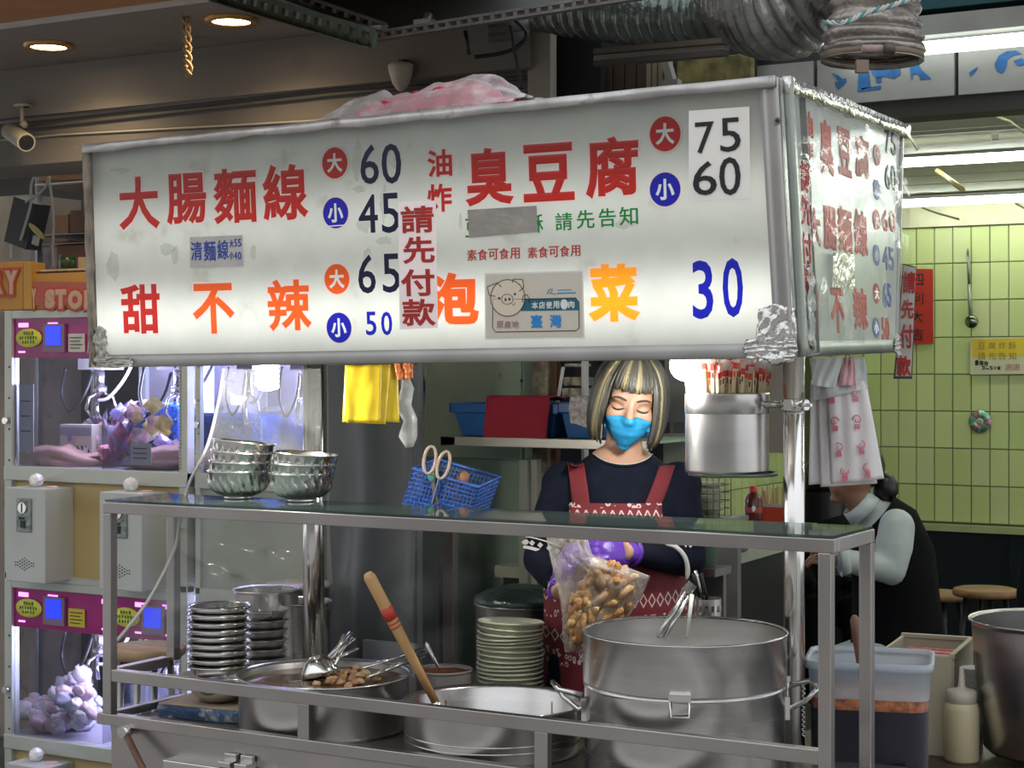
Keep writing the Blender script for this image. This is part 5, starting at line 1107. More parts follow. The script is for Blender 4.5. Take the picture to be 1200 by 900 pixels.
# blue basket with scissors
t = thing('blue_basket', 'blue perforated basket holding scissors hanging below the green door', 'basket', W(514, 590, 4.6))
bm_ = mat('basket_blue', (.05, .14, .50), .4, 0, .1, 5)
P = {k: W(*v) for k, v in {'tl': (484, 549, 4.55), 'tr': (560, 571, 4.5), 'bl': (471, 590, 4.57), 'br': (551, 607, 4.53)}.items()}
bkv = Vector((.01, .10, .02))
q = M()
def panel(A, B, C_, D_, nu, nv, r_=.0022):
    for i in range(nu + 1): q.bar(A.lerp(B, i/nu), D_.lerp(C_, i/nu), r_, .0016)
    for j in range(nv + 1): q.bar(A.lerp(D_, j/nv), B.lerp(C_, j/nv), .0016, r_)
panel(P['tl'], P['tr'], P['br'], P['bl'], 18, 8); panel(P['tl'] + bkv, P['tr'] + bkv, P['br'] + bkv*.8, P['bl'] + bkv*.8, 18, 8); panel(P['tl'], P['tl'] + bkv, P['bl'] + bkv*.8, P['bl'], 8, 8); panel(P['tr'], P['tr'] + bkv, P['br'] + bkv*.8, P['br'], 8, 8)
q.build('mesh_wall', bm_, t)
q = M(); q.tube([P['tl'], P['tr'], P['tr'] + bkv, P['tl'] + bkv], .0042, 6, closed=True); q.build('rim', bm_, t)
q = M(); slab(q, [P['bl'], P['br'], P['br'] + bkv*.8, P['bl'] + bkv*.8], Vector((0,0,1)), .002); q.build('bottom', bm_, t)
ts = thing('scissors', 'scissors with cream looped handles standing in the blue basket', 'scissors', W(510, 560, 4.55))
for k, (cx, cy, rx, ry, tl) in enumerate(((503.5, 539, 7, 16, .12), (519.5, 545, 7, 16, .22))):
    q = M(); q.tube([W(cx + rx*math.cos(i*.3927)*1 + (cy - (cy + ry*math.sin(i*.3927)))*tl, cy + ry*math.sin(i*.3927), 4.52) for i in range(16)], .0042, 8, closed=True); q.build('handle', mat('cream_handle', (.52, .40, .33), .4), ts)
q = M(); q.bar(W(505, 552, 4.52), W(512, 590, 4.54), .012, .003); q.bar(W(516, 560, 4.52), W(508, 590, 4.54), .012, .003); q.build('blade', steel, ts)
q = M(); q.ell(W(507, 557, 4.53), (.013, .01, .018), nz=.3); tag(q.build('green_sponge', mat('teal_cloth', (.06, .30, .22), .7)), 'small green lump between the scissor handles', 'sponge')
q = M(); q.ell(W(543, 560, 4.54), (.016, .012, .018), nz=.3); q.ell(W(535, 565, 4.55), (.03, .012, .010), nz=.5); tag(q.build('brown_tool', mat('terracotta', (.32, .15, .09), .7)), 'reddish brown knob of a brush in the blue basket', 'brush')
q = M(); q.tube([(p1.x, 4.02, 1.585), (p2.x, 4.02, 1.585)], .008, 8); q.tube([(p1.x, p1.y, 1.585), (p1.x, 4.02, 1.585)], .008, 8); q.tube([(p2.x, p2.y, 1.585), (p2.x, 4.02, 1.585)], .008, 8); tag(q.build('hanging_rod', steel), 'thin steel rod between the poles under the sign from which bags hang', 'rod')
# yellow bags, clear bag bunch, grey plastic curtain
yl = mat('yellow_bag', (.80, .58, .03), .35, 0, .06, 10, bump=.4, bscale=16)
tt = thing('yellow_bags', 'folded yellow plastic bags hanging under the sign', 'bags', W(434, 495, 4.35))
YBd = Board(W(434, 460, 4.35), -VD)
def ysheet(pts, lift, mt, nm, amp=.003, seed=0):
    q = M(); A = [YBd.uv(*p) for p in pts]
    def fn(u, v):
        a = [A[0][i]*(1-u) + A[1][i]*u for i in (0, 1)]; c = [A[3][i]*(1-u) + A[2][i]*u for i in (0, 1)]
        return YBd.o + YBd.u*(a[0]*(1-v) + c[0]*v) + YBd.v*(a[1]*(1-v) + c[1]*v) + YBd.n*(lift + amp*noise.noise(Vector((u*5 + seed, v*3, 0))) + amp*math.sin(u*12)*.4)
    q.grid(fn, 14, 16, thick=.0015); return q.build(nm, mt, tt)
ysheet([(420,428),(466,428),(468,495),(424,493)], 0, yl, 'rear_bag'); ysheet([(412,428),(458,427),(452,497),(407,495)], .006, yl, 'middle_bag', seed=2); ysheet([(405,428),(448,427),(446,494),(402,494)], .012, yl, 'front_bag', seed=4)
ysheet([(462,425),(484,425),(484,443),(466,445)], .004, mat('orange_bag', (.75, .22, .06), .4, bump=.4), 'orange_tag', .006)
q = M(); pts = [W(474, 438, 4.4), W(478, 455, 4.4), W(472, 475, 4.4), W(481, 492, 4.4), W(478, 512, 4.4), W(480, 524, 4.4)]
q.tube(pts, [.008, .016, .022, .018, .024, .010], 14); tag(q.build('clear_bag_bunch', film('clear_bunch', (.9, .92, .93), .5, .1, 1, 30, (.6, .62, .62), .6)), 'twisted bunch of clear bags hanging left of the green door', 'bags')
gc = film('grey_curtain', (.42, .44, .46), .35, .35, .5, 5, (.13, .14, .15), .3)
q = M()
def fn(u, v):
    p = WY(384 + 104*u, 428 + 420*v, 4.25); n_ = .02*math.sin(u*9 + v*1.5) + .02*noise.noise(Vector((u*4, v*4, 1)))
    return (p.x, 4.25 + n_, p.z)
q.grid(fn, 26, 40); tag(q.build('plastic_curtain', gc), 'smoky grey plastic sheet hanging between the left pole and the green door', 'curtain')
q = M(); q.bx((WY(383, 500, 4.41).x, 4.41, .0), (WY(489, 500, 4.41).x, 4.44, 1.85)); tag(q.build('grey_board', mat('slate_board', (.20, .205, .21), .6, 0, .2, 3)), 'slate grey board behind the smoky plastic sheet', 'board')
q = M(); q.bx((WY(425, 770, 4.2).x, 4.2, DK), (WY(486, 770, 4.2).x, 4.22, WY(425, 750, 4.2).z)); tag(q.build('splash_plate', mat('blue_grey_plate', (.26, .27, .30), .5, .2)), 'low blue-grey plate at the back of the broth pot', 'plate')
# clear sheet and white cord at the left
cord = [W(*p) for p in ((262, 432, 4.5), (256, 470, 4.5), (243, 522, 4.48), (222, 566, 4.47), (211, 610, 4.46), (204, 645, 4.45), (176, 700, 4.42), (150, 735, 4.40), (136, 752, 4.38))]
def bez(P_, n):
    out = []
    for i in range(n):
        k = i/(n-1)*(len(P_)-1); j = min(int(k), len(P_)-2); f = k - j
        p0 = P_[max(j-1, 0)]; p1 = P_[j]; p2_ = P_[j+1]; p3 = P_[min(j+2, len(P_)-1)]
        out.append(.5*((2*p1) + (p2_-p0)*f + (2*p0-5*p1+4*p2_-p3)*f*f + (3*p1-p0-3*p2_+p3)*f**3))
    return out
cd = bez(cord, 50)
t = thing('splash_sheet', 'clear plastic splash sheet with a white corded edge at the left of the stall', 'sheet', cord[-1])
q = M(); q.tube(cd, .0042, 8); q.build('white_cord', mat('cord_white', (.62, .60, .57), .5), t)
rr_ = bez([W(*p) for p in ((375, 432, 4.6), (375, 500, 4.6), (370, 560, 4.6), (360, 600, 4.6), (350, 640, 4.6), (330, 690, 4.6), (318, 715, 4.58), (310, 725, 4.56), (212, 760, 4.45))], 50)
q = M(); q.grid(lambda u, v: tuple(cd[min(int(v*49), 49)].lerp(rr_[min(int(v*49), 49)], u) + Vector((0, .012*noise.noise(Vector((u*5, v*5, 0))), 0))), 16, 49); q.build('clear_sheet', film('splash_film', (.90, .91, .92), .86, .1, .4, 6, (.5, .52, .53), .25), t)
# ------------------------------------------------------------------ claw machines (twin cabinets, two high)
MY = 4.485; MX0 = WY(5, 500, MY).x; MX1 = WY(219, 500, MY).x; MW = MX1 - MX0
fr_m = mat('cabinet_frame', (.48, .51, .47), .4, .2, .06, 5); yp = mat('cabinet_yellow', (.52, .40, .18), .5, 0, .06, 3); pur = mat('purple_panel', (.22, .01, .10), .15, 0, .35, 6, emit=(.35, .01, .22), es=.07)
led = glow('led_strip', (.55, .62, 1), 9); pur_glint = glow('purple_glint_glow', (.85, .25, 1), 1.6); scr = mat('blue_screen', (.01, .02, .3), .15, emit=(.015, .04, .8), es=.9)
gls = film('cabinet_glass', (.93, .94, .98), .86, .03, 0, 5, (.05, .05, .07))
def claw_machine(loc, label, low_, plain=False):
    t = thing('claw_machine', label, 'claw machine', loc, 0, 'twin claw machine cabinets')
    w_ = MW; Hh = .95
    def B(nm, a, c, mt, par=None, **k): q = M(); q.bx(a, c); return q.build(nm, mt, par or t, local=True, **k)
    for x in (0, w_ - .035): B('frame_post', (x, 0, 0), (x + .035, .04, Hh), fr_m, bevel=.003)
    for x in (0, w_ - .035): B('frame_post', (x, .70, 0), (x + .035, .74, Hh), fr_m)
    B('frame_bar', (.035, .0, Hh - .03), (w_ - .035, .04, Hh), fr_m, bevel=.003); B('roof', (0, .04, Hh - .01), (w_, .74, Hh - .0), fr_m)
    hp = B('header_panel', (.035, .012, Hh - .168), (w_ - .035, .018, Hh - .03), pur)
    for x in (.06, .20, .45, .60, .72):
        q = M(); q.bx((x, .009, Hh - .06), (x + .045, .012, Hh - .045)); q.bx((x, .009, Hh - .15), (x + .03, .012, Hh - .144)); q.build('painted_glint', pur_glint, hp, local=True)  # glowing strips painted on the header as glints, no lamps behind them
    for k, x in enumerate((.05, .50)):
        q = M(); q.lathe([(.001, 0), (1, 0)], (0, 0, 0), 28); q.v = [Vector((x + .062 + p.x*.062, .007, Hh - .098 + p.y*.033)) for p in q.v]; q.f = [f[::-1] for f in q.f]; bd_ = q.build('badge', mat('badge_yellow', (.50, .50, .05), .4, 0, .15, 20, emit=(.5,.5,.1), es=.1), hp, local=True, solid=.002)
        q = M(); r2 = random.Random(3)
        for j, (yy, n_) in enumerate(((.016, 4), (.0, 7), (-.015, 5))):
            for i in range(n_): xx = x + .062 + (i - (n_-1)/2)*.0125; q.bx((xx - .004, .004, Hh - .098 + yy - .005), (xx + .004 - r2.random()*.004, .0055, Hh - .098 + yy + .005 + r2.random()*.002))
        q.build('badge_marks', mat('badge_green', (.03, .12, .03), .5), hp, local=True)
        sb = B('screen_box', (x + .135, .0, Hh - .15), (x + .235, .012, Hh - .05), mat('screen_bezel', (.22, .14, .24), .4), hp, bevel=.002)
        B('screen', (x + .150, -.002, Hh - .125), (x + .222, .0, Hh - .058), scr, hp)
    B('price_label', (.30, .006, Hh - .148), (.375, .010, Hh - .085), mat('label_yellow', (.55, .45, .03), .5) if low_ else mat('label_white', (.6, .6, .55), .5), hp)
    q = M()
    for j in range(4): q.bx((.308, .004, Hh - .10 - .012*j), (.365 - .01*(j % 2), .006, Hh - .0975 - .012*j))
    q.build('label_lines', black, hp, local=True)
    B('window_glass', (.035, .014, .40), (w_ - .035, .017, Hh - .168), gls)
    B('sill', (.0, -.004, .35), (w_, .04, .40), fr_m, bevel=.003)
    B('front_panel', (.035, .02, .0), (w_ - .035, .03, .35), mat('cabinet_greygreen', (.33, .36, .31), .5, 0, .08, 3) if plain else yp); B('bottom_rail', (0, .0, -.0), (w_, .035, .022), fr_m)
    q = M()
    for i in range(30): q.bx((w_ - .030, -.003, .41 + i*.0115), (w_ - .025, .0, .417 + i*.0115))
    q.build('hinge_strip', steel_dk, t, local=True)
    for i in range(4):
        q = M(); q.ell((.025, -.001, .42 + i*.11), (.004, .002, .004), nu=8, nv=6); q.ell((w_ - .05, -.001, .42 + i*.11), (.004, .002, .004), nu=8, nv=6); q.build('screw', black, t, local=True)
    q = M(); q.tube([(.02, -.004, .56), (.02, -.02, .56)], .012, 12); q.build('lock', steel_pol, t, local=True)
    B('back_wall', (.0, .72, 0), (w_, .74, Hh), mat('cab_back', (.32, .30, .33), .5, 0, .3, 4)); B('side_wall', (.0, .04, 0), (.006, .72, .40), fr_m); B('side_wall', (w_ - .006, .04, 0), (w_, .72, .40), fr_m)
    B('side_glass', (w_ - .006, .04, .40), (w_ - .003, .70, Hh - .03), mat('side_sheet', (.25, .25, .26), .5) if plain else gls); B('platform', (.006, .04, .385), (w_ - .006, .72, .40), mat('cab_floor', (.35, .33, .38), .4))
    B('divider', (w_*.5 - .002, .05, .40), (w_*.5 + .002, .70, .62), gls)
    for x in (w_*.50,):
        q = M(); q.bx((x - .025, .60, .42), (x - .01, .62, Hh - .17)); q.bx((x + .008, .60, .42), (x + .023, .62, Hh - .17)); q.build('led_tube', led, t, local=True)
    q = M(); q.bx((w_ - .06, .60, .42), (w_ - .045, .62, Hh - .17)); q.bx((.05, .66, Hh - .185), (w_ - .05, .68, Hh - .172)); q.build('led_tube', led, t, local=True)
    # coin boxes
    for k, x in enumerate(() if plain else (.13, .56)):
        cb_ = B('coin_box', (x, -.12, .012), (x + .185, .02, .335), grey_box, bevel=.004)
        B('coin_plate', (x + .055, -.126, .185), (x + .125, -.12, .30), mat('coin_plate', (.22, .25, .23), .35, .6, .5, 60), cb_, bevel=.003)
        q = M(); q.tube([(x + .088, -.132, .268), (x + .088, -.124, .268)], .019, 16); q.build('coin_dial', steel_pol, cb_, local=True)
        B('coin_slot', (x + .0865, -.134, .252), (x + .0895, -.132, .284), black, cb_); B('coin_return', (x + .078, -.129, .20), (x + .098, -.126, .225), black, cb_); B('coin_lever', (x+.07, -.128, .228), (x+.095, -.126, .236), black, cb_)
        q = M()
        for i in range(-4, 5):
            n_ = 5 - abs(i)
            for j in range(n_ if n_ > 1 else 2): q.box((x + .09 + i*.0105, -.1205, .075 + (j - ((n_ if n_>1 else 2)-1)/2)*.010), (.005, .002, .0035))
        q.build('speaker_holes', black, cb_, local=True)
        q = M(); q.ell((x + .075, -.05, .335 + .022), (.026, .026, .026), nu=10, nv=6); q.sm = [False]*len(q.sm); q.build('crystal_knob', mat('crystal', (.80, .83, .88), .08, 0, .25, 60), cb_, local=True)
        q = M(); q.lathe([(.001, .006), (.02, .005), (.022, 0)], (x + .145, -.05, .335), 16); q.build('push_button', mat('button_pink', (.6, .4, .35), .4), cb_, local=True)
        B('prize_hole', (x - .075, .012, .09), (x - .01, .02, .26), mat('dark_red_hole', (.16, .01, .01), .4), None); B('prize_flap', (x - .08, .006, .26), (x - .03, .016, .285), grey_box)
    # claws and cables
    for k, x in enumerate((.19, .56)):
        q = M(); q.bx((x - .05, .22, Hh - .21), (x + .06, .34, Hh - .17)); g = q.build('claw_carriage', grey_box, t, local=True)
        q = M(); q.tube([(x, .28, Hh - .20), (x, .28, Hh - .29)], .018, 12); q.tube([(x, .28, Hh - .27), (x, .28, Hh - .30)], .026, 12); q.build('claw_motor', steel, g, local=True)
        for i in range(3):
            a = i*2.09 + .4; q = M(); d_ = Vector((math.cos(a), math.sin(a), 0)); c0 = Vector((x, .28, Hh - .29))
            q.tube([c0, c0 + d_*.05 + Vector((0,0,-.02)), c0 + d_*.062 + Vector((0,0,-.06)), c0 + d_*.035 + Vector((0,0,-.10))], .005, 6, sx=1.6); q.build('claw_finger', steel_pol, g, local=True)
        q = M(); q.tube(bez([Vector((x - .09, .2, Hh - .2)), Vector((x - .11, .2, Hh - .30)), Vector((x - .05, .18, Hh - .36)), Vector((x - .0, .2, Hh - .30)), Vector((x + .0, .24, Hh - .22))], 18), .006, 7); q.build('black_cable', blackp, g, local=True)
        q = M(); q.tube(bez([Vector((x + .03, .24, Hh - .32)), Vector((x + .08, .24, Hh - .31)), Vector((x + .13, .26, Hh - .25)), Vector((x + .16, .28, Hh - .18))], 14), .006, 7); q.build('white_cable', white_pl, g, local=True)
    lamp('cabinet_led_and_fill', 'POINT', Vector(loc) + Vector((w_*(.36 if plain else .62), .20 if plain else .40, Hh - .26)), 10 if plain else 24, (.62, .62, 1), .12)
    if plain: t.scale = (.6, .5, 1)
    if not plain: lamp('cabinet_led_and_fill', 'POINT', Vector(loc) + Vector((w_*.45, .14, Hh - .24)), 6, (.72, .70, 1), .08)  # unseen fill lamp added at the front to brighten the prizes
    return t
for (dx, zz, lab, lw) in ((0, .80, 'upper left twin claw machine with blue lit cabinet of boxes and soft toys', False), (MW + .035, .80, 'upper right claw machine behind the clear splash sheet with blue fluffy toys', False), (0, -.15, 'lower left claw machine filled with white soft toys', True), (MW + .035, -.15, 'lower right claw machine hidden behind the clear sheet', True)):
    claw_machine((MX0 + dx, MY, zz), lab, lw, dx > 0)
# prizes
def soft(name, px, py, Y, r, mt, lab, grp, seed=0, rot=(0,0,0), nz=.25, zfloor=None):
    p = WY(px, py, Y); q = M(); q.ell((0, 0, 0), r, nu=14, nv=10, nz=nz, seed=seed)
    o = q.build(name, mt); o.location = p; o.rotation_euler = rot; q = None
    for v in o.data.vertices: pass
    return tag(o, lab, 'toy', grp)
def soft2(name, px, py, Y, r, mt, lab, grp, seed=0, rot=(0,0,0), nz=.25):
    p = WY(px, py, Y); q = M(); q.ell((0, 0, 0), r, nu=14, nv=10, nz=nz, seed=seed); me = q.mesh(name, [mt])
    o = bpy.data.objects.new(name, me); COL.objects.link(o); o.location = p; o.rotation_euler = rot; return tag(o, lab, 'toy', grp)
blf = mat('blue_fluff', (.02, .12, .50), .95, 0, .4, 40, bump=1, bscale=90); pkf = mat('pink_plush', (.55, .34, .30), .8, 0, .15, 10); whf = mat('white_plush', (.70, .66, .72), .85, 0, .1, 20, bump=.4, bscale=60)
F1 = .80 + .40
q = M(); q.box((0, 0, .075), (.18, .16, .15)); o = q.build('blue_toy', blf, bevel=.02); o.location = WY(198, 515, 4.85) * 1; o.location.z = F1 + .07; tag(o, 'bright blue fluffy cube toy at the right of the upper left cabinet', 'toy')
for k, (px, w_) in enumerate(((248, .10), (290, .15))):
    q = M(); q.box((0, 0, .07), (w_*1.6, .16, .14)); o = q.build('blue_toy', blf, bevel=.03); p = WY(px, 525, 4.75); o.location = (p.x, p.y, F1 + .05); tag(o, ('small' if k == 0 else 'wide') + ' blue fluffy toy behind the white cord in the upper right cabinet', 'toy')
soft2('blue_figure', 345, 505, 4.8, (.05, .04, .06), mat('slate_blue_toy', (.06, .10, .35), .7), 'round blue soft toy just left of the left pole', None, 4)
soft2('arm_toy', 80, 538, 4.62, (.16, .09, .045), pkf, 'long pale pink plush lying at the front left of the upper left cabinet', None, 5, (0, .1, .1), .5)
soft2('arm_toy', 196, 540, 4.62, (.15, .09, .045), pkf, 'pale pink plush at the front right of the upper left cabinet', None, 6, (0, -.1, .2), .5)
soft2('arm_toy', 262, 545, 4.62, (.14, .09, .05), pkf, 'pale pink plush behind the clear sheet beside the bowls', None, 8, (0, -.1, .2), .5)
# printed gift boxes
gb = mat('gift_box', (.50, .46, .38), .6, 0, .1, 8)
for k, px in enumerate((86, 104)):
    p = WY(px, 520, 4.66); t = thing('gift_box', ('left' if k == 0 else 'right') + ' of the two cream gift boxes with a cat tail pattern in the claw machine', 'box', (p.x, p.y, F1 + .03), .1)
    q = M(); q.bx((-.037, -.03, 0), (.037, .03, .115)); q.build('carton', gb, t, local=True, bevel=.002)
    q = M(); 
    for j in range(3): q.tube([(-.022 + .02*j + .006*math.sin(i*1.2), -.031, .008 + .008*i) for i in range(5)], .003, 5)
    q.build('dark_marks', black, t, local=True)
    q = M(); q.box((0, -.031, .09), (.07, .002, .03)); q.build('grey_band', mat('grey_band', (.25, .24, .28), .5), t, local=True)
p = WY(122, 508, 4.72); q = M(); q.box((0, 0, .06), (.09, .05, .12)); o = q.build('pale_box', mat('lilac_card', (.48, .48, .58), .5), bevel=.002); o.location = (p.x, p.y, F1 + .02); tag(o, 'pale lilac card box right of the two cream gift boxes', 'box')
# foil wrapped snacks, each its own little packet
cols = [(.60, .20, .22), (.62, .50, .58), (.35, .25, .55), (.70, .58, .20), (.75, .70, .75), (.55, .12, .28), (.25, .22, .45), (.70, .45, .48)]
pkm = [mat('snack_%d' % i, c_, .25, .2, .5, 30, bump=.6, bscale=40) for i, c_ in enumerate(cols)]
pms = []
for i, m_ in enumerate(pkm):
    q = M(); sd = i
    q.grid(lambda u, v: ((u-.5)*.055, .010*math.sin(math.pi*u)*math.sin(math.pi*v) , (v-.5)*.055 + .004*math.sin(u*20)), 6, 6); q.grid(lambda u, v: ((.5-u)*.055, -.010*math.sin(math.pi*u)*math.sin(math.pi*v), (v-.5)*.055), 6, 6); pms.append(q.mesh('snack', [m_]))
for k in range(190):
    px = rnd.triangular(45, 215, 155); hmax = 1 - abs(px - 165)/130
    py = 540 - rnd.random()*max(.15, hmax)*75
    p = WY(px, py, 4.62 + rnd.random()*.45)
    if p.z < F1 + .02: p.z = F1 + .03
    if p.x > MX1 - .07 or p.x < MX0 + .07: continue
    o = bpy.data.objects.new('snack_packet', pms[k % 8]); COL.objects.link(o); o.location = p; o.rotation_euler = (rnd.uniform(-1, 1), rnd.uniform(-1.2, 1.2), rnd.uniform(-1, 1))
    tag(o, 'small shiny foil snack packet in the heap inside the upper left claw machine', 'packet', 'snack packets in the upper left claw machine')
p = WY(99, 528, 4.58)
for (px, py, w_, h_, c_, lab) in ((165, 532, .09, .075, (.55, .58, .62), 'white card with printed lines at the window of the upper left cabinet'), (31, 490, .07, .24, (.52, .55, .66), 'long blank white paper taped inside the left of the cabinet glass')):
    p = WY(px, py, 4.515); t = thing('info_card', lab, 'card', p); q = M(); q.box((0, 0, 0), (w_, .002, h_)); q.build('card', mat('card_%d' % px, c_, .5), t, local=True)
    q = M()
    for j in range(3): q.bx((-w_*.35, -.003, h_*(.25 - .22*j) - .002), (w_*.3, -.001, h_*(.25 - .22*j) + .002))
    q.build('lines', mat('card_ink', (.1, .1, .14), .5), t, local=True)
# white toys in the lower cabinet
F2 = -.15 + .40
for k in range(120):
    px = rnd.triangular(28, 116, 92); hm = min(1, max(.12, (px - 22)/62)); py = 866 - rnd.random()*hm*78
    p = WY(px, py, 4.56 + rnd.random()*.38); p.z = max(p.z, F2 + .03)
    r_ = rnd.uniform(.02, .042); o = soft2('white_toy', px, py, p.y, (r_, r_*rnd.uniform(.6, .9), r_*rnd.uniform(.5, .9)), rnd.choice([whf, whf, mat('pinkish_plush', (.60, .45, .48), .85, bump=.3), mat('toy_card', (.5, .5, .62), .4)]), 'small white or pinkish soft toy in the heap of the lower left claw machine', 'soft toys in the lower left claw machine', k, (rnd.random(), rnd.random(), rnd.random()), .35)
    o.location = p
# topper signs
org_m = mat('topper_orange', (.50, .24, .03), .5, 0, .1, 6); tp_r = mat('topper_red', (.45, .05, .03), .5); tp_p = mat('topper_pink', (.55, .36, .25), .5)
TB = Board((0, MY - .004, 1.8), (0, -1, 0))
def topper(px0, px1, y0, y1, lab, Y):
    a = WY(px0, y1, Y); c = WY(px1, y0, Y); t = thing('machine_topper', lab, 'sign', ((a.x+c.x)/2, Y, 1.751)); q = M(); q.bx((a.x, Y, 1.751), (c.x, Y + .06, c.z)); q.build('box', org_m, t, bevel=.003); return t
t1 = topper(-20, 27, 306, 360, 'orange machine topper with pink bubble letters RY at the far left', MY)
t2_ = topper(37, 120, 318, 360, 'orange machine topper with pink bubble letters reading STOR', MY)
q = M(); a = WY(27, 360, MY - .01); c = WY(36.5, 307, MY - .01); q.bx((a.x, MY - .01, 1.751), (c.x, MY + .06, c.z)); tag(q.build('topper_post', mat('post_amber', (.50, .27, .04), .5), bevel=.003), 'orange post between the two machine toppers', 'post')
q = M(); TB.quad(q, [(39,330),(108,331),(108,358),(39,358)], .0, .001); q.build('red_field', mat('red_field', (.42, .09, .06), .5), t2_)
for ch, x0, y0, x1, y1, tt in (('R',-10,316,4,345,t1),('Y',6,317,21,345,t1),('Y',37,338,43,362,t2_),('S',53,339,65,362,t2_),('T',65,339,78,362,t2_),('O',80,340,97,363,t2_),('R',99,340,112,363,t2_)):
    q = M(); TB.char(q, ch, x0, y0, x1, y1, bold=.09, halo=.11, lift=.002, th=.0015); q.build('letter', [tp_p, tp_r], tt)
# junk on top of and behind the toppers
def boxat(name, lab, cat, px0, py0, px1, py1, Y, dp, mt, rz=0, bevel=.003, par=None):
    a = WY(px0, py1, Y); c = WY(px1, py0, Y); q = M(); q.bx((a.x, Y, a.z), (c.x, Y + dp, c.z)); o = q.build(name, mt, par, bevel=bevel); return tag(o, lab, cat) if lab else o
br = mat('brown_card', (.17, .08, .04), .7, 0, .15, 5)
boxat('shelf_plank', 'rough wooden plank across the dark gap under the beam', 'plank', 45, 200, 100, 213, 5.0, .05, mat('rough_wood', (.34, .19, .08), .8, 0, .3, 15, bump=.6, stretch=(1, 1, 6)))
boxat('card_box', 'brown cardboard box low in the dark gap beside the sign', 'box', 66, 286, 104, 315, 5.1, .2, mat('brown_card2', (.20, .09, .05), .7))
boxat('card_box', 'large dark brown cardboard box in the dark gap left of the sign', 'box', 82, 245, 104, 273, 5.3, .2, br); boxat('card_box', 'narrow leaning brown box behind the white cable', 'box', 63, 250, 80, 284, 5.35, .1, mat('brown_card3', (.22, .11, .05), .7))
boxat('stacked_papers', 'loose flyers and papers on top of the orange topper', 'papers', 40, 314, 104, 319, 4.5, .2, mat('papers', (.45, .38, .28), .7, 0, .5, 30))
rk = thing('storage_rack', 'dark metal rack inside the gap left of the sign', 'rack', WY(75, 600, 5.3))
for y_ in (214, 273.5, 284.5, 315.5): boxat('shelf', None, None, 40, y_, 110, y_ + 2, 5.08, .45, steel_dk, par=rk)
for x_ in (41, 106): boxat('upright', None, None, x_, 190, x_ + 3, 960, 5.2, .03, steel_dk, par=rk)
boxat('small_carton', 'small tan carton at the right end of the papers', 'box', 91, 301, 104, 316, 4.6, .1, mat('tan_card', (.42, .32, .2), .7)); 
q = M(); p = WY(79, 317, 4.65); q.lathe([(.001, 0), (.028, 0), (.030, .03), (.026, .055), (.001, .056)], p, 18); tag(q.build('green_jar', mat('green_jar', (.03, .07, .03), .3)), 'dark green jar standing beside the tan carton', 'jar')
t = thing('wall_fan', 'black wall fan with a yellow blade in the dark gap', 'fan', WY(35, 265, 4.95))
q = M(); c = WY(32, 262, 4.95); q.box(c, (.12, .08, .18), Matrix.Rotation(.3, 3, 'Y')); q.build('housing', black, t)
q = M(); q.ell(WY(43, 271, 4.9), (.052, .008, .012), Matrix.Rotation(.65, 3, 'Y')); q.build('blade', mat('fan_yellow', (.45, .35, .12), .5), t); q = M(); q.box(WY(42, 282, 4.9), (.035, .004, .035), Matrix.Rotation(.3, 3, 'Y')); q.build('tag', mat('fan_tag', (.4, .38, .33), .5), t)
cbm = mat('grey_cable', (.42, .38, .34), .6)
for k, (pts, lab) in enumerate((([(44,200),(38,212),(36,222),(36,240),(24,282)], 'pale cable looping down over the black fan'), ([(57,206),(54,217),(47,226),(36,233),(30,237)], 'pale cable curving left from the plank'), ([(57,206),(61,235),(63,262),(62,290),(63,312)], 'pale cable hanging straight down from the plank'), ([(14,248),(13,275),(13,303)], 'thin white cable running down the concrete pillar'))):
    q = M(); q.tube(bez([WY(x, y, 4.9 if k < 3 else 5.28) for x, y in pts], 24), .005, 6); tag(q.build('cable', cbm), lab, 'cable')
# ------------------------------------------------------------------ slotted steel frames overhead
grm = mat('painted_channel', (.055, .085, .06), .5, .3, .3, 12, dirt=((.16, .12, .09), 15, .6)); gym = mat('grey_channel', (.15, .14, .13), .5, .4, .3, 12)
def slotted(name, lab, A, B_, n, h, mt, wd=.035, dp=.012):
    t = thing(name, lab, 'frame', A.lerp(B_, .5)); d_ = (B_ - A); u = d_.normalized(); v = Vector((0, 0, 1)); v = (v - u*v.dot(u)).normalized(); nn = u.cross(v)
    q = M()
    q.bar(A + v*h*.5, B_ + v*h*.5, dp, h*.32, v); q.bar(A - v*h*.34, B_ - v*h*.34, dp, h*.42, v)
    q.bar(A - v*h*.5 + nn*wd*.5, B_ - v*h*.5 + nn*wd*.5, wd, .003, v)
    L_ = d_.length
    for i in range(n + 1): p = A + u*(L_*i/n); q.bar(p - u*L_*.17/n, p + u*L_*.17/n, dp, h*.9, v)
    q.build('channel', mt, t); return t
D_ = 4.75
slotted('slotted_channel', 'green slotted steel channel hanging over the left of the sign', W(258, -6, 4.9), W(437, 46, 4.35), 14, .042, grm)
slotted('slotted_channel', 'grey slotted angle running right from the green channel', W(437, 44, 4.4), W(790, -12, 4.0), 26, .022, gym, .02)
slotted('slotted_channel', 'second slotted angle running back above the green channel', W(330, -8, 4.9), W(450, 34, 4.45), 9, .026, gym, .02)
slotted('slotted_channel', 'third slotted angle crossing at the top of the picture', W(420, -8, 4.8), W(545, 22, 4.5), 9, .024, gym, .02)
slotted('slotted_channel', 'short slotted angle ending at the top centre', W(500, -10, 4.7), W(600, 12, 4.5), 6, .022, gym, .02)
q = M(); slab(q, [W(330, -12, 4.9), W(440, 40, 4.45), W(800, -16, 4.1), W(700, -60, 4.6)], Vector((0,0,1)), .01); tag(q.build('dark_tray', mat('tray_black', (.015, .016, .015), .6)), 'black cable tray resting on the slotted angles', 'tray')
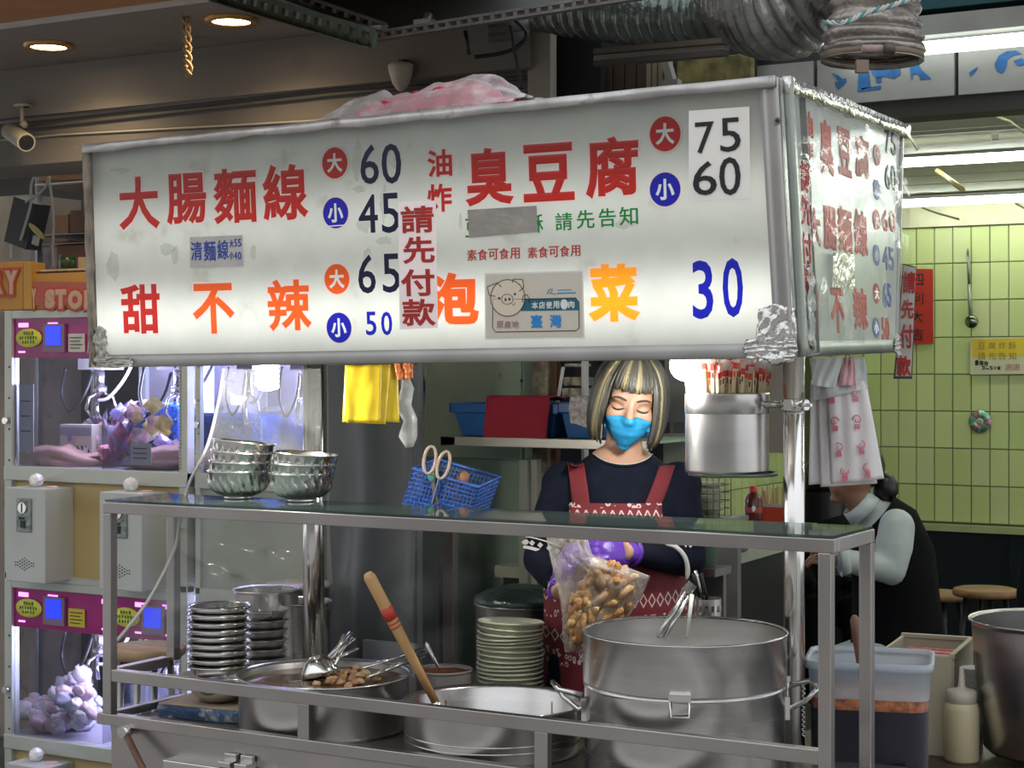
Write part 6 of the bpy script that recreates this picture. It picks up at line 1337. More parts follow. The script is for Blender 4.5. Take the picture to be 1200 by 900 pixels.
for k, (a, c_, r_) in enumerate((((452, 30), (440, 38), .01), ((502, 18), (498, 30), .012))): q = M(); q.tube([W(*a, 4.42), W(*c_, 4.40)], r_, 8); q.box(W(c_[0], c_[1]-4, 4.4), (.05, .03, .012)); tag(q.build('bolt_clip', steel_dk), 'bolted clip on the slotted angles, ' + ('left one' if k == 0 else 'right one'), 'clip')
q = M(); q.tube([W(545, 36, 4.5), W(548, 50, 4.5), W(550, 64, 4.5)], .006, 6); tag(q.build('hanging_strap', black), 'short black strap hanging from the slotted angle', 'strap')
q = M(); q.tube(bez([W(556, 67, 4.7), W(585, 63, 4.7), W(606, 55, 4.7), W(617, 40, 4.7), W(600, 20, 4.7)], 20), .006, 6); q.tube(bez([W(598, 30, 4.6), W(603, 60, 4.6), W(612, 105, 4.6)], 12), .005, 6); tag(q.build('black_hose', black), 'black cable looping beside the grey upright above the bag', 'cable')
for k, (y, r_) in enumerate(((36, .018), (45, .014))): q = M(); q.tube([W(572, y, 4.75), W(620, y - 6, 4.75)], r_, 10); tag(q.build('grey_pipe', mat('grey_pipe', (.14, .13, .125), .5)), ('upper' if k == 0 else 'lower') + ' short grey pipe beside the white board', 'pipe')
boxat('grey_upright', 'grey-blue metal upright behind the bag on the sign', 'post', 586, 26, 619, 135, 4.6, .05, mat('grey_upright', (.15, .15, .155), .6)); boxat('white_board', 'chipped off-white board standing behind the sign', 'board', 618, 28, 645, 120, 4.5, .04, mat('offwhite_board', (.45, .40, .34), .7, 0, .08, 8, dirt=((.25, .18, .12), 14, .66)))
struct(boxat('wall_recess', None, None, 645, 34, 705, 140, 4.56, .05, mat('black_panel', (.008, .009, .01), .7))); 
pb_ = mat('brown_panel', (.085, .06, .042), .6)
scn = thing('slatted_screen', 'screen of brown planks and cream slats above the right of the sign', 'screen', WY(745, 110, 4.6))
for k in range(4): boxat('plank', None, None, 704 + 14*k, 72, 717 + 14*k, 125, 4.6, .03, pb_, par=scn)
for k in range(4): boxat('slat', None, None, 757 + 7*k, 68, 763 + 7*k, 120, 4.58, .03, mat('cream_slat', (.33, .29, .2), .6), par=scn)
q = M(); q.bar(WY(788, 98, 4.56), WY(779, 66, 4.56), .022, .03, (0, 1, 0)); q.box(WY(787, 99, 4.55), (.05, .03, .025)); tag(q.build('leaning_board', mat('lean_grey', (.38, .36, .32), .6)), 'small leaning pale board at the end of the cream slats', 'board')
boxat('mottled_sheet', 'mottled yellow-green panel under the big duct', 'panel', 793, 62, 880, 110, 4.66, .03, mat('mottled_yellow', (.24, .20, .07), .7, 0, .5, 20, dirt=((.06, .09, .03), 12, .52)))
for k, (y, c_, dd) in enumerate(((58, (.10, .075, .055), 4.5), (66, (.26, .22, .18), 4.52), (72, (.05, .04, .035), 4.48))):
    q = M(); q.bar(W(700, y + 3, dd + .05), W(850, y - 10, dd - .25), .03, .014); tag(q.build('roof_batten', mat('batten_%d' % k, c_, .7)), ['brown', 'pale', 'black'][k] + ' horizontal batten under the long duct', 'batten')
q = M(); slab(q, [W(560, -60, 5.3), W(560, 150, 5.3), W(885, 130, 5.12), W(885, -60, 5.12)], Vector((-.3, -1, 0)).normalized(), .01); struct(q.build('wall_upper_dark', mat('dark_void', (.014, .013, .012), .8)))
# ------------------------------------------------------------------ flexible ducts
dm_ = mat('duct_foil', (.26, .26, .25), .33, .85, .35, 10, bump=.7, bscale=28); dmg = mat('duct_foil_green', (.16, .19, .17), .36, .85, .35, 10, bump=.7, bscale=28); dmb = mat('duct_brownish', (.30, .27, .24), .4, .7, .35, 12, bump=.8, bscale=35)
def duct(name, lab, pts, r, ridges, mt, sub=7, n=40, jag=.03):
    N = ridges*sub; P_ = bez([Vector(p) for p in pts], N + 1); rs = []
    rf = r if callable(r) else (lambda f: r)
    for i in range(N + 1):
        k = (i % sub)/sub; rs.append(rf(i/N)*(1 - .12*(1 - abs(2*k-1))**1.3))
    q = M(); q.tube(P_, rs, n, caps=False)
    for j, v in enumerate(q.v):
        i = j // n; c = P_[i]; d_ = v - c; q.v[j] = c + d_*(1 + jag*noise.noise(Vector((j % n*.55, i*.13, 4))) )
    o = q.build(name, mt, solid=.002); return tag(o, lab, 'duct')
duct('flexible_duct', 'long dark corrugated duct running along the top towards the big bend', [W(560, 2, 5.3), W(640, 4, 5.05), W(720, 14, 4.85), W(800, 16, 4.7), W(870, 8, 4.6)], lambda f: .075 + .012*min(1, f*3), 26, dmg)
duct('flexible_duct', 'large corrugated foil duct bending at the top centre-right', [W(852, -90, 4.75), W(872, -48, 4.55), W(893, -8, 4.35), W(935, -12, 4.25), W(975, -75, 4.3), W(1000, -140, 4.4)], .155, 44, dm_, 6, 60, .02)
ctr = W(1024, 0, 4.05)
def rr(f): return .112 + (.006*math.sin(f*9)) + (.004 if f > .86 else 0)
duct('flexible_duct', 'short hanging duct end tied with a blue and white rope', [W(1040, -90, 4.1), W(1030, -40, 4.08), W(1026, 0, 4.05), W(1023, 40, 4.05), W(1022, 72, 4.05)], rr, 9, dmb)
c = W(1022, 70, 4.05); q = M(); q.lathe([(.114, -.002), (.118, 0), (.118, .016), (.114, .018)], c, 40); q.box(W(1010, 78, 3.93), (.028, .02, .028), Matrix.Rotation(YAW, 3, 'Z')); tag(q.build('hose_clamp', mat('brown_clamp', (.22, .17, .13), .5, .5)), 'brown clamp ring with a bolt at the bottom of the hanging duct', 'clamp')
q = M(); q.lathe([(.001, 0), (.108, 0)], c + Vector((0, 0, .01)), 30); 
q = M(); c = W(1022, 58, 4.05); q.lathe([(.118, -.006), (.1205, 0), (.118, .006)], c, 40); q.tube([W(1010, 57, 3.92), W(1043, 57, 3.92)], .009, 8, mi=1); q.tube([W(1036, 57, 3.915), W(1048, 57, 3.915)], .013, 8); tag(q.build('worm_clamp', [mat('dark_clamp', (.1, .09, .08), .5, .6), mat('pinkish_sleeve', (.35, .26, .25), .6)]), 'thin dark hose clamp with a pinkish sleeve around the hanging duct', 'clamp')
q = M(); q2_ = []
rope = [(967, 26), (985, 27), (1000, 22), (1018, 14), (1036, 9), (1052, 4), (1066, -2), (1075, -10)]
pp = bez([W(x, y, 3.91 if 0 < i < 6 else 3.95) for i, (x, y) in enumerate(rope)], 60)
for k in range(3): q.tube([p + Vector((.0035*math.cos(i*.8 + k*2.09), 0, .0035*math.sin(i*.8 + k*2.09))) for i, p in enumerate(pp)], .0034, 5, mi=k % 2)
tag(q.build('rope', [mat('rope_white', (.5, .5, .45), .7), mat('rope_teal', (.06, .25, .28), .7)]), 'blue and white twisted rope around the hanging duct', 'rope')
# small lights and wires on shop ceiling
q = M(); q.tube([W(1098, 200, 7.5), W(1128, 222, 7.2)], .012, 6); tag(q.build('ceiling_clip', mat('brass_clip', (.4, .35, .15), .4, .4)), 'brass coloured stick hanging between the tubes on the shop ceiling', 'clip')
for k, pts in enumerate(([(1050,155),(1066,160),(1076,176)], [(1168,136),(1184,142),(1202,156)], [(1080,243),(1096,249),(1124,257)], [(1190,238),(1204,246)])): q = M(); q.tube([W(x, y, 6.2 if y < 200 else 8.2) for x, y in pts], .005, 5); tag(q.build('ceiling_wire', mat('wire_olive', (.3, .3, .18), .6)), ['short wire beside the sign corner under the shop ceiling', 'white wire at the right edge above the second tube', 'olive wire drooping in front of the top row of green tiles', 'short olive wire at the far right above the tiles'][k], 'wire')
# blue-grey bucket under the cart at left
p = WY(160, 905, 3.62); q = M(); q.lathe([(.001, 0), (.10, 0), (.125, .30), (.128, .30), (.128, .315), (.122, .31), (.10, .01)], (p.x - .02, 3.78, .26), 36); q.bx((p.x - .16, 3.66, .0), (p.x + .12, 3.90, .26)); tag(q.build('blue_bucket', mat('blue_grey_bucket', (.30, .36, .40), .5, 0, .1, 5, dirt=((.25, .15, .08), 12, .7))), 'blue-grey rusty bucket on a block below the left end of the rack', 'bucket')
# ------------------------------------------------------------------ people
skin = mat('skin', (.50, .29, .20), .5, 0, .06, 6, sss=.08, bump=.04, bscale=40); skin2 = mat('skin_dark', (.33, .17, .10), .5, 0, .06, 6)
navy_c = mat('navy_cloth', (.006, .008, .018), .9, 0, .25, 30, bump=.25, bscale=25, spec=.15); trou = mat('dark_trousers', (.015, .015, .018), .85)
def remesh(m_, name, mats, parent, voxel=.008, smooth=4, matfn=None, deform=None):
    me = m_.mesh('tmp'); o = bpy.data.objects.new('tmp', me); COL.objects.link(o)
    r_ = o.modifiers.new('r', 'REMESH'); r_.mode = 'VOXEL'; r_.voxel_size = voxel; r_.use_smooth_shade = True
    s_ = o.modifiers.new('s', 'SMOOTH'); s_.factor = .5; s_.iterations = smooth
    bpy.context.view_layer.update(); ev = o.evaluated_get(bpy.context.evaluated_depsgraph_get())
    me2 = bpy.data.meshes.new_from_object(ev); bpy.data.objects.remove(o)
    for x in mats: me2.materials.append(x)
    if deform:
        for v in me2.vertices: v.co = deform(v.co)
    for p in me2.polygons: p.use_smooth = True; p.material_index = matfn(p.center) if matfn else 0
    me2.update(); o = bpy.data.objects.new(name, me2); COL.objects.link(o); o.parent = parent; return o
def loft(q, rings, n=28, mi=0, cap=True):
    """rings: (cx, cy, z, rx, ry)"""
    vs = []
    for cx, cy, z, rx, ry in rings:
        for k in range(n):
            a = 2*math.pi*k/n; e = .85; vs.append((cx + rx*abs(math.cos(a))**e*math.copysign(1, math.cos(a)), cy + ry*abs(math.sin(a))**e*math.copysign(1, math.sin(a)), z))
    N = len(rings); fs = [(j*n+i, j*n+(i+1)%n, (j+1)*n+(i+1)%n, (j+1)*n+i) for j in range(N-1) for i in range(n)]
    if cap: fs += [tuple(range(n))[::-1], tuple((N-1)*n + i for i in range(n))]
    return q.add(vs, fs, mi, True)
DP = 4.45; pc = W(720, HZ, DP)
def wl(px, py, y):
    """photo pixel at depth DP + y -> the cook's own frame"""
    d = DP + y; return Vector(((px-600)/F*d - (720-600)/F*DP, y, CH - (py-HZ)/F*d))
cook = thing('person', 'cook with streaked grey-blonde bob, blue face mask and red patterned apron, filling a bag', 'person', (pc.x, pc.y, 0), YAW)
hd = wl(738, 468, -.05)     # head centre
HR = Matrix.Rotation(R(8), 3, 'Y') @ Matrix.Rotation(R(17), 3, 'X')   # roll, then chin down towards the viewer
def hl(x, y, z): return hd + HR @ Vector((x, y, z))
sL = wl(662, 566, .02); sR = wl(795, 566, .02); eL = wl(634, 655, -.02); eR = wl(806, 655, -.03)
wL = wl(655, 688, -.17); wR = wl(738, 647, -.20)
q = M()
base = wl(728, 545, .015)
loft(q, [(base.x*.4, .03, .80, .165, .115), (base.x*.4, .03, .90, .160, .112), (base.x*.5, .025, 1.0, .150, .105), (base.x*.7, .02, 1.10, .155, .108), (base.x*.8, .015, 1.18, .165, .11), (base.x*.9, .015, 1.235, .165, .10), (base.x, .018, 1.282, .138, .080), (base.x, .02, 1.312, .100, .066), (base.x, .022, 1.338, .064, .054), (base.x, .022, 1.35, .045, .045)])
q.tube([base + Vector((0, .02, -.05)), base + Vector((.004, .01, .02)), hl(0, .025, -.06), hl(0, .02, -.02)], [.055, .047, .046, .05], 16)
for s_, e_, w_ in ((sL, eL, wL), (sR, eR, wR)):
    inn = Vector((base.x, .02, 1.262)).lerp(s_, .5)
    q.tube([inn, s_ + Vector((0, 0, -.006)), s_.lerp(e_, .5), e_], [.05, .062, .055, .047], 16); q.ell(e_, (.047,)*3, nu=14, nv=10); q.ell(s_ + Vector((0, 0, -.006)), (.062,)*3, nu=14, nv=10)
    q.tube([e_, e_.lerp(w_, .5), w_.lerp(e_, .1)], [.046, .040, .028], 14); q.tube([w_.lerp(e_, .15), w_, w_ + (w_-e_).normalized()*.03], [.026, .024, .026], 12)
# hips and legs down to the floor
loft(q, [(0, .04, .55, .15, .11), (0, .04, .70, .175, .125), (0, .035, .82, .165, .115)])
for s_ in (-1, 1): q.tube([(s_*.085, .04, .80), (s_*.09, .04, .45), (s_*.09, .06, .07)], [.088, .062, .042], 16); q.ell((s_*.09, .01, .04), (.042, .115, .04))
# head with jaw, brow, cheeks, nose, ears
q.ell(hl(0, .012, .022), (.072, .090, .092), HR, 24, 16); q.ell(hl(0, -.018, -.040), (.058, .066, .068), HR, 20, 14); q.ell(hl(0, -.045, -.085), (.026, .026, .022), HR)
for s_ in (-1, 1):
    q.ell(hl(s_*.036, -.058, -.022), (.026, .022, .026), HR); q.ell(hl(s_*.072, .012, -.01), (.010, .018, .030), HR); q.ell(hl(s_*.030, -.064, .024), (.026, .018, .010), HR)
q.tube([hl(0, -.072, .018), hl(0, -.085, -.008), hl(0, -.096, -.026)], [.008, .011, .014], 10); q.ell(hl(0, -.088, -.028), (.016, .012, .010), HR)
colc = Vector((base.x + .004, -.01, 1.292))
def bm_fn(c):
    if c.z < .55: return 2
    r_ = (Vector((c.x - colc.x, 0, c.z - 1.362))); 
    if (r_.x/.094)**2 + (r_.z/.062)**2 < 1 and c.z > 1.25: return 0
    if c.z > 1.365: return 0
    for w_, e_ in ((wL, eL), (wR, eR)):
        if (c - w_).length < .040 and (c - w_).dot(w_ - e_) > -.012*(w_-e_).length: return 0
    return 1
body = remesh(q, 'body', [skin, navy_c, trou], cook, .0065, 3, bm_fn)
bpy.context.view_layer.update()
bv = BVHTree.FromPolygons([v.co.copy() for v in body.data.vertices], [tuple(p.vertices) for p in body.data.polygons])
def onface(x, z, off=.0015):
    """point on the face surface below head-frame (x, z)"""
    h = bv.ray_cast(hl(x, -.25, z), HR @ Vector((0, 1, 0)))
    p = h[0] if h[0] is not None else hl(x, -.05, z); return p - (HR @ Vector((0, 1, 0)))*off
dkb = mat('brow_hair', (.06, .035, .03), .7); lash = mat('eyelash', (.03, .015, .012), .6); lid = mat('eyelid', (.36, .19, .14), .5)
for s_ in (-1, 1):
    q = M(); q.tube([onface(s_*x, z, .0004) for x, z in ((.013, .0195), (.020, .023), (.028, .0255), (.036, .0265), (.044, .025), (.053, .020))], [.0018, .0030, .0032, .0030, .0024, .001], 8); q.build('eyebrow', dkb, cook, local=True)
    q = M(); q.tube([onface(s_*x, z, .0018) for x, z in ((.015, -.000), (.021, -.004), (.028, -.006), (.035, -.0062), (.042, -.0045), (.051, .0005))], [.0012, .0024, .0028, .0028, .0024, .001], 7); q.build('eyelash', lash, cook, local=True)
    q = M()
    q.grid(lambda u, v: tuple(onface(s_*(.017 + .031*u), -.004 + (.012*math.sin(math.pi*u))*v - .003*math.sin(math.pi*u), .0012 + .002*math.sin(math.pi*u)*math.sin(math.pi*v))), 10, 5)
    q.tube([onface(s_*x, z, .0012) for x, z in ((.017, .006), (.026, .0105), (.036, .0110), (.047, .006))], .0007, 5, mi=1)
    q.build('eyelid', [skin, lid], cook, local=True)
# mask
msk = mat('blue_mask', (.015, .28, .56), .75, 0, .05, 20, bump=.15, bscale=180)
q = M()
def mf(u, v):
    x = (u - .5)*2; w_ = .066 - .012*abs(v-.45)*1.5 - .022*max(0, v-.6)/.4
    zt = -.016 - .012*x*x; zb_ = -.112 + .034*x*x
    z = zt*(1-v) + zb_*v
    p = onface(x*w_, max(z, -.10), .006 + .010*(1-x*x)*math.sin(math.pi*min(1, v*.9 + .05)) + .0016*abs(math.sin(v*16))*(v < .55))
    if z < -.10: p = p + HR @ Vector((0, 0, z + .10))
    return tuple(p)
q.grid(mf, 28, 24, thick=.0015)
q.build('face_mask', msk, cook, local=True)
q = M()
for s_ in (-1, 1): q.tube([onface(s_*.062, -.03, .004), hl(s_*.076, -.01, -.008), hl(s_*.080, .03, .012)], .0013, 6)
q.build('mask_straps', mat('strap_white', (.62, .70, .75), .6), cook, local=True)
# hair: a dark under layer and separate locks combed down from the crown
hdk = mat('hair_dark', (.045, .042, .036), .42, 0, .5, 30, stretch=(1, 1, .1)); hbl = mat('hair_blonde', (.30, .255, .14), .45, 0, .3, 30, stretch=(1, 1, .1)); hgr = mat('hair_grey', (.085, .082, .068), .42, 0, .4, 30, stretch=(1, 1, .1))
def hpt(phi, s, off=0, fr=False):
    """s: 0 crown .. 1 tip; phi 0 = forehead"""
    a = abs(phi)
    front = a < R(40)
    th0 = s*R(84); top = .118
    if front:
        th = s*R(68); x = math.sin(phi)*math.sin(th)*(.086+off)*1.0; y = -math.cos(phi)*math.sin(th)*(.100+off) + .006; z = .016 + math.cos(th)*(.106 + off*.6)
        if s > .8: z -= (s-.8)*.045
        return hl(x, y, z)
    k = .58
    if s < k: th = s/k*R(88); x = math.sin(phi)*math.sin(th)*(.092+off); y = -math.cos(phi)*math.sin(th)*(.104+off) + .010; z = .012 + math.cos(th)*(.110 + off*.6); return hl(x, y, z)
    f = (s-k)/(1-k); bul = 1 + .10*math.sin(f*2.2) - .12*f*f
    ln = .118 if a < R(120) else .105
    x = math.sin(phi)*(.092+off)*bul; y = -math.cos(phi)*(.104+off)*bul + .010; return hl(x, y, .012 - f*ln + .004)
q = M()
q.grid(lambda u, v: tuple(hpt(R(41) + u*R(278), .001 + v*.97, -.009)), 56, 20); q.grid(lambda u, v: tuple(hpt(R(-39.5) + u*R(79), .001 + v*.92, -.009)), 20, 14)
hair = q.build('hair', hdk, cook, local=True)
rh = random.Random(11); q = M()
for layer in range(2):
    for i in range(210):
        phi = R(-180 + 360*i/210 + rh.uniform(-1, 1)); a = abs(phi); off = -.002 + .004*layer + rh.uniform(0, .002)
        side = a > R(38); nz_ = noise.noise(Vector((phi*4.2, layer*.3, 7))) + rh.uniform(-.22, .22)
        mi_ = 1 if nz_ > (.12 if side else .40) else (2 if nz_ > -.22 else 0)
        if R(4) < phi < R(12) and rh.random() < .7: mi_ = 1
        tip = 1 + rh.uniform(-.03, .03)
        n_ = 11; tw = rh.uniform(-.03, .03)
        pts = [hpt(phi + tw*(j/n_) , max(.015, tip*j/n_), off) for j in range(n_ + 1)]
        # lift off along a shared parting
        rs = [.0012 + .0018*math.sin(math.pi*min(1, .15 + .85*j/n_)) for j in range(n_)] + [.0006]
        q.tube(pts, rs, 5, mi=mi_, sx=1.9)
locks = q.build('hair_locks', [hdk, hbl, hgr], cook, local=True)
# apron
apr = mat('apron_red', (.15, .012, .020), .8, 0, .08, 12, bump=.25, bscale=60)
def pattern(m_, zc_list, freq, wht=(.62, .48, .46), pink=(.40, .10, .11)):
    nt = m_.node_tree; N = nt.nodes; L = nt.links; b_ = N['Principled BSDF']
    tc = N.new('ShaderNodeTexCoord'); sx = N.new('ShaderNodeSeparateXYZ'); L.new(tc.outputs['Object'], sx.inputs[0])
    def mth(op, a, c=None):
        n = N.new('ShaderNodeMath'); n.operation = op
        for i, v_ in enumerate((a, c)):
            if v_ is None: continue
            if isinstance(v_, (int, float)): n.inputs[i].default_value = v_
            else: L.new(v_, n.inputs[i])
        return n.outputs[0]
    tri = mth('PINGPONG', mth('MULTIPLY', sx.outputs['X'], freq), .5)   # 0..0.5
    acc = None
    for zc_, h_, kind in zc_list:
        z = mth('DIVIDE', mth('SUBTRACT', sx.outputs['Z'], zc_), h_)     # -1..1 inside the band
        inb = mth('LESS_THAN', mth('ABSOLUTE', z), 1.0)
        if kind == 'zig': d_ = mth('ABSOLUTE', mth('SUBTRACT', mth('MULTIPLY', tri, 4.0), mth('ADD', z, 1.0))); on = mth('LESS_THAN', d_, .34)
        elif kind == 'dia': d_ = mth('ADD', mth('ABSOLUTE', z), mth('MULTIPLY', tri, 2.0)); on = mth('LESS_THAN', mth('ABSOLUTE', mth('SUBTRACT', d_, .78)), .14)
        elif kind == 'dots':
            vz = N.new('ShaderNodeTexVoronoi'); vz.inputs['Scale'].default_value = freq*1.2; L.new(tc.outputs['Object'], vz.inputs[0]); on = mth('LESS_THAN', mth('ABSOLUTE', mth('SUBTRACT', vz.outputs['Distance'], .30)), .09)
        else: on = mth('LESS_THAN', mth('ABSOLUTE', z), 1.0)
        k = mth('MULTIPLY', inb, on); acc = k if acc is None else mth('MAXIMUM', acc, k)
    mx = N.new('ShaderNodeMix'); mx.data_type = 'RGBA'; L.new(acc, mx.inputs[0]); src = b_.inputs['Base Color'].links[0].from_socket
    L.new(src, mx.inputs[6]); mx.inputs[7].default_value = (*wht, 1); L.new(mx.outputs[2], b_.inputs['Base Color'])
zp = lambda py: wl(720, py, -.1).z
pattern(apr, [(zp(603), .011, 'zig'), (zp(592.5), .006, 'dots'), (zp(703), .020, 'dia'), (zp(716), .003, 'line2') if False else (zp(725), .012, 'dots'), (zp(750), .018, 'dia'), (zp(775), .02, 'dots')], 46)
def front(x, z, off=.010):
    h = bv.ray_cast(Vector((x, -.6, z)), Vector((0, 1, 0)))
    return Vector((x, (h[0].y if h[0] is not None and h[0].y < .09 else -.085) - off, z))
yb = {}
def torso_y(x, z):   # front of the torso without arms
    k = min(1, abs(x - base.x*.7)/.17); return -.092*math.sqrt(max(0, 1 - k*k)) + .0
def gx(px, py): p = wl(px, py, -.10); return p.x, p.z
ap = None
q = M()
(x0, z0), (x1, z1) = gx(668, 590), gx(776, 590); zb_ = gx(700, 640)[1]
q.grid(lambda u, v: tuple(front(x0 + (x1-x0)*u, z0 + (zb_-z0)*v) if v < .2 else Vector((x0 + (x1-x0)*u, torso_y(x0 + (x1-x0)*u, 0) - .022, z0 + (zb_-z0)*v))), 24, 12, thick=.002)
ap = q.build('apron', apr, cook, local=True)
q = M()
xl0, zlow = gx(640, 640)[0], .50
def skirt(u, v):
    x = (base.x*.4) + (-.185 + .37*u); z = zb_ + .004 + (zlow - zb_)*v; y = -.100 - .02*(1-(2*u-1)**2) - .02*v + .006*math.sin(u*14)*v + .16*abs(2*u-1)**3
    return (x, y, z)
q.grid(skirt, 30, 34, thick=.002); q.build('apron_skirt', apr, cook, local=True)
for (a, c) in (((667, 545), (690, 590)), ((785, 548), (757, 590))):
    q = M(); wd_ = .021
    (xa, za), (xc, zc_) = gx(a[0] + (9 if a[0] < 700 else -0), a[1]), gx(c[0] - (8 if a[0] < 700 else -8), c[1] + 3)
    def sf(u, v):
        x = xa + (xc-xa)*v + (u-.5)*wd_*2; z = za + (zc_-za)*v
        if v < .0: pass
        return tuple(front(x, z, .008))
    q.grid(sf, 6, 16, thick=.002)
    q.build('apron_strap', mat('apron_plain', (.15, .012, .018), .8, 0, .08, 12, bump=.25), cook, local=True)
q = M(); nl = []
for i in range(25):
    a_ = math.pi*(1.0 + i/24); x = colc.x + .094*math.cos(a_); z = 1.362 + .062*math.sin(a_)
    h_ = bv.ray_cast(Vector((x, -.5, z)), Vector((0, 1, 0)))
    if h_[0] is not None and h_[0].y < .045: nl.append(h_[0] + Vector((0, -.001, 0)))
q.tube(nl, .0042, 8); q.tube([p + Vector((0, -.0015, .0045)) for p in nl], .0012, 6, mi=1); q.build('neckline', [navy_c, mat('pale_piping', (.6, .55, .5), .7)], cook, local=True)
# sleeve bands
bandm = mat('white_trim_cloth', (.62, .60, .58), .8)
q = M()
def ringat(s_, e_, f, r_, w_): c = s_.lerp(e_, f); d_ = (e_-s_).normalized(); q.tube([c - d_*w_, c, c + d_*w_], [r_, r_*1.01, r_], 20, caps=False)
ringat(sL, eL, .93, .0515, .004); ringat(sL, eL, .80, .0535, .0015)
d_ = (eL-sL).normalized(); c = sL.lerp(eL, .865)
for i in range(14):
    a = 2*math.pi*i/14; x = Vector((1, 0, 0)); y = d_.cross(x).normalized(); x = y.cross(d_).normalized(); q.box(c + x*math.cos(a)*.053 + y*math.sin(a)*.053, (.010, .010, .010), Matrix.Rotation(.7, 3, 'Y'))
q.build('sleeve_band', bandm, cook, local=True)
q = M()
pts = [wl(776, 637, -.135), wl(790, 640, -.13), wl(802, 652, -.12), wl(806, 668, -.11), wl(804, 680, -.105)]
q.tube(bez(pts, 14), [.003] + [.0065]*11 + [.004, .002], 8)
for k in range(6): p = wl(744 + 7*k, 634.5 + rnd.random(), -.14); q.box(p, (.008, .006, .006), Matrix.Rotation(.7, 3, 'Y'))
for k in range(5): p = wl(800 + 3*k, 637 + 3*(k % 2), -.085); q.box(p, (.006, .006, .006), Matrix.Rotation(.7, 3, 'Y'))
q.build('sleeve_band', bandm, cook, local=True)
# bracelet on the bare wrist
q = M(); c = wL; d_ = (wL - eL).normalized(); q.tube([c - d_*.004, c + d_*.004], [.028, .028], 18, caps=False); q.build('bracelet', steel_pol, cook, local=True, solid=.002)
# hands: palm and five bent fingers
glm = mat('purple_glove', (.105, .03, .36), .4, 0, .12, 10, bump=.25, bscale=60)
def hand(wrist, dirv, nrm, curl, mt, name, thumb_side=1, sc=1.0, mirror=1):
    """dirv: wrist to knuckles; nrm: back of the hand; fingers curl away from nrm"""
    d_ = dirv.normalized(); n_ = (nrm - d_*nrm.dot(d_)).normalized(); s_ = d_.cross(n_)*mirror
    q = M(); P = lambda a, b_, c_: wrist + (d_*a + s_*b_ + n_*c_)*sc
    q.ell(P(.045, 0, 0), (.020*sc, .040*sc, .050*sc), Matrix((n_, s_, d_)).transposed(), 16, 12); q.tube([P(-.025, 0, 0), P(0, 0, 0), P(.02, 0, 0)], [.030*sc, .029*sc, .03*sc], 14)
    for k, (off, ln) in enumerate(((-.028, .066), (-.010, .075), (.009, .070), (.027, .054))):
        a = curl; p = P(.075, off, .002); pts = [P(.05, off*.9, 0), p]; ang = a*.55; rr_ = [.0105*sc, .0105*sc]
        for j in range(3):
            l_ = ln*(.42, .32, .26)[j]*sc; p = p + (d_*math.cos(ang) - n_*math.sin(ang))*l_; pts.append(p.copy()); ang += a*.75; rr_.append((.0098, .009, .0075)[j]*sc)
        q.tube(pts, rr_, 10); q.ell(pts[-1], (.0078*sc,)*3, nu=8, nv=6)
    tp = [P(.012, -.022*thumb_side, -.004), P(.035, -.044*thumb_side, -.018), P(.058, -.048*thumb_side, -.032), P(.078, -.040*thumb_side, -.042)]
    q.tube(tp, [.014*sc, .0125*sc, .011*sc, .009*sc], 10); q.ell(tp[-1], (.009*sc,)*3, nu=8, nv=6)
    return remesh(q, name, [mt], cook, .003, 2)
hand(wR + Vector((.0, 0, 0)), wl(694, 641, -.25) - wR, Vector((0, -.9, .45)), .75, glm, 'left_glove', 1, .95)
q = M(); q.tube([wR + (eR-wR).normalized()*.012, wR + (eR-wR).normalized()*.002], [.0335, .031], 20, caps=False); q.build('glove_cuff', glm, cook, local=True, solid=.002)
hand(wL + Vector((.0, 0, 0)), wl(672, 652, -.22) - wL + Vector((0, 0, .03)), Vector((-.6, -.6, .2)), .8, glm, 'right_glove', -1, .92)
# ------------------------------------------------------------------ the bag of fried pieces in her hands
def ww(v): return cook.matrix_basis @ Matrix.Identity(4) @ v
cm_ = Matrix.Translation(cook.location) @ Matrix.Rotation(YAW, 4, 'Z')
def bg(px, py, y): return cm_ @ wl(px, py, y)
outl_l = [(640, 628), (644, 650), (650, 675), (656, 700), (659, 722), (659, 745), (662, 764)]
outl_r = [(688, 630), (694, 650), (728, 662), (762, 675), (752, 700), (733, 728), (688, 766)]
bagm = film('food_bag', (.95, .93, .90), .84, .07, 1.0, 26, (.66, .64, .60), .45)
t = thing('food_bag', 'clear plastic bag of fried golden pieces held over the two-tier pot', 'bag', bg(690, 765, -.30))
for side, yo in ((-1, .055), (1, .06)):
    q = M()
    def bf(u, v):
        k = v*6; i = min(int(k), 5); f = k - i
        lx = outl_l[i][0]*(1-f) + outl_l[i+1][0]*f; ly = outl_l[i][1]*(1-f) + outl_l[i+1][1]*f; rx = outl_r[i][0]*(1-f) + outl_r[i+1][0]*f; ry = outl_r[i][1]*(1-f) + outl_r[i+1][1]*f
        px = lx + (rx-lx)*u; py = ly + (ry-ly)*u
        th = yo*math.sin(math.pi*u)**.6*(.35 + .65*math.sin(math.pi*min(1, v*.85 + .15)))
        n_ = .008*noise.noise(Vector((u*6, v*8, side)))+ .003*noise.noise(Vector((u*18, v*6, side*3)))
        return tuple(bg(px, py, -.30 + side*th*.9 + n_))
    q.grid(bf, 30, 40); q.build('front_film' if side < 0 else 'rear_film', bagm, t)
frm = [mat('fried_%d' % i, c_, .45, 0, .25, 25, bump=.7, bscale=60) for i, c_ in enumerate(((.50, .26, .09), (.56, .33, .13), (.42, .19, .06), (.60, .38, .18)))]
fms = []
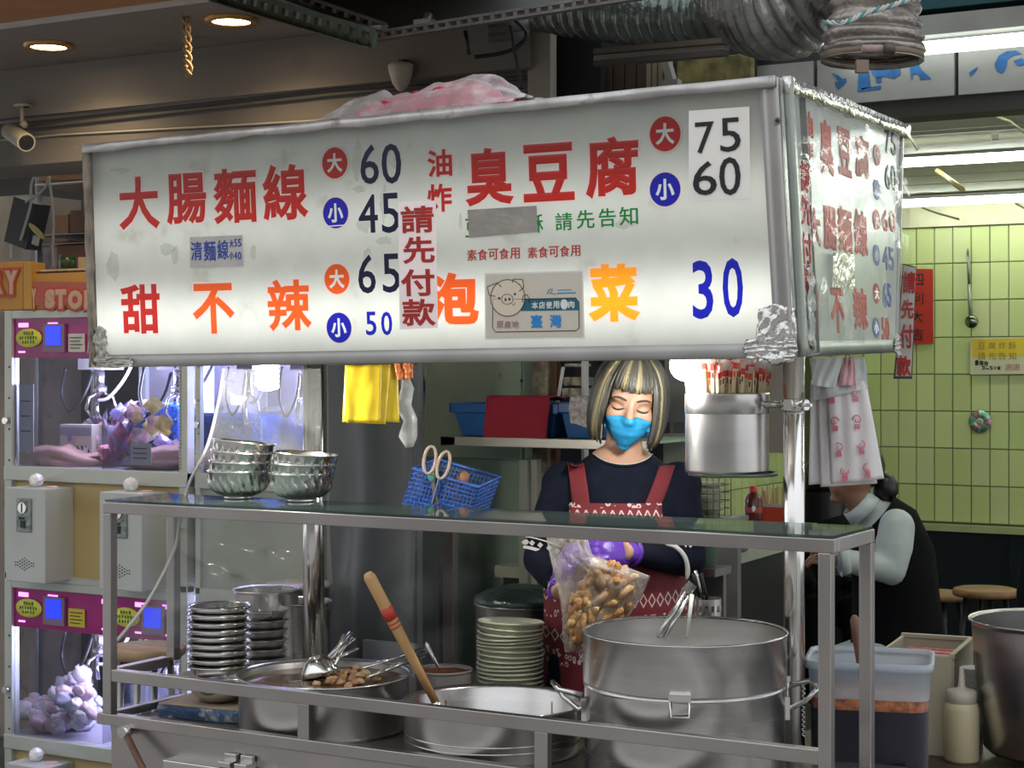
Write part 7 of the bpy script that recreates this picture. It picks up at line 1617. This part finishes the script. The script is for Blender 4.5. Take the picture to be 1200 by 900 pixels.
for i in range(8):
    q = M(); r2 = random.Random(i); bend = r2.uniform(-.008, .008); L_ = r2.uniform(.016, .026)
    pts = [Vector((bend*math.sin(k*.5236), .0, -L_ + 2*L_*k/6)) for k in range(7)]
    q.tube(pts, [.004, .0085, .0098, .0092, .0100, .0088, .004], 9); q.v = [v*(1 + .10*noise.noise(v*90 + Vector((i, 0, 0)))) for v in q.v]; fms.append(q.mesh('fried_stick', [frm[i % 4]]))
poly = [(690,672),(703,660),(728,668),(750,680),(743,700),(728,722),(688,754),(670,756),(668,740),(668,715),(682,692)]
def inside(x, y):
    c_ = False; n = len(poly)
    for i in range(n):
        x1, y1 = poly[i]; x2, y2 = poly[(i+1) % n]
        if (y1 > y) != (y2 > y) and x < (x2-x1)*(y-y1)/(y2-y1) + x1: c_ = not c_
    return c_
rf_ = random.Random(5); cnt = 0
while cnt < 175:
    x = rf_.uniform(664, 756); y = rf_.uniform(655, 764)
    if not inside(x, y): continue
    cnt += 1; o = bpy.data.objects.new('fried_stick', fms[cnt % 8]); COL.objects.link(o)
    edge = min(1, min((x-656)/16, (764-x)/22, 1)); o.location = bg(x, y, -.30 + rf_.uniform(-.036, .03)*max(.15, edge)); ang = rf_.gauss(.15, .55)
    o.rotation_euler = (rf_.uniform(-.5, .5), ang if x < 700 else ang + .7, YAW + rf_.uniform(-.6, .6))
    tag(o, 'golden fried tofu stick inside the clear bag', 'food', 'fried sticks in the clear bag')
# ------------------------------------------------------------------ customer / helper in a black waistcoat
D2 = 6.9; pc2 = W(1022, HZ, D2)
def w2(px, py, y=0): d = D2 + y; return Vector(((px-600)/F*d - (1022-600)/F*D2, y, CH - (py-HZ)/F*d))
p2o = thing('person', 'seated person in a white shirt and black waistcoat bending over the table at right', 'person', (pc2.x, pc2.y, 0), YAW)
wsh = mat('white_shirt', (.50, .56, .54), .75, 0, .06, 8, bump=.3, bscale=20); vst = mat('black_vest', (.006, .006, .007), .9, 0, .2, 20, spec=.12)
q = M()
sh_ = w2(1046, 612); hp_ = w2(1052, 760); nk = w2(1010, 595)
up_ = [(hp_, .17, .13), (w2(1050, 700), .155, .125), (w2(1046, 650), .15, .13), (w2(1036, 615), .125, .115), (w2(1022, 600), .07, .07)]
q.tube([a for a, _, _ in up_], [b_ for _, b_, _ in up_], 24, sx=1.0)
q.tube([w2(1024, 602), w2(1006, 588), w2(998, 575)], [.062, .055, .055], 16)
hc = w2(1001, 553); q.ell(hc, (.092, .078, .105), Matrix.Rotation(.35, 3, 'Y'), 24, 16); q.ell(w2(988, 572), (.055, .05, .048), Matrix.Rotation(.3, 3, 'Y')); q.ell(w2(976, 570), (.018, .014, .014)); q.ell(w2(979, 585), (.024, .025, .020)); q.tube([w2(977, 560), w2(972.5, 570)], [.010, .014], 8)
# near arm: shoulder, elbow, wrist
sA = w2(1050, 618, -.10); eA = w2(1044, 668, -.16); wA = w2(985, 656, -.22); q.tube([sA, sA.lerp(eA, .5), eA], [.074, .074, .058], 16); q.ell(sA, (.074,)*3); q.ell(eA, (.058,)*3); q.tube([eA, wA], [.058, .044], 14); q.tube([wA, w2(968, 652, -.22), w2(958, 656, -.22)], [.03, .028, .024], 10)
sB = w2(1020, 612, .12); eB = w2(1000, 665, .1); q.tube([sB, eB, w2(966, 662, .0)], [.07, .055, .035], 14)
# thighs and legs, sitting on a stool
for s_ in (-.10, .10):
    kn = w2(985, 770, s_); q.tube([hp_ + Vector((0, s_, -.02)), kn, Vector((kn.x + .02, s_, .06))], [.095, .07, .045], 14); q.ell((kn.x - .03, s_, .045), (.11, .045, .045))
def m2(c):
    if c.z < hp_.z - .04: return 2
    if (c - w2(962, 654, -.22)).length < .09 and c.x < wA.x - .02: return 0
    if (c - w2(962, 660, .0)).length < .07: return 0
    if (c - hc).length < .15 or (c - w2(986, 578)).length < .10: return 0
    return 1
b2_ = remesh(q, 'body', [skin2, wsh, vst], p2o, .011, 3, m2)
q = M(); q.tube([w2(1014, 600), w2(1003, 589)], [.074, .064], 20, caps=False); q.build('collar', mat('collar_white', (.60, .66, .66), .7), p2o, local=True, solid=.006)
q = M(); q.tube([a for a, _, _ in up_[:-1]] + [w2(1024, 604)], [b_ + .014 for _, b_, _ in up_[:-1]] + [.108], 28, caps=False); q.build('waistcoat', vst, p2o, local=True)
hb = mat('black_hair', (.008, .007, .008), .35, 0, .4, 30)
q = M(); q.ell(hc + Vector((.022, 0, .025)), (.100, .088, .100), Matrix.Rotation(.35, 3, 'Y'), 24, 16, nz=.06); q.ell(w2(1038, 572, .02), (.050, .05, .062), nz=.1); q.build('hair', hb, p2o, local=True)
q = M(); q.tube([wA + Vector((.03, 0, 0)), wA + Vector((-.005, 0, -.005))], [.050, .060], 16, caps=False); q.build('cuff', wsh, p2o, local=True, solid=.005)
q = M()
for k, (off, ln) in enumerate(((-.02, .05), (0, .055), (.02, .045), (.035, .035))):
    a = w2(960, 655, -.22 + off*.4) + Vector((0, 0, off*.5)); q.tube([a, a + Vector((-ln*.6, 0, .0)), a + Vector((-ln, 0, -.02))], [.011, .010, .008], 8)
q.tube([w2(966, 650, -.24), w2(958, 645, -.25), w2(950, 648, -.25)], [.012, .011, .009], 8); q.build('fingers', skin2, p2o, local=True)
# stool under this person
st = hp_.z - .12; sc_ = Matrix.Translation(p2o.location) @ Matrix.Rotation(YAW, 4, 'Z') @ Vector((hp_.x + .03, 0, 0))
t = thing('round_stool', 'dark stool the person in the waistcoat sits on', 'stool', (sc_.x, sc_.y, 0)); q = M(); q.lathe([(.001, st - .03), (.16, st - .03), (.16, st), (.001, st)], (sc_.x, sc_.y, 0), 28); q.build('seat', black, t)
for i in range(4): a = i*1.57 + .3; q = M(); q.tube([(sc_.x + .1*math.cos(a), sc_.y + .1*math.sin(a), st - .03), (sc_.x + .15*math.cos(a), sc_.y + .15*math.sin(a), 0)], .012, 8); q.build('leg', black, t)
# dark haired customer partly hidden by the bags
D3 = 8.1; pc3 = W(962, HZ, D3)
p3 = thing('person', 'dark haired person mostly hidden behind the hanging carrier bags', 'person', (pc3.x, pc3.y, 0), YAW)
def w3(px, py, y=0): d = D3 + y; return Vector(((px-600)/F*d - (962-600)/F*D3, y, CH - (py-HZ)/F*d))
q = M(); q.ell(w3(966, 566), (.085, .10, .115), None, 20, 14); q.tube([w3(966, 590), w3(970, 608), w3(972, 650), w3(975, 720)], [.055, .11, .15, .15], 20)
for s_ in (-1, 1): q.tube([w3(970, 612) + Vector((s_*.12, 0, 0)), w3(970, 660) + Vector((s_*.17, -.05, 0)), w3(965, 680) + Vector((s_*.08, -.2, 0))], [.05, .042, .03], 12); q.tube([w3(975, 720) + Vector((s_*.07, 0, 0)), (s_*.09, -.32, .5), (s_*.09, -.30, .05)], [.085, .06, .04], 12)
remesh(q, 'body', [vst], p3, .014, 3)
q = M(); q.ell(w3(966, 562, .01), (.10, .11, .125), None, 24, 16, nz=.08); q.grid(lambda u, v: tuple(w3(966, 575) + Vector((.105*math.cos(math.pi*2*u), .10*math.sin(math.pi*2*u), -.16*v))), 24, 6); q.build('hair', hb, p3, local=True)
# sleeve of a passer-by at the right edge
p4 = thing('person', 'person in a black top at the far right edge, only a sleeve and forearm showing', 'person', W(1225, HZ, 5.6).xy.to_3d(), YAW)
D4 = 5.6
def w4(px, py, y=0): d = D4 + y; return Vector(((px-600)/F*d - (1225-600)/F*D4, y, CH - (py-HZ)/F*d))
q = M(); loft(q, [(w4(1292,0).x, 0, .85, .16, .11), (w4(1292,0).x, 0, 1.1, .17, .115), (w4(1292,0).x, 0, 1.3, .17, .10), (w4(1292,0).x, 0, 1.36, .07, .06)]); q.tube([w4(1292,0) * 0 + Vector((w4(1292,0).x, 0, 1.34)), Vector((w4(1292,0).x, -.01, 1.45))], [.05, .05], 12); q.ell((w4(1292,0).x, -.02, 1.53), (.08, .095, .115))
q.tube([Vector((w4(1292,0).x - .14, 0, 1.28)), w4(1222, 610), w4(1212, 655), w4(1206, 700, -.05), w4(1209, 730, -.1)], [.055, .05, .045, .042, .03], 14)
for s_ in (-1, 1): q.tube([Vector((w4(1292,0).x + s_*.085, 0, .88)), Vector((w4(1292,0).x + s_*.09, 0, .45)), Vector((w4(1292,0).x + s_*.09, .02, .05))], [.09, .065, .045], 12)
remesh(q, 'body', [skin2, vst], p4, .012, 2, lambda c: 0 if (c.z > 1.37 or (w4(0, 665).z > c.z > w4(0, 652).z and c.x < w4(1218, 0).x)) else 1)
q = M(); q.ell((w4(1292,0).x, .0, 1.55), (.09, .10, .115), nz=.05); q.build('hair', hb, p4, local=True)
# soft skylight, plus the fill lamp added in each left claw machine
# ------------------------------------------------------------------ faint steam rising behind the wooden ladle
sm = bpy.data.materials.new('steam'); sm.use_nodes = True; N = sm.node_tree.nodes; L = sm.node_tree.links; N.remove(N['Principled BSDF'])
vs_ = N.new('ShaderNodeVolumePrincipled'); vs_.inputs['Color'].default_value = (.9, .93, .95, 1); tc = N.new('ShaderNodeTexCoord'); nz = N.new('ShaderNodeTexNoise'); nz.inputs['Scale'].default_value = 9; nz.inputs['Detail'].default_value = 4
L.new(tc.outputs['Object'], nz.inputs[0]); gr = N.new('ShaderNodeTexGradient'); gr.gradient_type = 'SPHERICAL'; mp = N.new('ShaderNodeMapping'); mp.inputs['Location'].default_value = (0, 0, -.75); mp.inputs['Scale'].default_value = (5.5, 9, 4.2); L.new(tc.outputs['Object'], mp.inputs[0]); L.new(mp.outputs[0], gr.inputs[0])
mr = N.new('ShaderNodeMapRange'); mr.inputs[1].default_value = .45; mr.inputs[2].default_value = .75; mr.inputs[3].default_value = 0; mr.inputs[4].default_value = 5; L.new(nz.outputs['Fac'], mr.inputs[0])
mu = N.new('ShaderNodeMath'); mu.operation = 'MULTIPLY'; L.new(mr.outputs[0], mu.inputs[0]); L.new(gr.outputs[0], mu.inputs[1]); L.new(mu.outputs[0], vs_.inputs['Density']); L.new(vs_.outputs[0], N['Material Output'].inputs['Volume'])
c = W(500, 720, 4.5); q = M(); q.bx(c + Vector((-.2, -.12, -.18)), c + Vector((.2, .12, .24))); o = q.build('steam', sm); tag(o, 'faint steam drifting behind the wooden ladle and the chili pot', 'steam'); o['kind'] = 'stuff'
